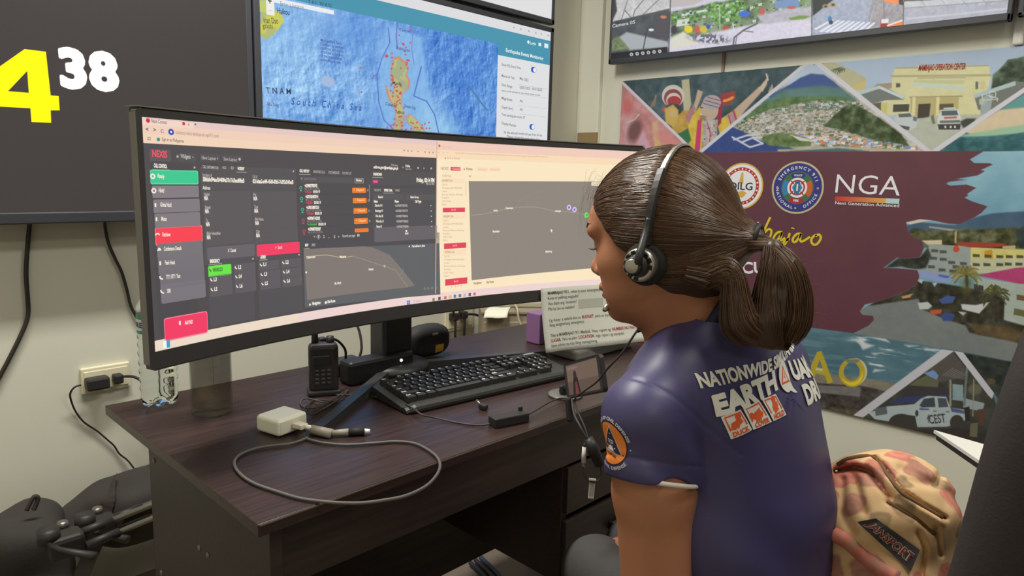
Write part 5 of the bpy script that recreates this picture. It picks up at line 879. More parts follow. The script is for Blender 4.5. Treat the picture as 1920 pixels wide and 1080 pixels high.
# keyboard
KB = mat('keyboard_black', (52, 52, 50), rough=.42); KC = mat('keycap_black', (46, 46, 45), rough=.5); KL = mat('key_legend', (226, 226, 222), rough=.5)
kb = thing('keyboard', 'black desktop keyboard with white legends in front of the monitor', 'keyboard'); kb.location = (.998, 1.045, DZ+.0005); kb.rotation_euler = (0, 0, radians(-5.5))
W, Dp = .452, .160; tilt = Matrix.Rotation(radians(4.5), 4, 'X'); b = MB()
V = []; F = []; prof = [(-.066, .002), (-.068, .008), (-.066, .013), (-.060, .0165), (-.053, .0165), (-.049, .0155), (.066, .0275), (.074, .0285), (.080, .026), (.081, .003)]; N_ = 24
for i in range(N_+1):
    u = -1+2*i/N_; x = u*W/2; k = max(0, abs(u)-.94)/.06; sh = 1-.10*k*k
    for (y, z) in prof: V.append((x, y*sh, z if z < .004 else z-.006*k*k))
n_ = len(prof)
for i in range(N_): F += [(i*n_+j, i*n_+(j+1) % n_, (i+1)*n_+(j+1) % n_, (i+1)*n_+j) for j in range(n_)]
F += [tuple(range(n_)), tuple(N_*n_+j for j in range(n_))[::-1]]; b.add(V, F, KB, smooth=False); b.build('case', kb)
b = MB(); p = Print(lambda s, q_, h: (s, q_, .0255+(q_+.058)*.0968+.0004)); U_ = .0183; slope = Matrix.Rotation(math.atan(.0968), 4, 'X')
def key(x, y, w_, s=None):
    z = .0155+(y+.058)*.0968; M = Matrix.Translation((x, y, z+.0035)) @ slope; ww, dd = w_*U_-.0022, .0152
    V = [(-ww/2, -dd/2, -.004), (ww/2, -dd/2, -.004), (ww/2, dd/2, -.004), (-ww/2, dd/2, -.004), (-ww/2+.0014, -dd/2+.0012, .006), (ww/2-.0014, -dd/2+.0012, .006), (ww/2-.0014, dd/2-.002, .006), (-ww/2+.0014, dd/2-.002, .006)]
    b.add(V, [(3, 2, 1, 0), (4, 5, 6, 7), (0, 1, 5, 4), (1, 2, 6, 5), (2, 3, 7, 6), (3, 0, 4, 7)], KC, M)
    if s: L_ = .0042*len(s)**.62; p.text(s, (x-ww/2+.0028, y+.0012), (x-ww/2+.0028+L_, y+.0012), KL, h=.0046, bold=.05, lift=1)
x0 = -W/2+.012; rowy = [.055, .033, .0155, -.002, -.0195, -.037]
x = x0
for s in ('Esc', None, 'F1', 'F2', 'F3', 'F4', 0, 'F5', 'F6', 'F7', 'F8', 0, 'F9', 'F10', 'F11', 'F12'):
    if s is None: x += U_
    elif s == 0: x += U_*.5
    else: key(x+U_/2, rowy[0], 1, s); x += U_
for r_, row in enumerate(([(c, 1) for c in '`1234567890-=']+[('Back', 2)], [('Tab', 1.5)]+[(c, 1) for c in 'QWERTYUIOP[]']+[('\\', 1.5)], [('Caps', 1.75)]+[(c, 1) for c in "ASDFGHJKL;'"]+[('Enter', 2.25)], [('Shift', 2.25)]+[(c, 1) for c in 'ZXCVBNM,./']+[('Shift', 2.75)], [('Ctrl', 1.25), ('Win', 1.25), ('Alt', 1.25), (None, 6.25), ('Alt', 1.25), ('Fn', 1.25), ('Menu', 1.25), ('Ctrl', 1.25)])):
    x = x0
    for s, w_ in row: key(x+w_*U_/2, rowy[r_+1], w_, s); x += w_*U_
xn = x0+15*U_+.006
for r_, row in ((0, ('Prt', 'Scr', 'Brk')), (1, ('Ins', 'Hom', 'PgU')), (2, ('Del', 'End', 'PgD')), (4, (None, '^', None)), (5, ('<', 'v', '>'))):
    for i, s in enumerate(row):
        if s: key(xn+(i+.5)*U_, rowy[r_], 1, s)
xp = xn+3*U_+.006
for r_, row in ((1, 'N/*-'), (2, '789+'), (3, '456'), (4, '123'), (5, '0.')):
    for i, s in enumerate(row): key(xp+(i+.5)*U_, rowy[r_], 1, s)
b.build('keys', kb); p.build('key_legends', kb)
b = MB(); b.box((.186, .060, .0305), (.034, .007, .0012), KL, .0004); b.build('status_strip', kb)
# white charger and its lead
WP = mat('white_plastic', (246, 244, 230), rough=.4, var=.02); WP2 = mat('white_plastic_face', (232, 228, 208), rough=.45)
t = thing('wall_charger', 'white cube charger with a lead plugged in near the left front of desk', 'charger'); t.location = (.561, 1.090, DZ+.0005); t.rotation_euler = (0, 0, radians(13))
MB().box((0, 0, .0155), (.064, .060, .030), WP, .007, seg=4).build('body', t); MB().box((0, -.0296, .0155), (.056, .0016, .022), WP2, .0006).build('front_face', t)
c_ = [(.556+.012, 1.06, .766), (.590, 1.035, .760), (.603, 1.018, .757)]
cab = thing('charging_lead', 'grey braided charging lead looped on the desk and over its front edge', 'cable'); BR = mat('braid', (92, 88, 84), rough=.6, var=.3, scale=900); SL = mat('sleeve_grey', (160, 154, 140), rough=.4)
loop = [hit(x, y, 2, .7535) for x, y in ((572, 822), (590, 827), (610, 831), (650, 834), (700, 831), (740, 828), (775, 831), (800, 842), (820, 858), (825, 876), (815, 896), (795, 914), (760, 930), (720, 938), (680, 943), (640, 943), (600, 940), (560, 934), (520, 922), (480, 908), (455, 893), (441, 876), (441, 862), (455, 850), (480, 841), (510, 836), (540, 833), (562, 827), (576, 821))]
MB().tube(loop, .0024, BR, 10, sub=5).build('braided_cord', cab)
MB().box((0, 0, 0), (.016, .022, .008), WP2, .001, Matrix.Translation((.573, 1.049, .766)) @ Matrix.Rotation(radians(13), 4, 'Z')).tube([(.577, 1.040, .766), (.592, 1.028, .760)], .0042, WP, 10).build('usb_plug', cab)
MB().tube([(.586, 1.036, .760), (.604, 1.000, .757)], [.0075, .0085], SL, 14).build('cable_wrap', cab)
MB().tube([(.606, 1.003, .757), (.632, .987, .757)], [.005, .0062], SL, 12).tube([(.630, .988, .757), (.652, .973, .757)], .0068, BK2, 12).tube([(.652, .973, .757), (.660, .968, .757)], [.005, .003], WP, 10).build('connector', cab)
# coil of thin black lead, in-line box
thin = mat('thin_lead', (58, 54, 52), rough=.55); t = thing('coiled_lead', 'coil of thin black cord beside the stand leg running past the keyboard', 'cable')
cc = [hit(x, y, 2, .7525+.0035*(i % 3)) for i, (x, y) in enumerate(((755, 700), (720, 712), (690, 726), (655, 745), (615, 755), (575, 747), (563, 757), (580, 766), (612, 757), (645, 735), (652, 732), (630, 752), (600, 770), (583, 777), (570, 768), (590, 750), (620, 752), (650, 757), (672, 755), (690, 740), (660, 741), (630, 740)))]
MB().tube(cc, .0016, thin, 7, sub=6).build('coil', t)
run = [hit(x, y, 2, z) for x, y, z in ((630, 740, .755), (680, 741, .753), (700, 744, .754), (725, 748, .757), (750, 753, .762), (775, 766, .766), (792, 778, .764), (815, 783, .756), (850, 791, .7525), (880, 796, .7525), (905, 797, .7535), (918, 795, .757))]
MB().tube(run, .0017, thin, 7, sub=5).build('cord', t)
MB().tube([hit(x, y, 2, z) for x, y, z in ((984, 780, .757), (1000, 772, .757), (1025, 757, .760), (1045, 748, .760), (1062, 747, .757), (1072, 749, .757))], .0017, thin, 7, sub=5).build('cord', t)
t = thing('inline_box', 'small black inline box on the cord near the desk front edge', 'adapter'); t.location = (.880, .848, DZ+.0005); t.rotation_euler = (0, 0, radians(-13))
MB().box((0, 0, .0085), (.074, .026, .017), BK, .002).box((.030, .008, .020), (.008, .006, .010), BK, .002).build('box', t)
tag(MB().box((.897, .934, DZ+.006), (.012, .018, .011), BK, .003).tube([(.897, .944, .758), (.900, .956, .762)], .003, HND, 8).build('jack_plug'), 'tiny black jack plug standing loose between keyboard and inline box', 'plug')
# telephone on its holder
t = thing('phone_holder', 'grey round-based phone holder with black clamp at desk front', 'holder'); t.location = (1.085, .885, DZ+.0005); GM = mat('grey_metal', (120, 118, 114), rough=.4, metal=.4)
MB().lathe([(0, 0), (.036, 0), (.036, .003), (.034, .0045), (0, .005)], GM, n=36).build('base', t); MB().lathe([(0, .0), (.008, .0), (.010, .006), (.008, .014), (0, .016)], BK, (-.008, -.002, .005), 20).box((-.008, -.002, .018), (.018, .012, .012), BK, .003).build('ball_joint', t)
pBL, pBR, pTL = Vector(at(1064, 748, 1.33)), Vector(at(1127, 736, 1.205)), Vector(at(1055, 691, 1.345)); Mp = frame(pBL, pBR-pBL, pTL-pBL); lx = .150; ly = .066; inv = Vector((1.085, .885, DZ+.0005))
MB().tube([(-.008, -.002, .02), Mp @ Vector((.02, .02, -.012))-inv], .005, BK, 10).box((.03, .03, -.012), (.05, .03, .006), BK, .002, Matrix.Translation(-inv) @ Mp).build('clamp', t)
MB().box((0, 0, 0), (.014, .012, .046), BK, .005, frame(Vector(at(1068, 768, 1.29))-inv, (1, -.3, 0), (.25, .2, 1)) @ Matrix.Rotation(-pi/2, 4, 'X')).build('rubber_foot', t)
ph = thing('mobile_phone', 'black mobile phone on its side showing a dim video by her sleeve', 'phone'); ph.location = pBL; Mq = Matrix.Translation(-pBL) @ Mp
MB().prism(rrect(lx, ly, .008, 5, (lx/2, ly/2)), -.008, BK, Mq).build('body', ph)
p = Print(lambda s, q_, h: Mq @ Vector((s, q_, .0003+h*.00005))); p.poly(rrect(lx-.006, ly-.005, .006, 4, (lx/2, ly/2)), G((48, 44, 42))); p.rect((.012, .006), (lx-.012, ly-.005), G((96, 80, 70))); p.rect((.012, .030), (lx-.012, ly-.005), G((112, 94, 82)))
p.rect((.016, .052), (.060, .057), G((128, 108, 96))); p.poly([(.030, .006), (.038, .036), (.046, .044), (.056, .034), (.062, .006)], G((42, 34, 38))); p.disc((.046, .042), .007, G((60, 44, 40)), 14); p.poly([(.040, .006), (.044, .028), (.050, .028), (.056, .006)], G((110, 62, 58))); p.build('screen', ph)
# sheet of instructions taped under the screen
pa0 = ms(1011, 544)[0]; pa1 = ML+.035; t = thing('instruction_sheet', 'white printed sheet hanging from lower right of the curved monitor', 'paper'); PW, PHt = pa1-pa0, .152
def pap(s, q_, h):
    a = Vector(mon(pa0+s, 0, .006+h*.00006)); a.z = MZ0+.004+q_; k = -q_/PHt; d = Vector((-cos(MA0-(pa0+s)/MR), -sin(MA0-(pa0+s)/MR), 0)); return a+d*(.012*k+.05*k*k*.35+.0022*sin(s*26+k*3)*k)
PAP = mat('paper_white', (240, 242, 232), rough=.8, var=.03, scale=14)
V = []; F = []
for i in range(25):
    for j in range(13): V.append(pap(PW*i/24, -PHt*j/12, 0))
F = [(i*13+j, i*13+j+1, (i+1)*13+j+1, (i+1)*13+j) for i in range(24) for j in range(12)]
o = mesh('sheet', V, F, PAP, t, True); o.modifiers.new('thickness', 'SOLIDIFY').thickness = .0003
p = Print(lambda s, q_, h: pap(s, q_, 12), cell=(PW/24, PHt/12)); IK = mat('print_ink', (112, 116, 112), rough=.8); IR = mat('print_red', (190, 84, 84), rough=.8)
def ln(y, parts, h=.0078):
    x = .020
    for s_, c_, b_ in parts:
        w_ = glyphs(s_, b_)[0][:, 0].max()*h*.86; p.text(s_, (x, -y), (x+w_, -y), c_, h=h, bold=b_); x += w_+.005
ln(.016, [('MAMBAJAO 911,', mat('print_ink_bold', (74, 78, 76), rough=.8), .015), ('what is your emergency? Naa sa', IK, 0)]); ln(.028, [('Kinsa ni palihog magsulti?', IK, 0)]); ln(.041, [('Asa dapit ang', IK, 0), ('location?', IK, 0)]); ln(.054, [('Pila ka tao sa naitabo?', IK, 0)])
ln(.081, [('Ug dunay', IK, 0), ('a vehicle kini sa', IK, 0), ('BUDGET', IR, .02), ('para sa inyong mga', IK, 0)]); ln(.092, [('ilang panginahang emergency.', IK, 0)]); ln(.117, [('This is MAMBAJAO 911 Medical,', IK, .01), ('Naay report ng', IK, 0), ('NUMBER NG PASYENTE', IR, .02)]); ln(.129, [('LUGAR.', IR, .02), ('Para sa pilot', IK, 0), ('LOCATION', IR, .02), ('mga report ng naospital', IK, 0)]); ln(.141, [('been advise na may ilang manugtawag.', IK, 0)])
p.poly(rrect(.075, .022, .001, 2, (.150, -.045)), mat('paper_note', (206, 208, 198), rough=.8)); p.text('Unsa ang emergency', (.118, -.043), (.172, -.042), IK, h=.005); p.text('tawag sa 911', (.122, -.053), (.165, -.052), IK, h=.005); p.build('print', t)
# small things beyond the keyboard
tag(MB().box((1.43, 1.085, DZ+.0135), (.24, .10, .026), mat('grey_box', (132, 130, 124), rough=.5), .006).build('flat_box'), 'flat grey box lying on the desk under the hanging sheet', 'box')
tag(MB().box((1.415, 1.235, DZ+.0425), (.10, .05, .084), mat('purple_card', (136, 96, 140), rough=.6), .003).build('carton'), 'small purple carton on the desk behind the hanging sheet', 'carton')
BEI = mat('beige_paint', (150, 138, 118), rough=.55, var=.03); CA = radians(-40); cab0 = hit(902, 583, 2, .71); cdx, cdy = np.array((cos(CA), sin(CA), 0)), np.array((-sin(CA), cos(CA), 0)); t = thing('low_cabinet', 'low beige cabinet across the back corner beyond the desk', 'cabinet'); cc0 = cab0+cdx*.27+cdy*.13; t.location = (cc0[0], cc0[1], 0); t.rotation_euler = (0, 0, CA)
MB().box((0, 0, .348), (.53, .25, .696), BEI, .004).box((0, 0, .703), (.54, .26, .014), BEI, .004).build('body', t)
for sx in (-1, 1): o = MB().box((sx*.132, -.128, .36), (.255, .012, .62), BEI, .003).build('door', t); MB().box((sx*.025, -.140, .45), (.012, .014, .08), HND, .003).build('handle', o)
k0 = cab0+cdx*.26+cdy*.13; t = thing('beige_keyboard', 'old beige keyboard with dark keys lying on the low cabinet', 'keyboard'); t.location = (k0[0], k0[1], .7105); t.rotation_euler = (0, 0, CA-radians(4)); BG2 = mat('beige_plastic', (178, 170, 146), rough=.55)
MB().box((0, 0, .012), (.40, .15, .024), BG2, .006).box((0, .01, .026), (.38, .11, .006), BG2, .002).build('case', t); b = MB(); DKK = mat('dark_key', (70, 66, 58), rough=.5); [b.box((-.17+i*.0178, -.030+j*.02, .032), (.015, .016, .008), DKK if (i > 3 or j > 1) else BG2, .002) for i in range(20) for j in range(5)]; b.build('keys', t)
MB().tube([(-.12, -.07, .020), (-.13, -.10, .024), (-.12, -.155, .012), (-.112, -.165, -.03), (-.09, -.168, -.07), (-.08, -.168, -.11)], .004, mat('beige_lead', (186, 176, 150), rough=.5), 8, sub=5).build('lead', t)
V = []; F = []
for i in range(9):
    for j in range(9): u, v = .015+.085*i/8, -.03+.10*j/8; q_ = cab0+cdx*(u+v*.25)+cdy*v; V.append((q_[0], q_[1], .712+.001*sin(i)-max(0, -v)*.7))
F = [(i*9+j, (i+1)*9+j, (i+1)*9+j+1, i*9+j+1) for i in range(8) for j in range(8)]
tag(mesh('paper_sheet', V, F, mat('paper_cream', (230, 226, 206), rough=.8), smooth=True), 'loose white paper sheet drooping over the edge of the low cabinet', 'paper').modifiers.new('thickness', 'SOLIDIFY').thickness = .0004

# ================================================================== wall sockets and cables
OUT = mat('outlet_plastic', (222, 214, 184), rough=.4, var=.02)
t = thing('wall_outlet', 'cream wall outlet with black plugs left of the desk', 'outlet'); t.location = (.562, YB, .616)
MB().box((0, -.006, 0), (.122, .012, .072), OUT, .003).box((0, -.013, 0), (.108, .004, .052), OUT, .001).build('plate', t)
t2 = thing('plug_adapter', 'black plug adapter in the left wall outlet with thin cord hanging', 'adapter'); t2.location = (.534, YB-.030, .612)
MB().box((0, 0, 0), (.056, .034, .034), BK, .006).build('body', t2); ob = Vector(t2.location)
MB().tube([Vector(hit(x, y, 1, YB-d))-ob for x, y, d in ((152, 722, .03), (140, 726, .03), (132, 737, .026), (133, 750, .018), (142, 772, .012), (158, 792, .009), (182, 808, .008), (203, 826, .008), (214, 836, .008), (224, 851, .008), (238, 862, .012), (248, 874, .02), (262, 894, .03))], .0025, BK2, 8, sub=5).build('cord', t2)
t2 = thing('power_plug', 'black plug in the right socket of the left wall outlet', 'plug'); t2.location = (.586, YB-.026, .614); ob = Vector(t2.location)
MB().box((0, 0, 0), (.024, .030, .026), BK, .005).build('body', t2); MB().tube([Vector(hit(x, y, 1, YB-d))-ob for x, y, d in ((216, 709, .03), (230, 706, .035), (248, 706, .04), (262, 712, .05), (272, 724, .06), (280, 760, .05), (288, 810, .04), (291, 835, .03))], .004, BK2, 8, sub=5).build('cord', t2)
def wcab(pts, r, lab): return tag(MB().tube([hit(x, y, 1, YB-d) for x, y, d in pts], r, mat('wall_cable', (46, 44, 40), rough=.5), 8, sub=6).build('power_cable'), lab, 'cable')
wcab(((56, 405, .03), (55, 425, .012), (51, 470, .010), (49, 515, .010), (52, 560, .010), (53, 585, .010), (49, 605, .010), (36, 635, .010), (16, 675, .010), (0, 705, .010), (-20, 745, .010), (-60, 850, .010), (-70, 1000, .010), (-60, 1150, .02)), .0055, 'black cable hanging below clock television, left of the other one')
wcab(((197, 405, .03), (197, 425, .012), (203, 455, .010), (216, 485, .010), (228, 510, .010), (237, 540, .010), (246, 575, .010), (262, 604, .010), (275, 625, .010), (290, 660, .010), (296, 700, .010), (302, 760, .010), (303, 820, .012)), .0042, 'black cable from clock television running down behind the curved monitor')
t = thing('wall_outlet', 'cream wall outlet with two black plugs beyond the zipped case', 'outlet'); t.location = (1.862, YB, .625); MB().box((0, -.006, 0), (.15, .012, .115), OUT, .003).box((0, -.013, 0), (.13, .004, .09), OUT, .001).build('plate', t)
for (x, y, lab, pts) in ((851, 594, 'left black plug in the outlet beyond the zipped case', ((849, 592, .04), (852, 575, .05), (857, 555, .06), (860, 520, .06))), (868, 590, 'right black plug in the outlet beyond the zipped case', ((870, 590, .04), (882, 589, .05), (895, 591, .06), (915, 598, .05)))):
    o3 = hit(x, y, 1, YB-.028); t3 = thing('power_plug', lab, 'plug', None); t3.location = o3; MB().box((0, 0, 0), (.030, .034, .03), BK, .005).build('body', t3)
    MB().tube([Vector(hit(a, c, 1, YB-d))-Vector(o3) for a, c, d in pts], .005, BK2, 8, sub=5).build('cord', t3); MB().tube([Vector((0, -.01, -.01)), Vector((-.004, -.014, -.06)), Vector((-.004, -.01, -.2)), Vector((0, 0, -.4))], .005, BK2, 8, sub=5).build('cord', t3)
tag(MB().box((XR-.026, 2.03, 1.375), (.012, .11, .05), mat('brown_card', (150, 128, 92), rough=.8), .002).build('card_piece'), 'small brown card piece fixed near the wall corner above the monitor', 'card')
for i, c in enumerate(((40, 46, 62), (44, 44, 50), (52, 60, 84))):
    y0 = i*.022; tag(MB().tube([(1.36+y0, 1.46, .012), (1.33+y0, 1.34, .009), (1.24+y0*1.6, 1.20, .009), (1.12+y0*2, 1.05, .009), (.98+y0*2, .9, .009)], .007, mat('floor_cable_%d' % i, c, rough=.5), 8, sub=6).build('floor_cable'), ('dark blue cable on the floor under the desk, nearest left', 'black cable on floor between two blue cables under desk', 'light blue cable on the floor under the desk, nearest drawers')[i], 'cable')

# ================================================================== the person at the desk
def unit(v): v = np.asarray(v, float); return v/np.linalg.norm(v)
HYAW, HPIT = radians(100), radians(-10); HF = np.array([cos(HYAW)*cos(HPIT), sin(HYAW)*cos(HPIT), sin(HPIT)]); HL = np.array([-sin(HYAW), cos(HYAW), 0]); HU = np.cross(HF, HL); HR = np.array([HF, HL, HU])
HC = at(1250, 452, .965)
def hp(a, b, c): return HC+a*HF+b*HL+c*HU   # head frame: forward, her left, up
def ax(*seg):                               # graded axis: (start, stop, step) ...
    return np.concatenate([np.arange(a, b-1e-6, s) for a, b, s in seg])
SKIN = mat('skin', (172, 116, 86), rough=.5, var=.05, scale=18, sss=.12, bump=.06, bscale=900)
person = thing('person', 'seated woman in navy drill shirt and headset, hair in a ponytail', 'person'); person.location = (.92, .44, .46)
def pc(o): o.parent = person; o.location = -person.location; return o
SL_, SR_ = (.740, .470, .905), (1.075, .455, .915); TY = radians(-5)
f = Field(ax((.62, .755, .005), (.755, .935, .0021), (.935, 1.22, .005)), ax((.26, .39, .005), (.39, .665, .0021), (.665, 1.0, .006)), ax((.0, .93, .006), (.93, 1.235, .0021)))
H = lambda c, r: f.ell(hp(*c), r, HR)
HB = 0.012
D = H((.001, 0, .030), (.089, .074, .083)); D = smin(D, H((.034, 0, -.026), (.062, .058, .078)), .03); D = smin(D, H((.046, 0, -.070), (.044, .046, .036)), .025); D = smin(D, H((.078, 0, -.092), (.019, .022, .017)), .022)
D = smin(D, H((.083, 0, .040), (.021, .046, .032)), .025)
for s in (-1, 1):
    D = smin(D, H((.058, .036*s, -.022), (.030, .026, .026)), .02); D = smin(D, H((.052, .030*s, -.058), (.030, .024, .030)), .02)
    D = smax(D, -H((.1035, .031*s, .006), (.013, .017, .010)), .012); D = smin(D, H((.080, .031*s, .004), (.0145, .0145, .0125)), .004); D = smin(D, H((.0880, .030*s, .026), (.010, .022, .008)), .016)
    D = smin(D, H((-.012, .074*s, -.010), (.020, .009, .031)), .006); D = smax(D, -H((-.008, .083*s, -.006), (.011, .006, .018)), .006)
D = smin(D, f.cone(hp(.092, 0, .012), hp(.1085, 0, -.024), .0075, .0095), .012); D = smin(D, H((.1090, 0, -.0285), (.0110, .0110, .0098)), .008)
for s in (-1, 1): D = smin(D, H((.1000, .0110*s, -.033), (.0100, .0075, .0078)), .006); D = smax(D, -H((.104, .006*s, -.040), (.006, .0035, .004)), .003)
D = smin(D, H((.095, 0, -.055), (.012, .024, .0085)), .008); D = smin(D, H((.0985, 0, -.0585), (.0085, .020, .0050)), .004); D = smin(D, H((.0955, 0, -.0690), (.0095, .018, .0062)), .006); D = smax(D, -H((.107, 0, -.0632), (.010, .022, .0014)), .003)
D = smin(D, f.cone(hp(-.022, 0, -.055), (.888, .462, .975), .050, .055), .03); D = smin(D, f.cone(hp(.018, 0, -.075), (.872, .505, .965), .034, .045), .03)
# trunk, arms and legs
B = f.ell((.900, .475, .84), (.150, .095, .15)); B = smin(B, f.chain([(SL_[0]+.004, SL_[1], SL_[2]-.006), (.888, .465, .955), (SR_[0]-.004, SR_[1], SR_[2]-.006)], [.036, .046, .036], .03), .05); B = smin(B, f.ell((.92, .445, .66), (.135, .10, .18)), .06); B = smin(B, f.ell((.93, .43, .53), (.165, .125, .09)), .05)
B = smin(B, f.chain([(SL_[0]+.004, SL_[1], SL_[2]-.008), (.748, .458, .80), (.752, .442, .640), (.85, .474, .574), (.945, .512, .562)], [.038, .0485, .0445, .036, .026], .02), .03)
B = smin(B, f.chain([(SR_[0], SR_[1], SR_[2]-.006), (1.085, .445, .80), (1.095, .44, .645), (1.075, .50, .580), (1.055, .540, .568)], [.038, .0455, .042, .036, .026], .02), .03)
for s, w0, dr in ((-1, (.945, .512, .562), (.86, .51)), (1, (1.055, .540, .568), (-.25, .97))):   # hands resting on the thighs
    w0 = np.array(w0); fy = np.array((*dr, 0)); fx_ = np.array((dr[1], -dr[0], 0)); q3 = lambda a, b_, c: w0+fx_*a+fy*b_+np.array((0, 0, c))
    B = smin(B, f.chain([q3(0, .02, -.004), q3(0, .065, -.008)], [.024, .030], .02), .015)
    for k, ln_ in enumerate((.066, .074, .070, .056) if s > 0 else (.056, .070, .074, .066)):
        o_ = -.028+k*.0187; e_ = .003*(k-1.5); B = smin(B, f.chain([q3(o_, .078, -.008), q3(o_+e_*.6, .078+ln_*.5, -.010), q3(o_+e_, .078+ln_*.82, -.022), q3(o_+e_, .078+ln_, -.036)], [.0088, .0082, .0075, .0066], .003), .004)
    B = smin(B, f.chain([q3(-s*.030, .020, -.006), q3(-s*.050, .048, -.014), q3(-s*.052, .074, -.024)], [.0115, .0095, .008], .004), .008)
for hx, kx, fx in ((.865, .965, .96), (1.0, 1.09, 1.10)):
    B = smin(B, f.chain([(hx, .43, .52), (kx, .700, .484), (fx, .74, .09)], [.072, .050, .036], .03), .03); B = smin(B, f.chain([(fx, .74, .045), (fx+.01, .89, .032)], [.038, .028], .02), .02)
f.D = smin(D, B, .025); body = pc(f.build('body', SKIN, relax=1)); del D, B, H
# eyebrows and lashes
HAIR2 = mat('brow_hair', (34, 24, 20), rough=.6); b = MB(); bb = BVHTree.FromObject(body, bpy.context.evaluated_depsgraph_get())
def onface(b_, c_, off=.0006):
    o_ = Vector(hp(.2, b_, c_))+person.location; r = bb.ray_cast(o_, Vector(-HF)); return ((r[0] if r[0] else Vector(hp(.09, b_, c_)))-Vector(0*HF))+Vector(HF)*off
bb = BVHTree.FromPolygons([v.co[:] for v in body.data.vertices], [p_.vertices[:] for p_ in body.data.polygons])
def onface(b_, c_, off=.0006): r = bb.ray_cast(Vector(hp(.2, b_, c_)), Vector(-HF)); return (r[0] or Vector(hp(.09, b_, c_)))+Vector(HF)*off
for s in (-1, 1):
    b = MB()
    for k in range(26): x = .012+.036*k/25; y = .030+.006*sin(pi*k/25*.8); b.tube([onface(s*x, y-.002), onface(s*(x+.004), y+.003, .0012)], [.0007, .0003], HAIR2, 4)
    pc(b.build('eyebrow'))
    b = MB()
    for k in range(13): x = .020+.024*k/12; p0 = onface(s*x, .001, -.0005); b.tube([p0, p0+Vector(HF)*.005-Vector(HU)*.002, p0+Vector(HF)*.010+Vector(HU)*.001+Vector(HL)*(s*.003*(k/12))], [.0006, .0004, .0002], HAIR2, 4)
    pc(b.build('eyelashes'))
pc(MB().tube([onface(x, -.0635, -.002) for x in np.linspace(-.021, .021, 12)], .003, mat('lips', (140, 78, 70), rough=.4), 6).build('lips'))

# ---- shirt
NAVY = mat('navy_jersey', (66, 62, 102), rough=.44, var=.04, scale=40, bump=.05, bscale=1800, spec=.6)
f = Field(np.arange(.655, 1.18, .0027), np.arange(.25, .64, .0027), np.arange(.45, 1.02, .0027)); ct, st_ = cos(TY), sin(TY)
RT = np.array([[ct, st_, 0], [-st_, ct, 0], [0, 0, 1]])
D = f.ell((.920, .478, .86), (.145, .108, .15), RT); D = smin(D, f.box((.925, .455, .80), (.140, .094, .135), .06, RT), .06)
D = smin(D, f.chain([SL_, (.805, .462, .936), (.886, .458, .986), (.985, .46, .936), SR_], [.050, .055, .058, .055, .050], .03), .045)
D = smin(D, f.ell((.945, .428, .68), (.168, .132, .20), RT), .06); D = smin(D, f.ell((.960, .415, .53), (.186, .146, .12), RT), .05)
def sleeve(S0, e): return f.chain([S0, e], [.0535, .0590], .02)
SE = (.748, .458, .785); s1 = smax(sleeve((SL_[0], SL_[1], SL_[2]-.010), SE), f.half((.747, .458, .817), (-.34, -.16, -1)), .003); s2 = smax(sleeve((SR_[0], SR_[1], SR_[2]-.010), (1.088, .445, .79)), f.half((1.078, .45, .812), (0, 0, -1)), .003)
band = np.exp(-((f.Z-.841+(f.Y-.458)*.16+(f.X-.747)*.34)/.0018)**2)*.0022; s1 = s1+band; s2 = s2+band
# folds on the sleeves: soft ridges falling from the shoulder seam
for (S0, sg) in ((SL_, 1), (SR_, -1)):
    u = (f.X-S0[0])*sg; v = f.Z-S0[2]; w_ = u*.9+v*.42; fold = np.sin(w_*88+np.sin(v*26)*1.2)*np.clip((f.Y*0-v-.01)/.05, 0, 1)*np.clip((v+.11)/.03, 0, 1)*.0060
    if sg == 1: s1 = s1+fold
    else: s2 = s2+fold
CN = np.array((.882, .460, 1.008)); cax = unit(hp(-.02, 0, -.06)-CN+(0, .02, 0)); cfw = unit((HF[0], HF[1], 0)); stand = smax(f.cone((.888, .456, .96), CN+cax*.03, .070, .0585), f.half(CN+cax*.006, cax+.42*cfw), .006); D = smin(D, stand, .035)
D = smin(D, s1, .022); D = smin(D, s2, .022)
n_ = noise3(f.X, f.Y, f.Z, 9, 3)-.5; D = D+n_*.009+np.sin((f.Z*1.0+f.X*.55)*52+n_*9)*.0028*np.clip((.88-f.Z)/.2, 0, 1)
D = D+np.exp(-((f.X+f.Z*1.0-1.668)/.0020)**2)*.0022*(f.Z > .855)*(f.X < .83)+np.exp(-((f.X-f.Z*1.0-.152)/.0020)**2)*.0018*(f.Z > .855)*(f.X > .97)
D = smax(D, f.half((.95, .42, .47), (0, 0, -1)), .01)
f.D = D.astype(np.float32); shirt = f.build('shirt', NAVY, relax=2); pc(shirt)
SBV = BVHTree.FromPolygons([v.co[:] for v in shirt.data.vertices], [p_.vertices[:] for p_ in shirt.data.polygons])
WPIP = mat('white_piping', (214, 210, 204), rough=.6)
ringp = lambda cx, cy, z, r, t_=0: [(cx+r*cos(a), cy+r*sin(a), z+t_*cos(a)) for a in np.linspace(0, 2*pi, 40, endpoint=False)]
pc(MB().tube([(q_[0], q_[1], q_[2]-(q_[1]-.4585)*.16-(q_[0]-.7475)*.34) for q_ in ringp(.7475, .4580, .8140, .0558)], .0030, WPIP, 8, closed=True).build('sleeve_piping')); pc(MB().tube(ringp(1.086, .446, .8105, .0515), .0030, WPIP, 8, closed=True).build('sleeve_piping'))
cx_ = unit(np.cross((0, 1, 0), cax)); cy_ = np.cross(cax, cx_)
cr = []
for k in range(40):
    a = 2*pi*k/40; d_ = cx_*cos(a)+cy_*sin(a); cr.append(CN+d_*.0575+cax*(.002-.42*d_.dot(cfw)*.0575))
b = MB(); b.tube(cr, .0085, mat('collar_knit', (34, 33, 66), rough=.6), 10, closed=True); pc(b.build('collar'))
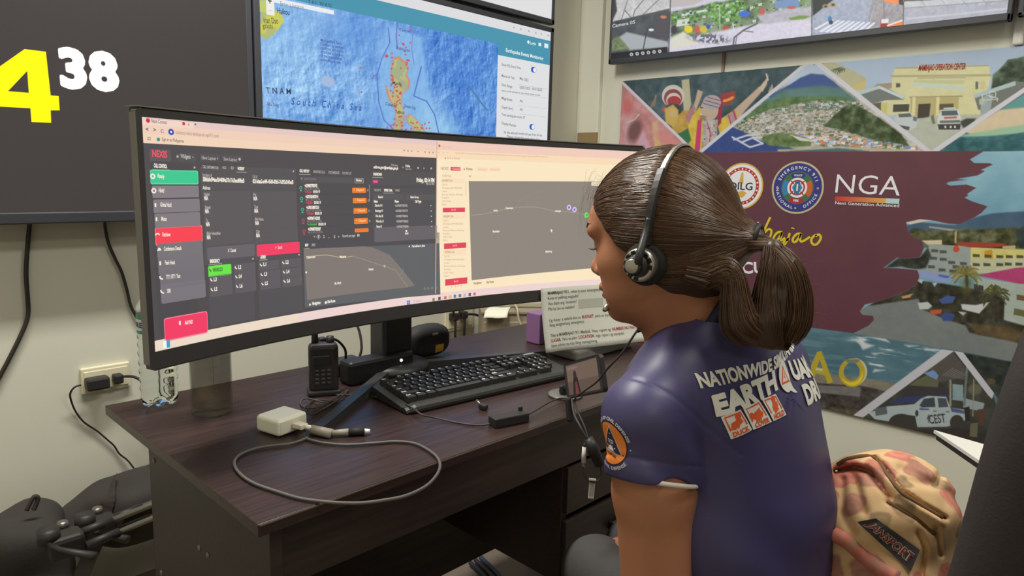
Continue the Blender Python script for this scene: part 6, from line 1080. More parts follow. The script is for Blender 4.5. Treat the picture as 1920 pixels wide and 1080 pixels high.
# print on the back
def shot(x, y): r = SBV.ray_cast(Vector(CAM), Vector(ray(x, y))); return r[0]
S0 = Vector((.7, .2, 0)); BS = Vector((ct, st_, 0)); BN = Vector((-st_, ct, 0))
def st_of(x, y):
    P_ = shot(x, y); d_ = (P_ if P_ else Vector(hit(x, y, 1, .37)))-S0; return np.array((d_.dot(BS), d_.z))
def back(s, t, h):
    o_ = S0+BS*s+Vector((0, 0, t))-BN*.15; r = SBV.ray_cast(o_, BN); return (r[0]-BN*(.0016+h*.00022)) if r[0] else o_+BN*.3
def fat(p, s, a, c, h, w_):
    a, c = np.array(a), np.array(c)
    for i, (dx, dy) in enumerate(((0, 0), (1, 0), (-1, 0), (0, 1), (0, -1), (.7, .7), (-.7, .7), (.7, -.7), (-.7, -.7))): d_ = np.array((dx*w_, dy*w_)); p.text(s, a+d_, c+d_, TW, h=h, bold=.03, lift=2+i*.15)
p = Print(back, cell=.006); TW = mat('print_white', (228, 226, 216), rough=.55, var=.04); TO = mat('print_orange', (222, 92, 48), rough=.55)
a, c = st_of(1311, 726), st_of(1474, 668); wf = glyphs('NATIONWIDE SIMULTANEOUS', .04)[0][:, 0].max()/glyphs('NATIONWIDE SIMULT', .04)[0][:, 0].max(); p.text('NATIONWIDE SIMULTANEOUS', a, a+(c-a)*wf, TW, h=.0165, bold=.04, lift=1)
hE = abs(st_of(1319, 741)[1]-st_of(1340, 778)[1])*.98; a, c = st_of(1341, 778), st_of(1455, 727); fat(p, 'EARTH', a, c, hE, .0011)
qc = st_of(1467, 703); rq = hE*.80; p.disc(qc, rq*.85, TW, 36, 3.5, ry=rq*1.08); p.poly([qc+np.array(v)*rq for v in ((-.1, -.85), (.75, -1.25), (1.15, -1.3), (.8, -.95), (.7, -.4))], TW, 3.5); tri = [qc+np.array(v)*rq for v in ((0, .72), (.66, -.52), (-.66, -.52))]; p.poly(tri, TO, 4); p.poly([qc+np.array(v)*rq for v in ((0, .46), (.42, -.38), (-.42, -.38))], TW, 5); p.poly([qc+np.array(v)*rq for v in ((-.02, .22), (.10, .02), (.02, -.04), (.14, -.3), (-.12, -.06), (-.04, 0))], TO, 6)
a = st_of(1486, 710); c = st_of(1520, 701); L1 = glyphs('UA', .03)[0][:, 0].max(); L4 = glyphs('UAKE', .03)[0][:, 0].max(); dv = c-a; dv = dv*min(.72, .06/np.linalg.norm(dv)); fat(p, 'UAKE', a, a+dv*L4/L1, hE*.92, .0010)
a = st_of(1512, 757); fat(p, 'DRILL', a, a+np.array((.100, -.004)), hE*.98, .0010)
def quad(P4): return [st_of(*q_) for q_ in P4]
for nm, P4, pose in (('DUCK', ((1349, 781), (1386, 767), (1408, 805), (1368, 823)), 0), ('COVER', ((1390, 764), (1421, 750), (1445, 790), (1410, 805)), 1), ('HOLD', ((1426, 748), (1452, 738), (1472, 777), (1448, 789)), 2)):
    Q = quad(P4); p.poly(Q, TW, 1); tl, tr_, br_, bl = Q; bi = lambda u, v: bl+(br_-bl)*u+(tl-bl)*v+(tr_-br_-tl+bl)*u*v
    p.line([bi(.12, .34), bi(.12, .92), bi(.90, .92), bi(.90, .34)], .0022, TO, 3); p.text(nm, bi(.12, .06), bi(.90, .06), TO, h=np.linalg.norm(tl-bl)*.2, bold=.05, lift=3)
    for st in (([(.25, .34), (.34, .55), (.55, .58), (.70, .70)], [(.40, .38), (.55, .55)], [(.60, .55), (.78, .62)]), ([(.26, .40), (.42, .58), (.62, .56), (.76, .44)], [(.30, .36), (.62, .40)], [(.55, .60), (.76, .66)]), ([(.36, .36), (.62, .42), (.50, .60), (.62, .74)], [(.55, .62), (.78, .60)], [(.40, .40), (.48, .58)]))[pose]: p.line([bi(*v) for v in st], .0065, TO, 3)
    hd = ((.70, .80), (.20, .56), (.66, .84))[pose]; p.disc(bi(*hd), .0045, TO, 12, 3)
VI = mat('print_violet', (76, 70, 128), rough=.55); rb = np.random.default_rng(2); o_ = st_of(1490, 748)
for k in range(16): a = rb.random()*2*pi; p.line([o_, o_+np.array((cos(a)*.014, sin(a)*.010))*(.5+rb.random()), o_+np.array((cos(a+.3)*.026, sin(a+.3)*.016-.006))*(.5+rb.random())], .0008, VI, 1)
sp_ = p.build('back_print'); sp_.parent = shirt
# round badge on the sleeve
def slv(s, t, h):
    th = radians(163)+s/.058; z = .873+t; k = (SL_[2]-z)/(SL_[2]-SE[2]); c = Vector(SL_).lerp(Vector(SE), k); d_ = Vector((cos(th), sin(th), 0)); r = SBV.ray_cast(c+d_*.12+Vector((0, 0, 0)), -d_); return (r[0]+d_*(.0006+h*.0002)) if r[0] else c+d_*.058
slv0 = slv
p = Print(lambda s, t, h: slv0(-s, t, h), cell=.006); BO = mat('badge_orange', (222, 124, 46), rough=.55); BN_ = mat('badge_navy', (40, 40, 66), rough=.6); BW = mat('badge_white', (206, 204, 208), rough=.6)
p = Print(lambda s, t, h: slv0(s, t, h), cell=.006)
p.disc((0, 0), .0265, BN_, 40, 1); p.disc((0, 0), .0255, BO, 40, 2); tr3 = lambda k, dy=0: [(0, .021*k+dy), (.0185*k, -.011*k+dy), (-.0185*k, -.011*k+dy)]; p.poly(tr3(1.06), BW, 3); p.poly(tr3(.97), BN_, 4); p.text('OCD', (-.0055, -.0005), (.0055, -.0005), BW, h=.005, bold=.03, lift=5)
p.ring((0, -.0095), 0, .006, BW, 20, 5, 0, 180)
for k in range(7): a = radians(180*k/6); p.line([(.0062*cos(a), -.0095+.0062*sin(a)), (.0085*cos(a), -.0095+.0085*sin(a))], .0009, BO, 5)
for c_ in ((-.008, -.005), (.008, -.005), (0, .012)): p.disc(c_, .001, BW, 5, 5)
p.text('PHILIPPINES', (-.0105, -.0162), (.0105, -.0162), BN_, h=.0028, bold=.03, lift=4); p.arc('OFFICE OF CIVIL DEFENSE', (0, 0), .0285, 90, BW, .0042, bold=.03, lift=3, wid=1.1); p.arc('CIVIL DEFENSE', (0, 0), .0285, 285, BW, .0040, bold=.02, flip=True, lift=3, wid=1.1); p.disc((.0308, -.001), .0010, BW, 8, 3)
sb_ = p.build('sleeve_badge'); sb_.parent = shirt
# ---- trousers
f = Field(np.arange(.72, 1.22, .006), np.arange(.26, .90, .006), np.arange(.05, .64, .006)); D = f.ell((.935, .425, .53), (.172, .134, .095))
for hx, kx, fx in ((.865, .965, .96), (1.0, 1.09, 1.10)): D = smin(D, f.chain([(hx, .43, .525), (kx, .700, .488), (fx, .74, .10)], [.078, .053, .044], .03), .03)
D = D+(noise3(f.X, f.Y, f.Z, 14, 5)-.5)*.012; f.D = smax(D, f.half((0, 0, .09), (0, 0, -1)), .005).astype(np.float32); pc(f.build('trousers', mat('grey_trousers', (70, 68, 68), rough=.8, bump=.2, scale=60)))
for fx in (.96, 1.10): b = MB(); b.lathe([(0, .0), (.047, .0), (.050, .010), (.044, .030), (.036, .055), (.034, .09), (0, .09)], BK, (fx, .79, .001), 24, sx=.85, sy=1.0); b.lathe([(0, 0), (.045, 0), (.048, .012), (.040, .038), (0, .046)], BK, (fx+.008, .865, .001), 24, sx=.9, sy=1.35); pc(b.build('shoe'))

# ---- hair: a cap, a ponytail and fine strands
HM = mat('hair', (68, 49, 36), rough=.40, var=.25, scale=60, spec=.55); f = Field(np.arange(.72, .99, .0026), np.arange(.34, .64, .0026), np.arange(.93, 1.27, .0026))
H = lambda c, r: f.ell(hp(*c), r, HR); C_ = H((.003, 0, .032), (.100, .088, .095)); C_ = smin(C_, H((-.016, 0, -.012), (.078, .078, .070)), .03)
P1_ = f.half(hp(.052, 0, .022), HR.T @ np.array((.80, 0, -.60))); P2_ = f.half(hp(.098, 0, .070), HR.T @ np.array((.75, 0, -.66)))   # positive = bare face
cut = smin(smax(P1_, f.half(hp(-.022, 0, -.01), HR.T @ np.array((.72, 0, -.70))), .01), f.half(hp(-.035, 0, -.07), HR.T @ np.array((.55, 0, -.83))), .01)
cut = P1_; cut2 = f.half(hp(-.040, 0, -.062), HR.T @ np.array((.62, 0, -.78))); D = smax(C_, np.minimum(P1_, cut2*0+9) if 0 else P1_, .006); D2 = smax(smax(C_, f.half(hp(-.018, 0, 0), HR.T @ np.array((1., 0, 0))), .006), cut2, .01); D = smin(D, D2, .012)
TIE = hp(-.119, 0, -.007); D = smin(D, f.cone(hp(-.056, 0, .004), TIE, .050, .0100), .03); D = smin(D, f.cone(hp(-.055, .01, -.035), hp(-.106, .0, -.014), .042, .010), .03)
PA = [(1418, 457, .885), (1448, 466, .878), (1478, 504, .866), (1490, 556, .866), (1488, 604, .870), (1474, 642, .876)]; PR = [.008, .011, .018, .022, .022, .013]
PB = [(1318, 520, .885), (1356, 506, .874), (1374, 520, .870), (1380, 566, .871), (1390, 606, .872), (1420, 632, .874)]; PRB = [.014, .014, .012, .016, .022, .016]
GA = [Vector(TIE)]+[Vector(at(*q_)) for q_ in PA[1:]]; GB = [Vector(at(*q_)) for q_ in PB]
GC = [Vector(at(1446, 500, .870)), Vector(at(1440, 556, .872)), Vector(at(1440, 600, .873)), Vector(at(1446, 636, .875))]
for G_, R_ in ((GA, PR), (GB, PRB), (GC, [.012, .016, .022, .016])):
    for i in range(len(G_)-1): D = smin(D, f.cone(G_[i], G_[i+1], R_[i]*.86, R_[i+1]*.86), .010)
D = D+(noise3(f.X, f.Y, f.Z, 60, 1)-.5)*.004; f.D = D.astype(np.float32); hair = pc(f.build('hair', HM, relax=2))
HBV = BVHTree.FromPolygons([v.co[:] for v in hair.data.vertices], [p_.vertices[:] for p_ in hair.data.polygons])
ht = MB(); tax = unit(np.array(GA[0]-Vector(hp(-.09, 0, 0)))); tx_ = unit(np.cross(tax, (0, 0, 1))); ty_ = np.cross(tax, tx_)
for off, rr in ((-.001, .0148), (.005, .0152)): ht.tube([TIE+tax*off+(tx_*cos(a)+ty_*sin(a))*rr for a in np.linspace(0, 2*pi, 28, endpoint=False)], .0030, BK2, 8, closed=True)
o = ht.build('hair_tie'); o.parent = hair; o2 = MB().tube([TIE+tax*.001+(tx_*cos(a)+ty_*sin(a))*.0188 for a in np.linspace(1.6, 4.6, 16)], .0012, mat('silver', (190, 186, 180), rough=.25, metal=1), 6).build('ring', o)
# strands as one fine mesh of thin tapered tubes, colour varied along each
SV, SF, SCOL = [], [], []
def strand(P_, r, col):
    n0 = len(SV); L_ = len(P_); up = None
    for i, q_ in enumerate(P_):
        t_ = (P_[min(i+1, L_-1)]-P_[max(i-1, 0)]); t_ = t_.normalized() if t_.length > 1e-9 else Vector((0, 0, 1)); x = t_.orthogonal().normalized() if up is None else (up-t_*up.dot(t_)).normalized(); up = x; y = t_.cross(x); k = r*(1 if i < L_-2 else .5 if i == L_-2 else .15)
        for a in (0, 2.094, 4.189): SV.append(q_+x*(k*cos(a))+y*(k*sin(a))); SCOL.append(col)
    for i in range(L_-1):
        for j in range(3): SF.append((n0+i*3+j, n0+i*3+(j+1) % 3, n0+(i+1)*3+(j+1) % 3, n0+(i+1)*3+j))
g = np.random.default_rng(9); hcen = Vector(hp(-.015, 0, .01)); tie = Vector(TIE)
def shade_(): k = .55+.9*g.random()**1.6; return tuple(np.clip(np.array(S(98, 71, 51))*k*(1+.25*g.normal()*np.array((.3, .1, 0))), 0, 1))
def onhair(d_, off):
    r = HBV.ray_cast(hcen, d_); q_ = None; o_ = hcen
    for _ in range(4):
        if r[0] is None: break
        q_ = r[0]; o_ = r[0]+d_*.0005
        if (r[0]-hcen).length > .2: break
        break
    if q_ is None: r = bb.ray_cast(hcen, d_); q_ = r[0]
    return q_+d_*off if q_ is not None else None
def comb(start, wob, off, r, n=18, stop=1.0):
    s_ = (Vector(start)-hcen); e_ = (tie-hcen); P_ = []; ax_ = s_.normalized().cross(e_.normalized()); ang = s_.angle(e_); axn = ax_.normalized() if ax_.length > 1e-6 else Vector((0, 0, 1))
    for i in range(n):
        t_ = i/(n-1)*stop; d_ = (Matrix.Rotation(ang*t_, 3, axn) @ s_.normalized()); d_ = (d_+Vector(HU)*(wob*sin(t_*pi))).normalized(); q_ = onhair(d_, off*(1-t_*.4))
        if q_ is None or (q_-hcen).length > .16: continue
        P_.append(q_)
    if len(P_) > 5 and stop == 1.0: P_.append(tie+Vector(tx_)*g.normal()*.0055+Vector(ty_)*g.normal()*.0055)
    if len(P_) > 5: strand(P_, r, shade_())
for k in range(3000):
    u = g.random(); s = -1 if g.random() < .25 else 1
    if u < .5:                               # along the front hairline, from temple over the brow
        v = g.random()
        if v < .55: a, c = .052+.050*v/.55+g.normal()*.004, .018+.066*v/.55+g.normal()*.004; b_ = s*(.080-.055*(v/.55)**2)
        else: a, c, b_ = .100+g.normal()*.004, .088+g.normal()*.006, s*.028*g.random()
    elif u < .8: th = g.random()*2*pi; a, b_, c = .09*cos(th)*g.random(), s*(.03+.06*g.random()), .05+.05*g.random()
    else: a, b_, c = .03-.09*g.random(), s*.085, -.02-.055*g.random()*(1 if a < 0 else .2)
    comb(hp(a, b_, c), g.normal()*.06, .0004+.0022*g.random(), .00022+.00022*g.random())
for k in range(420):                         # fine hair at the edge of the face
    v = g.random(); s = -1 if g.random() < .25 else 1; a, c = .056+.050*v+abs(g.normal())*.006, .012+.070*v-abs(g.normal())*.005; comb(hp(a, s*(.078-.055*v*v), c), g.normal()*.10, .0006+.0016*g.random(), .00013+.0001*g.random(), stop=.35+.5*g.random())
def lock(G_, R_, n, r0, flare=1.0, start_tight=.5, tail=.014):
    sp0 = spline(G_, 5); L_ = len(sp0)
    for k in range(n):
        a, q = g.random()*2*pi, sqrt(g.random()); P_ = []; ln_ = .80+.25*g.random(); tw = g.normal()*.4
        for i, c in enumerate(sp0):
            u = i/(L_-1)
            if u > ln_: break
            j = u*(len(R_)-1); jj = min(int(j), len(R_)-2); R0 = R_[jj]+(R_[jj+1]-R_[jj])*(j-jj); t_ = (sp0[min(i+1, L_-1)]-sp0[max(i-1, 0)]).normalized(); x = t_.cross(Vector(FW)).normalized(); y = t_.cross(x)
            P_.append(c+(x*cos(a+tw*u)+y*sin(a+tw*u))*(R0*q*flare))
        if len(P_) > 4: strand(P_, r0*(.7+.6*g.random()), shade_())
lock(GA, PR, 900, .00034); lock(GB, PRB, 600, .00030, 1.25); lock([GA[1]]+GC, [.012, .014, .020, .026, .016], 450, .00034)
lock([Vector(hp(-.05, .075, -.04)), Vector(hp(-.075, .06, -.05)), GB[0], GB[1], GB[2], GB[3]], [.010, .014, .014, .012, .012, .014], 160, .0003)
for k in range(70):                          # fly-aways
    a0 = hp(.10+g.normal()*.008, .01+.05*g.random(), .075+g.normal()*.012); d_ = Vector(HF)*(.004+.008*g.random())-Vector(HU)*(.022*g.random())+Vector(HL)*(g.normal()*.01); q0 = Vector(a0)-Vector(HF)*.03+Vector(HU)*.01; strand([q0, q0+d_*.9+Vector(HU)*.008, q0+d_*1.6+Vector(HU)*.004, q0+d_*2.1-Vector(HU)*.012, q0+d_*2.1-Vector(HU)*.03], .00010, tuple(np.array(shade_())*1.6))
for k in range(46):
    q0 = GA[1].lerp(GA[4], g.random()); d_ = Vector(CR)*(.03+.03*g.random())-Vector(CU)*(.02*g.normal()+.012); strand([q0, q0+d_*.6+Vector(CU)*.004, q0+d_, q0+d_*1.25-Vector(CU)*.008], .00014, shade_())
me = bpy.data.meshes.new('hair_strands'); me.vertices.add(len(SV)); me.vertices.foreach_set('co', np.array([v[:] for v in SV], np.float32).reshape(-1)); q_ = np.array(SF, np.int32); me.loops.add(4*len(q_)); me.loops.foreach_set('vertex_index', q_.reshape(-1)); me.polygons.add(len(q_)); me.polygons.foreach_set('loop_start', (np.arange(len(q_))*4).astype(np.int32)); me.polygons.foreach_set('use_smooth', np.ones(len(q_), bool)); me.update(calc_edges=True)
ca = me.color_attributes.new('strand', 'FLOAT_COLOR', 'POINT'); ca.data.foreach_set('color', np.concatenate([np.array(SCOL), np.ones((len(SV), 1))], 1).astype(np.float32).reshape(-1)); me.materials.append(mat('hair_strand', (60, 44, 36), rough=.34, spec=.6, attr='strand'))
hs = link('hair_strands', me, hair)

# ================================================================== headset
hsx = thing('headset', 'black and silver call headset worn over the seated woman\'s hair', 'headset'); hsx.location = HC
def hc_(o): o.parent = hsx; o.location = -hsx.location; return o
STEEL = mat('brushed_steel', (176, 172, 160), rough=.3, metal=.85, var=.05); HBK = mat('headset_black', (46, 45, 45), rough=.42)
cap = HBV
def band(bv, off):                           # arc over the head in the plane of the ears
    out = []
    for k in range(41):
        th = radians(-8+196*k/40); y, z = cos(th), sin(th); lean = -.012-.026*max(0, z); d_ = Vector(HL*y+HU*z); o_ = Vector(hp(lean, 0, .005)); r = HBV.ray_cast(o_+d_*.0, d_); rad = (r[0]-o_).length if r[0] else .09
        out.append((o_, d_, max(rad, .080)+off))
    R_ = np.array([q_[2] for q_ in out]); R_ = np.convolve(np.pad(R_, 4, 'edge'), np.ones(9)/9, 'valid'); R_ = np.maximum(R_, np.array([q_[2] for q_ in out])-.001); return [o_+d_*R_[i] for i, (o_, d_, _) in enumerate(out)]
arc = band(None, .0035)
def strip(P_, w_, th_, m):
    b = MB(); V = []; F = []; L_ = len(P_); n0 = Vector(hp(0, 0, .005))
    for i, c in enumerate(P_):
        ww = w_[i] if isinstance(w_, list) else w_; out = (c-n0).normalized(); fw_ = Vector(HF); out = (out-fw_*out.dot(fw_)).normalized()
        for q_ in ((-.5, 0), (-.35, 1), (.35, 1), (.5, 0)): V.append(c+fw_*(q_[0]*ww)+out*(q_[1]*th_))
    for i in range(L_-1): F += [(i*4+j, i*4+(j+1) % 4, (i+1)*4+(j+1) % 4, (i+1)*4+j) for j in range(4)]
    F += [(0, 1, 2, 3), tuple((L_-1)*4+j for j in (3, 2, 1, 0))]; b.add(V, F, m, smooth=False); return b
hc_(strip(arc[10:31], .0075, .0028, STEEL).build('headband'))
for sl in (arc[1:13], arc[28:40]):
    hc_(strip(sl, .0115, .0055, HBK).build('slider_arm'))
    e = sl[-1] if sl is not arc[28:40] and sl[0] == arc[1] else sl[0]
def cup(s):
    ctr = hp(-.004, .084*s, -.024); out = HL*s; M = frame(Vector(ctr), Vector(HF), Vector(HU)) if s < 0 else frame(Vector(ctr), Vector(HU), Vector(HF)); z = Vector(out)
    x = Vector(HF); y = z.cross(x); M = Matrix.Identity(4)
    for i in range(3): M[i][0], M[i][1], M[i][2], M[i][3] = x[i]*1.05, y[i]*1.05, z[i]*1.05, ctr[i]
    hc_(MB().lathe([(.010, -.006), (.020, -.008), (.0262, -.003), (.0272, .004), (.0255, .010), (.019, .013), (0, .013)], mat('ear_foam', (34, 33, 33), rough=.8, bump=.2, scale=200), n=44, M=M).build('ear_cushion'))
    b = MB(); b.lathe([(0, .013), (.0205, .013), (.0205, .022), (.0195, .025), (.0165, .0265), (.0150, .0255), (.0, .0255)], STEEL, n=44, M=M); hc_(b.build('speaker_housing'))
    b = MB()
    for k in range(12):
        if k in (3, 4): continue
        a = 2*pi*(k+.5)/12; Mk = M @ Matrix.Rotation(a, 4, 'Z'); b.box((.0163, 0, .0262), (.0042, .0058, .0020), mat('slot_black', (20, 20, 20), rough=.6), .0006, Mk)
    b.lathe([(0, .0255), (.0135, .0255), (.0130, .030), (.0, .030)], HBK, n=36, M=M); hc_(b.build('grille'))
    b = MB(); b.lathe([(0, .030), (.0108, .030), (.0108, .0345), (.0100, .0360), (0, .0360)], HBK, n=32, M=M @ Matrix.Translation((.003, 0, 0))); b.lathe([(0, .036), (.0088, .036), (.0086, .0378), (.0075, .0384), (0, .0384)], STEEL, n=32, M=M @ Matrix.Translation((.003, 0, 0))); hc_(b.build('pivot_cap'))
    return M
ML_ = cup(1); MR_ = cup(-1)
top_l = arc[1]; hc_(MB().tube([ML_ @ Vector((-.002, .004*0, .030)), Vector(hp(-.012, .122, -.012)), arc[3]+Vector(HL)*.006, arc[5]+Vector(HL)*.002], [.0055, .0055, .0048, .0045], HBK, 10, sub=4).build('yoke'))
hc_(MB().tube([MR_ @ Vector((.010, .006, .028)), Vector(hp(.030, -.108, -.046)), Vector(hp(.075, -.074, -.074)), Vector(hp(.108, -.030, -.090)), Vector(hp(.112, -.012, -.092))], .0018, HBK, 8, sub=6).build('microphone_boom'))
m0, m1 = Vector(at(1143, 570, 1.005)), Vector(at(1133, 582, .995)); hc_(MB().tube([m0+(m0-m1)*.4, m0, m0.lerp(m1, .6), m1], [.0030, .0046, .0050, .0032], STEEL, 12).build('microphone'))
pts = [MR_ @ Vector((.0, -.022, .016)), Vector(hp(.03, -.06, -.11)), Vector(hp(.055, .0, -.125)), Vector(at(1196, 618, .955)), Vector(at(1166, 662, .965)), Vector(at(1140, 690, 1.0)), Vector(at(1120, 715, 1.10)), Vector(at(1096, 733, 1.22)), Vector(at(1078, 748, 1.28)), Vector(at(1082, 768, 1.275)), Vector(at(1096, 800, 1.25)), Vector(at(1104, 826, 1.24))]
hc_(MB().tube(pts, .0016, thin, 7, sub=6).build('cord'))
# hanging connectors of the cord
t = thing('inline_connector', 'black headset connector with white tags hanging off the desk front beside her sleeve', 'connector'); c0 = Vector(at(1116, 850, 1.235)); t.location = c0
lc_ = lambda x, y, d: Vector(at(x, y, d))-c0
MB().tube([lc_(1103, 822, 1.235), lc_(1110, 838, 1.235), lc_(1125, 872, 1.235)], [.0085, .0115, .009], BK, 14).box((0, 0, 0), (.004, .004, .004), BK).build('body', t)
MB().tube([lc_(1126, 872, 1.235), lc_(1128, 890, 1.235), lc_(1121, 902, 1.235), lc_(1108, 903, 1.235), lc_(1098, 893, 1.235), lc_(1093, 878, 1.235), lc_(1094, 866, 1.235)], .0020, thin, 8, sub=6).build('loop', t)
MB().tube([lc_(1072, 748, 1.29), lc_(1076, 775, 1.265), lc_(1088, 800, 1.24), lc_(1100, 822, 1.235)], .0020, thin, 8, sub=6).build('cord', t)
TG = mat('tag_white', (206, 202, 192), rough=.6); MB().tube([lc_(1094, 868, 1.235), lc_(1096, 838, 1.235)], .0042, TG, 12).tube([lc_(1096, 838, 1.235), lc_(1097, 831, 1.235)], .0028, BK, 10).tube([lc_(1094, 876, 1.235), lc_(1094, 868, 1.235)], .003, HND, 10).build('sleeve_tag', t)
A_, B_, Cc = lc_(1104, 899, 1.235), lc_(1115, 900, 1.235), lc_(1102, 933, 1.235); Mt = frame(Cc, B_-A_, A_-Cc); MB().box((.0055, .016, 0), (.0105, .034, .0006), TG, 0, Mt).box((.0055, .0325, 0), (.013, .004, .005), TG, .001, Mt).build('paper_tag', t)
p = Print(lambda s, q_, h: Mt @ Vector((s, q_, .0005+h*.0001))); [p.line([(.0025+i*.002, .003), (.0025+i*.002, .028)], .0007, IK, 1) for i in range(4)]; p.build('tag_print', t)

# ================================================================== chair, bags and the rest
CHB = mat('chair_fabric', (50, 45, 44), rough=.8, bump=.25, scale=80); CHP = mat('chair_plastic', (58, 52, 50), rough=.5)
chair = thing('office_chair', 'black office chair with tilted backrest behind the seated woman', 'chair'); chair.location = (.955, .33, 0)
def cc_(o): o.parent = chair; o.location = -chair.location; return o
f = Field(np.arange(.68, 1.24, .006), np.arange(.08, .64, .006), np.arange(.34, .46, .005)); f.D = f.box((.955, .36, .400), (.245, .24, .036), .034); cc_(f.build('seat', CHB))
Bx = unit((1, -.05, 0)); Bz = unit((0.02, -.10, 1)); By = np.cross(Bz, Bx); RB_ = np.array([Bx, By, Bz]); bc = np.array((.995, .080, .87))
f = Field(np.arange(.70, 1.30, .005), np.arange(-.06, .22, .005), np.arange(.48, 1.26, .005)); D = f.box(bc, (.262, .030, .30), .028, RB_); D = smax(D, f.ell(bc+By*.0, (.275, .2, .345), RB_), .03); f.D = D; cc_(f.build('backrest', CHB))
f.D = smax(f.box(bc-By*.042, (.250, .020, .29), .015, RB_), f.ell(bc, (.262, .2, .333), RB_), .02); cc_(f.build('back_shell', CHP))
cc_(MB().tube([bc-Bz*.15-By*.06, (.985, .05, .52), (.975, .13, .375), (.96, .3, .360)], .022, CHP, 12, sub=5).build('back_bracket')); cc_(MB().lathe([(0, .10), (.03, .10), (.03, .22), (.022, .225), (.022, .37), (0, .37)], CHP, (.955, .33, 0), 24).build('gas_column'))
for k in range(5):
    a = radians(20+72*k); d_ = Vector((cos(a), sin(a), 0)); cc_(MB().tube([Vector((.955, .33, .115))+d_*.02, Vector((.955, .33, .10))+d_*.16, Vector((.955, .33, .075))+d_*.27], [.026, .02, .014], CHP, 10).build('base_arm'))
    cw = Vector((.955, .33, .0285))+d_*.27; n_ = Vector((-d_.y, d_.x, 0)); cc_(MB().lathe([(0, -.01), (.026, -.01), (.028, -.006), (.028, .006), (.026, .01), (0, .01)], BK, M=frame(cw+n_*.012, d_, (0, 0, 1)), n=20).lathe([(0, -.01), (.026, -.01), (.028, -.006), (.028, .006), (.026, .01), (0, .01)], BK, M=frame(cw-n_*.012, d_, (0, 0, 1)), n=20).build('caster'))

# flowered backpack on the seat behind her
bp = thing('flowered_backpack', 'cream backpack printed with pink roses on the chair behind the woman', 'backpack'); bp.location = (1.085, .26, .462)
def bc_(o): o.parent = bp; o.location = -bp.location; return o
m_ = mat('rose_print', (222, 182, 134), rough=.75); nt = m_.node_tree; N = nt.nodes; L_ = nt.links; pb = N['Principled BSDF']
at2 = N.new('ShaderNodeAttribute'); at2.attribute_name = 'rose'; L_.new(at2.outputs['Color'], pb.inputs['Base Color'])
ROSE = m_
def rose_paint(o, seed=4):
    me = o.data; n = len(me.vertices); V = np.empty(n*3, np.float32); me.vertices.foreach_get('co', V); V = V.reshape(-1, 3).astype(float)
    g = np.random.default_rng(seed); c = np.tile(np.array((226, 188, 140.)), (n, 1)); w_ = (noise3(V[:, 0], V[:, 1], V[:, 2], 55, 2)-.5)[:, None]; c += w_*30
    idx = g.integers(n, size=110)
    for k, i in enumerate(idx):
        d_ = V-V[i]; r = np.linalg.norm(d_, axis=1); wob = noise3(V[:, 0], V[:, 1], V[:, 2], 70, k)*.022; R_ = (.012+.016*g.random()) if k % 3 != 2 else .008+.008*g.random()
        M_ = np.clip((R_-(r+wob-.011))/.003, 0, 1)[:, None]; pet = (.5+.5*np.sin(r/R_*9+np.arctan2(d_[:, 2], d_[:, 0])*2+wob*150))[:, None]
        col = np.array((206, 112, 100.))*(1-pet*.5)+np.array((230, 168, 140.))*pet*.5 if k % 3 == 0 else (np.array((178, 120, 108.))*(1-pet*.4)+np.array((214, 160, 130.))*pet*.4 if k % 3 == 1 else np.array((150, 124, 92.))*(1-pet*.3)+np.array((196, 164, 120.))*pet*.3)
        c = c*(1-M_*.85)+col*M_*.85
    q = np.clip(c, 0, 255)/255; q = np.where(q <= .04045, q/12.92, ((q+.055)/1.055)**2.4); a_ = me.color_attributes.new('rose', 'FLOAT_COLOR', 'POINT'); a_.data.foreach_set('color', np.concatenate([q, np.ones((n, 1))], 1).astype(np.float32).reshape(-1))
f = Field(np.arange(.94, 1.24, .0027), np.arange(.12, .39, .0027), np.arange(.43, .86, .0027)); D = f.ell((1.085, .262, .62), (.118, .088, .185)); D = smin(D, f.box((1.085, .258, .58), (.108, .075, .118), .06), .05)
D = smin(D, f.ell((1.10, .245, .725), (.102, .072, .082)), .04); fl = f.ell((1.065, .285, .715), (.090, .075, .078)); D = smin(D, fl-.004, .02); D = smin(D, f.ell((1.0, .235, .58), (.068, .07, .13)), .022)
q_ = [f.X-CAM[0], f.Y-CAM[1], f.Z-CAM[2]]; zc = q_[0]*FW[0]+q_[1]*FW[1]+q_[2]*FW[2]; PU = 960+FPX*(q_[0]*CR[0]+q_[1]*CR[1]+q_[2]*CR[2])/zc; PV = 540-FPX*(q_[0]*CU[0]+q_[1]*CU[1]+q_[2]*CU[2])/zc
def pth(P_):
    d = None
    for (ax_, ay), (bx_, by_) in zip(P_[:-1], P_[1:]):
        L2 = (bx_-ax_)**2+(by_-ay)**2; t_ = np.clip(((PU-ax_)*(bx_-ax_)+(PV-ay)*(by_-ay))/L2, 0, 1); e = np.hypot(PU-ax_-t_*(bx_-ax_), PV-ay-t_*(by_-ay)); d = e if d is None else np.minimum(d, e)
    return d
FOLDS = [([(1566, 884), (1600, 876), (1630, 884), (1655, 916), (1672, 936)], 5, .016), ([(1640, 858), (1662, 880), (1690, 918), (1725, 944), (1772, 972)], 4, .012), ([(1600, 890), (1612, 930), (1622, 960)], 8, .007), ([(1662, 940), (1692, 958), (1718, 972), (1750, 1000)], 3, .007), ([(1722, 1000), (1735, 1030), (1728, 1080)], 5, .008), ([(1580, 900), (1578, 960), (1600, 1000)], 8, .006), ([(1770, 880), (1752, 910), (1700, 900)], 7, .005), ([(1756, 990), (1764, 1040)], 4, .007), ([(1572, 1005), (1610, 1030), (1660, 1080)], 6, .010), ([(1690, 880), (1740, 900), (1800, 940)], 9, .005)]
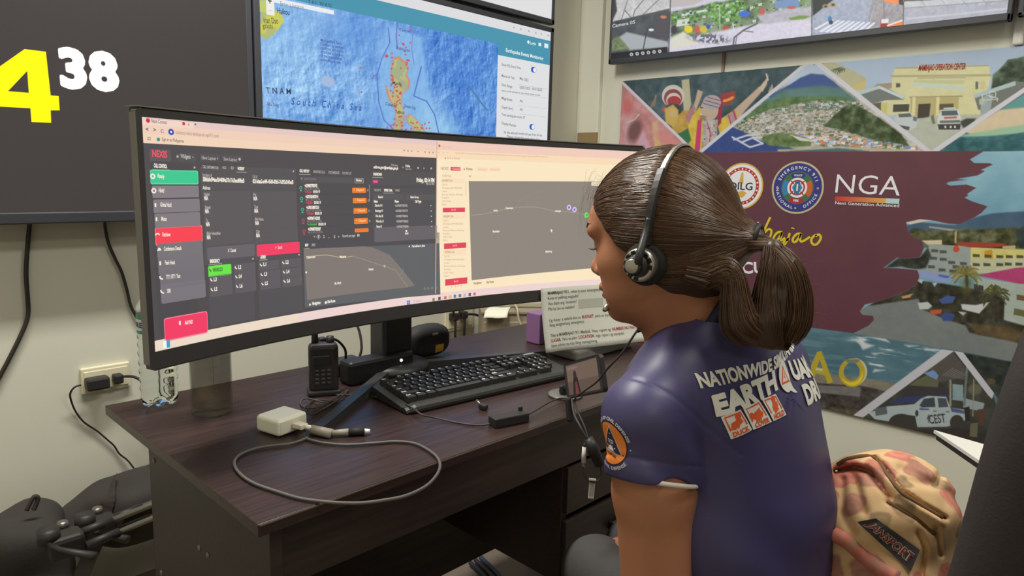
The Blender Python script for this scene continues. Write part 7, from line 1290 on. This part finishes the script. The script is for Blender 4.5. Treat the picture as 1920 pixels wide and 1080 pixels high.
for P_, w_, dp_ in FOLDS: D = D+dp_*np.exp(-(pth(P_)/w_)**2)
D = D-.007*np.exp(-(pth([(1590, 866), (1630, 866), (1668, 902), (1706, 940), (1765, 978)])/9)**2)
nn = noise3(f.X, f.Y, f.Z, 13, 7)-.5; n2_ = noise3(f.X, f.Y, f.Z, 34, 2)-.5; D = D+nn*.022+n2_*.010
D = smax(D, f.half((1.1, .2, .438), (0, 0, -1)), .008); f.D = D.astype(np.float32); bb_ = bc_(f.build('bag_body', ROSE, relax=1)); rose_paint(bb_)
BBV = BVHTree.FromPolygons([v.co[:] for v in bb_.data.vertices], [p_.vertices[:] for p_ in bb_.data.polygons])
def bshot(x, y, off=0): r = BBV.ray_cast(Vector(CAM), Vector(ray(x, y))); return (r[0]+r[1]*off) if r[0] else Vector(at(x, y, 1.02))
ZP = mat('piping_tan', (120, 88, 58), rough=.7)
b = MB(); b.tube([bshot(x, y, .001) for x, y in ((1572, 872), (1590, 862), (1625, 856), (1648, 866), (1662, 890), (1690, 925), (1725, 948), (1765, 972))], .0032, ZP, 8, sub=3); bc_(b.build('flap_edge'))
b = MB(); b.tube([bshot(x, y, .001) for x, y in ((1662, 940), (1690, 955), (1715, 970), (1740, 990), (1752, 1002))], .0028, ZP, 8, sub=3); bc_(b.build('zipper'))
strap_p = [(1566, 1000), (1590, 1010), (1620, 1035), (1650, 1062), (1680, 1085)]
b = MB(); b.tube([bshot(x, y, .004) for x, y in strap_p], .011, ROSE, 8, sub=4); o = bc_(b.build('strap')); rose_paint(o, 9)
pc4 = [(1609, 979), (1643, 973), (1722, 1030), (1705, 1071)]
def bi2(u, v): P_ = [np.array(q_, float) for q_ in pc4]; t_ = P_[0]*(1-u)+P_[3]*u; q_ = P_[1]*(1-u)+P_[2]*u; x = t_*(1-v)+q_*v; return x
PC = [bshot(*q_, .003) for q_ in pc4]
def patch(s, t, h):                          # s along the name, t up
    u = s; top_ = np.array(PC[1])*(1-u)+np.array(PC[2])*u; bot_ = np.array(PC[0])*(1-u)+np.array(PC[3])*u; q_ = Vector(bot_*(1-t)+top_*t); d_ = Vector(FW)
    r = BBV.ray_cast(Vector(CAM), (q_-Vector(CAM)).normalized()); k = min(1, max(0, 4*u*(1-u))); base = q_
    if r[0] and (r[0]-Vector(CAM)).length < (q_-Vector(CAM)).length: base = r[0]
    return base-(base-Vector(CAM)).normalized()*(.0012+h*.0003)
p = Print(patch, cell=.08); PN = mat('patch_grey', (66, 66, 70), rough=.7); p.rect((0, 0), (1, 1), PN, 0); Vt, Ft = glyphs('JANSPORT', .03, .1)
for grow, m_, lf in ((.055, mat('patch_cream', (206, 190, 172), rough=.7), 2), (0.0, mat('patch_red', (128, 44, 44), rough=.7), 4)):
    Vt, Ft = glyphs('JANSPORT', .015+grow, .1); Wd = Vt[:, 0].max(); p.add(np.stack([.07+Vt[:, 0]/Wd*.88, .26+Vt[:, 1]*.44], 1), Ft, m_, lf)
bc_(p.build('name_patch'))

# white table beyond the chair
t = thing('white_table', 'white table corner with dark edge between mural and chair back', 'table'); ZT = .68; tip = hit(1751, 806, 2, ZT); e1 = hit(1840, 866, 2, ZT); e2 = hit(1842, 832, 2, ZT); d1 = unit(e1-tip); d2 = unit(e2-tip); A_, B_, C_ = tip, tip+d1*.62, tip+d2*.70
t.location = (*((A_+B_+C_)/3)[:2], 0); inv = -np.array(t.location); WT = mat('table_white', (222, 220, 214), rough=.4, var=.02); q_ = [A_, B_, B_+(C_-A_), C_]
b = MB(); V = [Vector(p_+inv) for p_ in q_]+[Vector(p_+inv)-Vector((0, 0, .007)) for p_ in q_]; b.add(V, [(0, 1, 2, 3), (7, 6, 5, 4), (0, 4, 5, 1), (1, 5, 6, 2), (2, 6, 7, 3), (3, 7, 4, 0)], WT); b.build('table_top', t)
b = MB(); cen = sum(q_)/4; V = [Vector(p_+(cen-p_)*.012+inv)-Vector((0, 0, .007)) for p_ in q_]+[Vector(p_+(cen-p_)*.012+inv)-Vector((0, 0, .019)) for p_ in q_]; b.add(V, [(0, 1, 2, 3), (7, 6, 5, 4), (0, 4, 5, 1), (1, 5, 6, 2), (2, 6, 7, 3), (3, 7, 4, 0)], mat('table_edge', (46, 44, 44), rough=.5)); b.build('edge_band', t)
for p_ in q_: l0 = p_+(cen-p_)*.22+inv; MB().tube([(l0[0], l0[1], ZT-.012), (l0[0], l0[1], .0)], .014, mat('table_leg', (190, 188, 182), rough=.4), 12).build('leg', t)

# bags and stands on the floor by the back wall
BGB = mat('bag_black', (54, 51, 48), rough=.85, bump=.3, scale=60); BGS = mat('bag_strap', (58, 52, 47), rough=.8)
f = Field(np.arange(.36, .86, .006), np.arange(1.72, 2.10, .006), np.arange(.15, .44, .006)); D = f.box((.64, 1.955, .285), (.18, .11, .085), .07); D = smin(D, f.ell((.68, 1.97, .345), (.13, .10, .060)), .05); D = smin(D, f.ell((.47, 1.96, .265), (.085, .09, .06)), .05); D = D+(noise3(f.X, f.Y, f.Z, 11, 9)-.5)*.07; f.D = smax(D, -(f.Z-.17), .01).astype(np.float32)
bag = f.build('duffel_bag', BGB); tag(bag, 'slumped black bag lying on the tripods by the wall under the outlet', 'bag')
GBV = BVHTree.FromObject(bag, bpy.context.evaluated_depsgraph_get())
def gshot(x, y, off=.004): r = GBV.ray_cast(Vector(CAM), Vector(ray(x, y)).normalized()); return (r[0]+r[1]*off) if r[0] else Vector(hit(x, y, 1, 1.84))
def ribbon(P_, w_, m, nrm, th=.002):
    b = MB(); P_ = spline([Vector(p_) for p_ in P_], 5); V = []; nrm = Vector(nrm)
    for i, c in enumerate(P_): t_ = (P_[min(i+1, len(P_)-1)]-P_[max(i-1, 0)]).normalized(); x = t_.cross(nrm).normalized(); V += [c+x*w_/2, c-x*w_/2, c-x*w_/2+nrm*th, c+x*w_/2+nrm*th]
    b.add(V, [(i*4+j, i*4+(j+1) % 4, i*4+4+(j+1) % 4, i*4+4+j) for i in range(len(P_)-1) for j in range(4)], m); return b
o = ribbon([gshot(214, 903, .010), gshot(208, 935, .010), gshot(200, 965, .010), Vector(hit(190, 995, 1, 1.80)), Vector(hit(172, 1035, 1, 1.78)), Vector(hit(150, 1085, 1, 1.78))], .036, BGS, Vector(-FW)).build('strap'); o.parent = bag
f = Field(np.arange(.16, .50, .006), np.arange(1.66, 2.0, .006), np.arange(.0, .46, .006)); D = f.box((.30, 1.86, .20), (.085, .09, .20), .06); D = smin(D, f.ell((.30, 1.78, .13), (.085, .06, .12)), .03); D = D+(noise3(f.X, f.Y, f.Z, 12, 2)-.5)*.04; f.D = smax(D, -(f.Z-.004), .01).astype(np.float32)
bag2 = f.build('backpack', BGB); tag(bag2, 'black backpack with a loop on top standing at the lower left edge', 'backpack')
a_ = [Vector(hit(x, y, 1, 1.82)) for x, y in ((50, 957), (57, 942), (64, 931), (71, 933), (68, 945), (63, 956))]; o = MB().tube(a_, .005, BGS, 8, sub=4).build('carry_loop'); o.parent = bag2
ALU = mat('tripod_metal', (128, 124, 118), rough=.35, metal=.7); TB = mat('tripod_black', (44, 42, 40), rough=.5)
def tripod(lab, base, dr, gap, zz):
    t = thing('tripod', lab, 'tripod', None); t.location = base; dr = unit(dr); n_ = np.array((-dr[1], dr[0], 0))
    for k in range(3):
        o0 = n_*(k-1)*gap+np.array((0, 0, (.018 if k == 1 else 0))); MB().tube([Vector(o0), Vector(o0+dr*.07)], .0100, TB, 12).tube([Vector(o0+dr*.05), Vector(o0+dr*.62)], .0068, ALU, 12).tube([Vector(o0+dr*.62), Vector(o0+dr*.66)], .010, TB, 12).build('leg', t)
    MB().box(tuple(-dr*.03+np.array((0, 0, .008))), (.07, .06, .05), TB, .010, Matrix.Identity(4)).lathe([(0, 0), (.022, 0), (.022, .03), (0, .03)], TB, tuple(-dr*.06+np.array((0, 0, .025))), 20).build('head', t)
    MB().tube([Vector(-dr*.07+np.array((0, 0, .03))), Vector(-dr*.06-n_*.06+np.array((0, 0, .03))), Vector(-dr*.02-n_*.13+np.array((0, 0, .02)))], [.005, .005, .010], TB, 10).build('pan_handle', t); MB().lathe([(0, 0), (.012, 0), (.013, .006), (.010, .014), (0, .014)], ALU, tuple(-dr*.02+n_*.035+np.array((0, 0, .03))), 16).build('knob', t)
tripod('folded black tripod lying under the slumped bag, upper of two', hit(212, 985, 1, 1.79), (1, .10, .06), .036, 0); tripod('folded black tripod lying on the beige cartons, lower of two', hit(150, 1014, 1, 1.70), (1, .12, .05), .032, 0)
CB = mat('carton_beige', (150, 136, 104), rough=.85)
for i, (x, y, z, w_, d_, h_, rz, lab) in enumerate(((.52, 1.72, .045, .42, .26, .085, 6, 'large flat beige carton on the floor, lowest of the stack'), (.55, 1.70, .100, .36, .20, .022, -7, 'thin folded beige carton lying on top of larger carton'))): o = MB().box((0, 0, 0), (w_, d_, h_), CB, .002).box((0, 0, h_/2+.001), (w_*.96, .012, .002), mat('carton_tape', (178, 166, 134), rough=.5)).build('carton'); o.location = (x, y, z); o.rotation_euler = (0, 0, radians(rz)); tag(o, lab, 'carton')

# members of one kind share a group
GROUPS = {'wall_television': 'televisions on the walls', 'tripod': 'folded tripods on the floor', 'floor_cable': 'cables on the floor under the desk', 'power_cable': 'cables hanging below the clock television', 'power_plug': 'plugs in the wall outlets', 'wall_outlet': 'outlets on the back wall'}
for o in COL.objects:
    k_ = o.name.split('.')[0]
    if o.parent is None and k_ in GROUPS: o['group'] = GROUPS[k_]
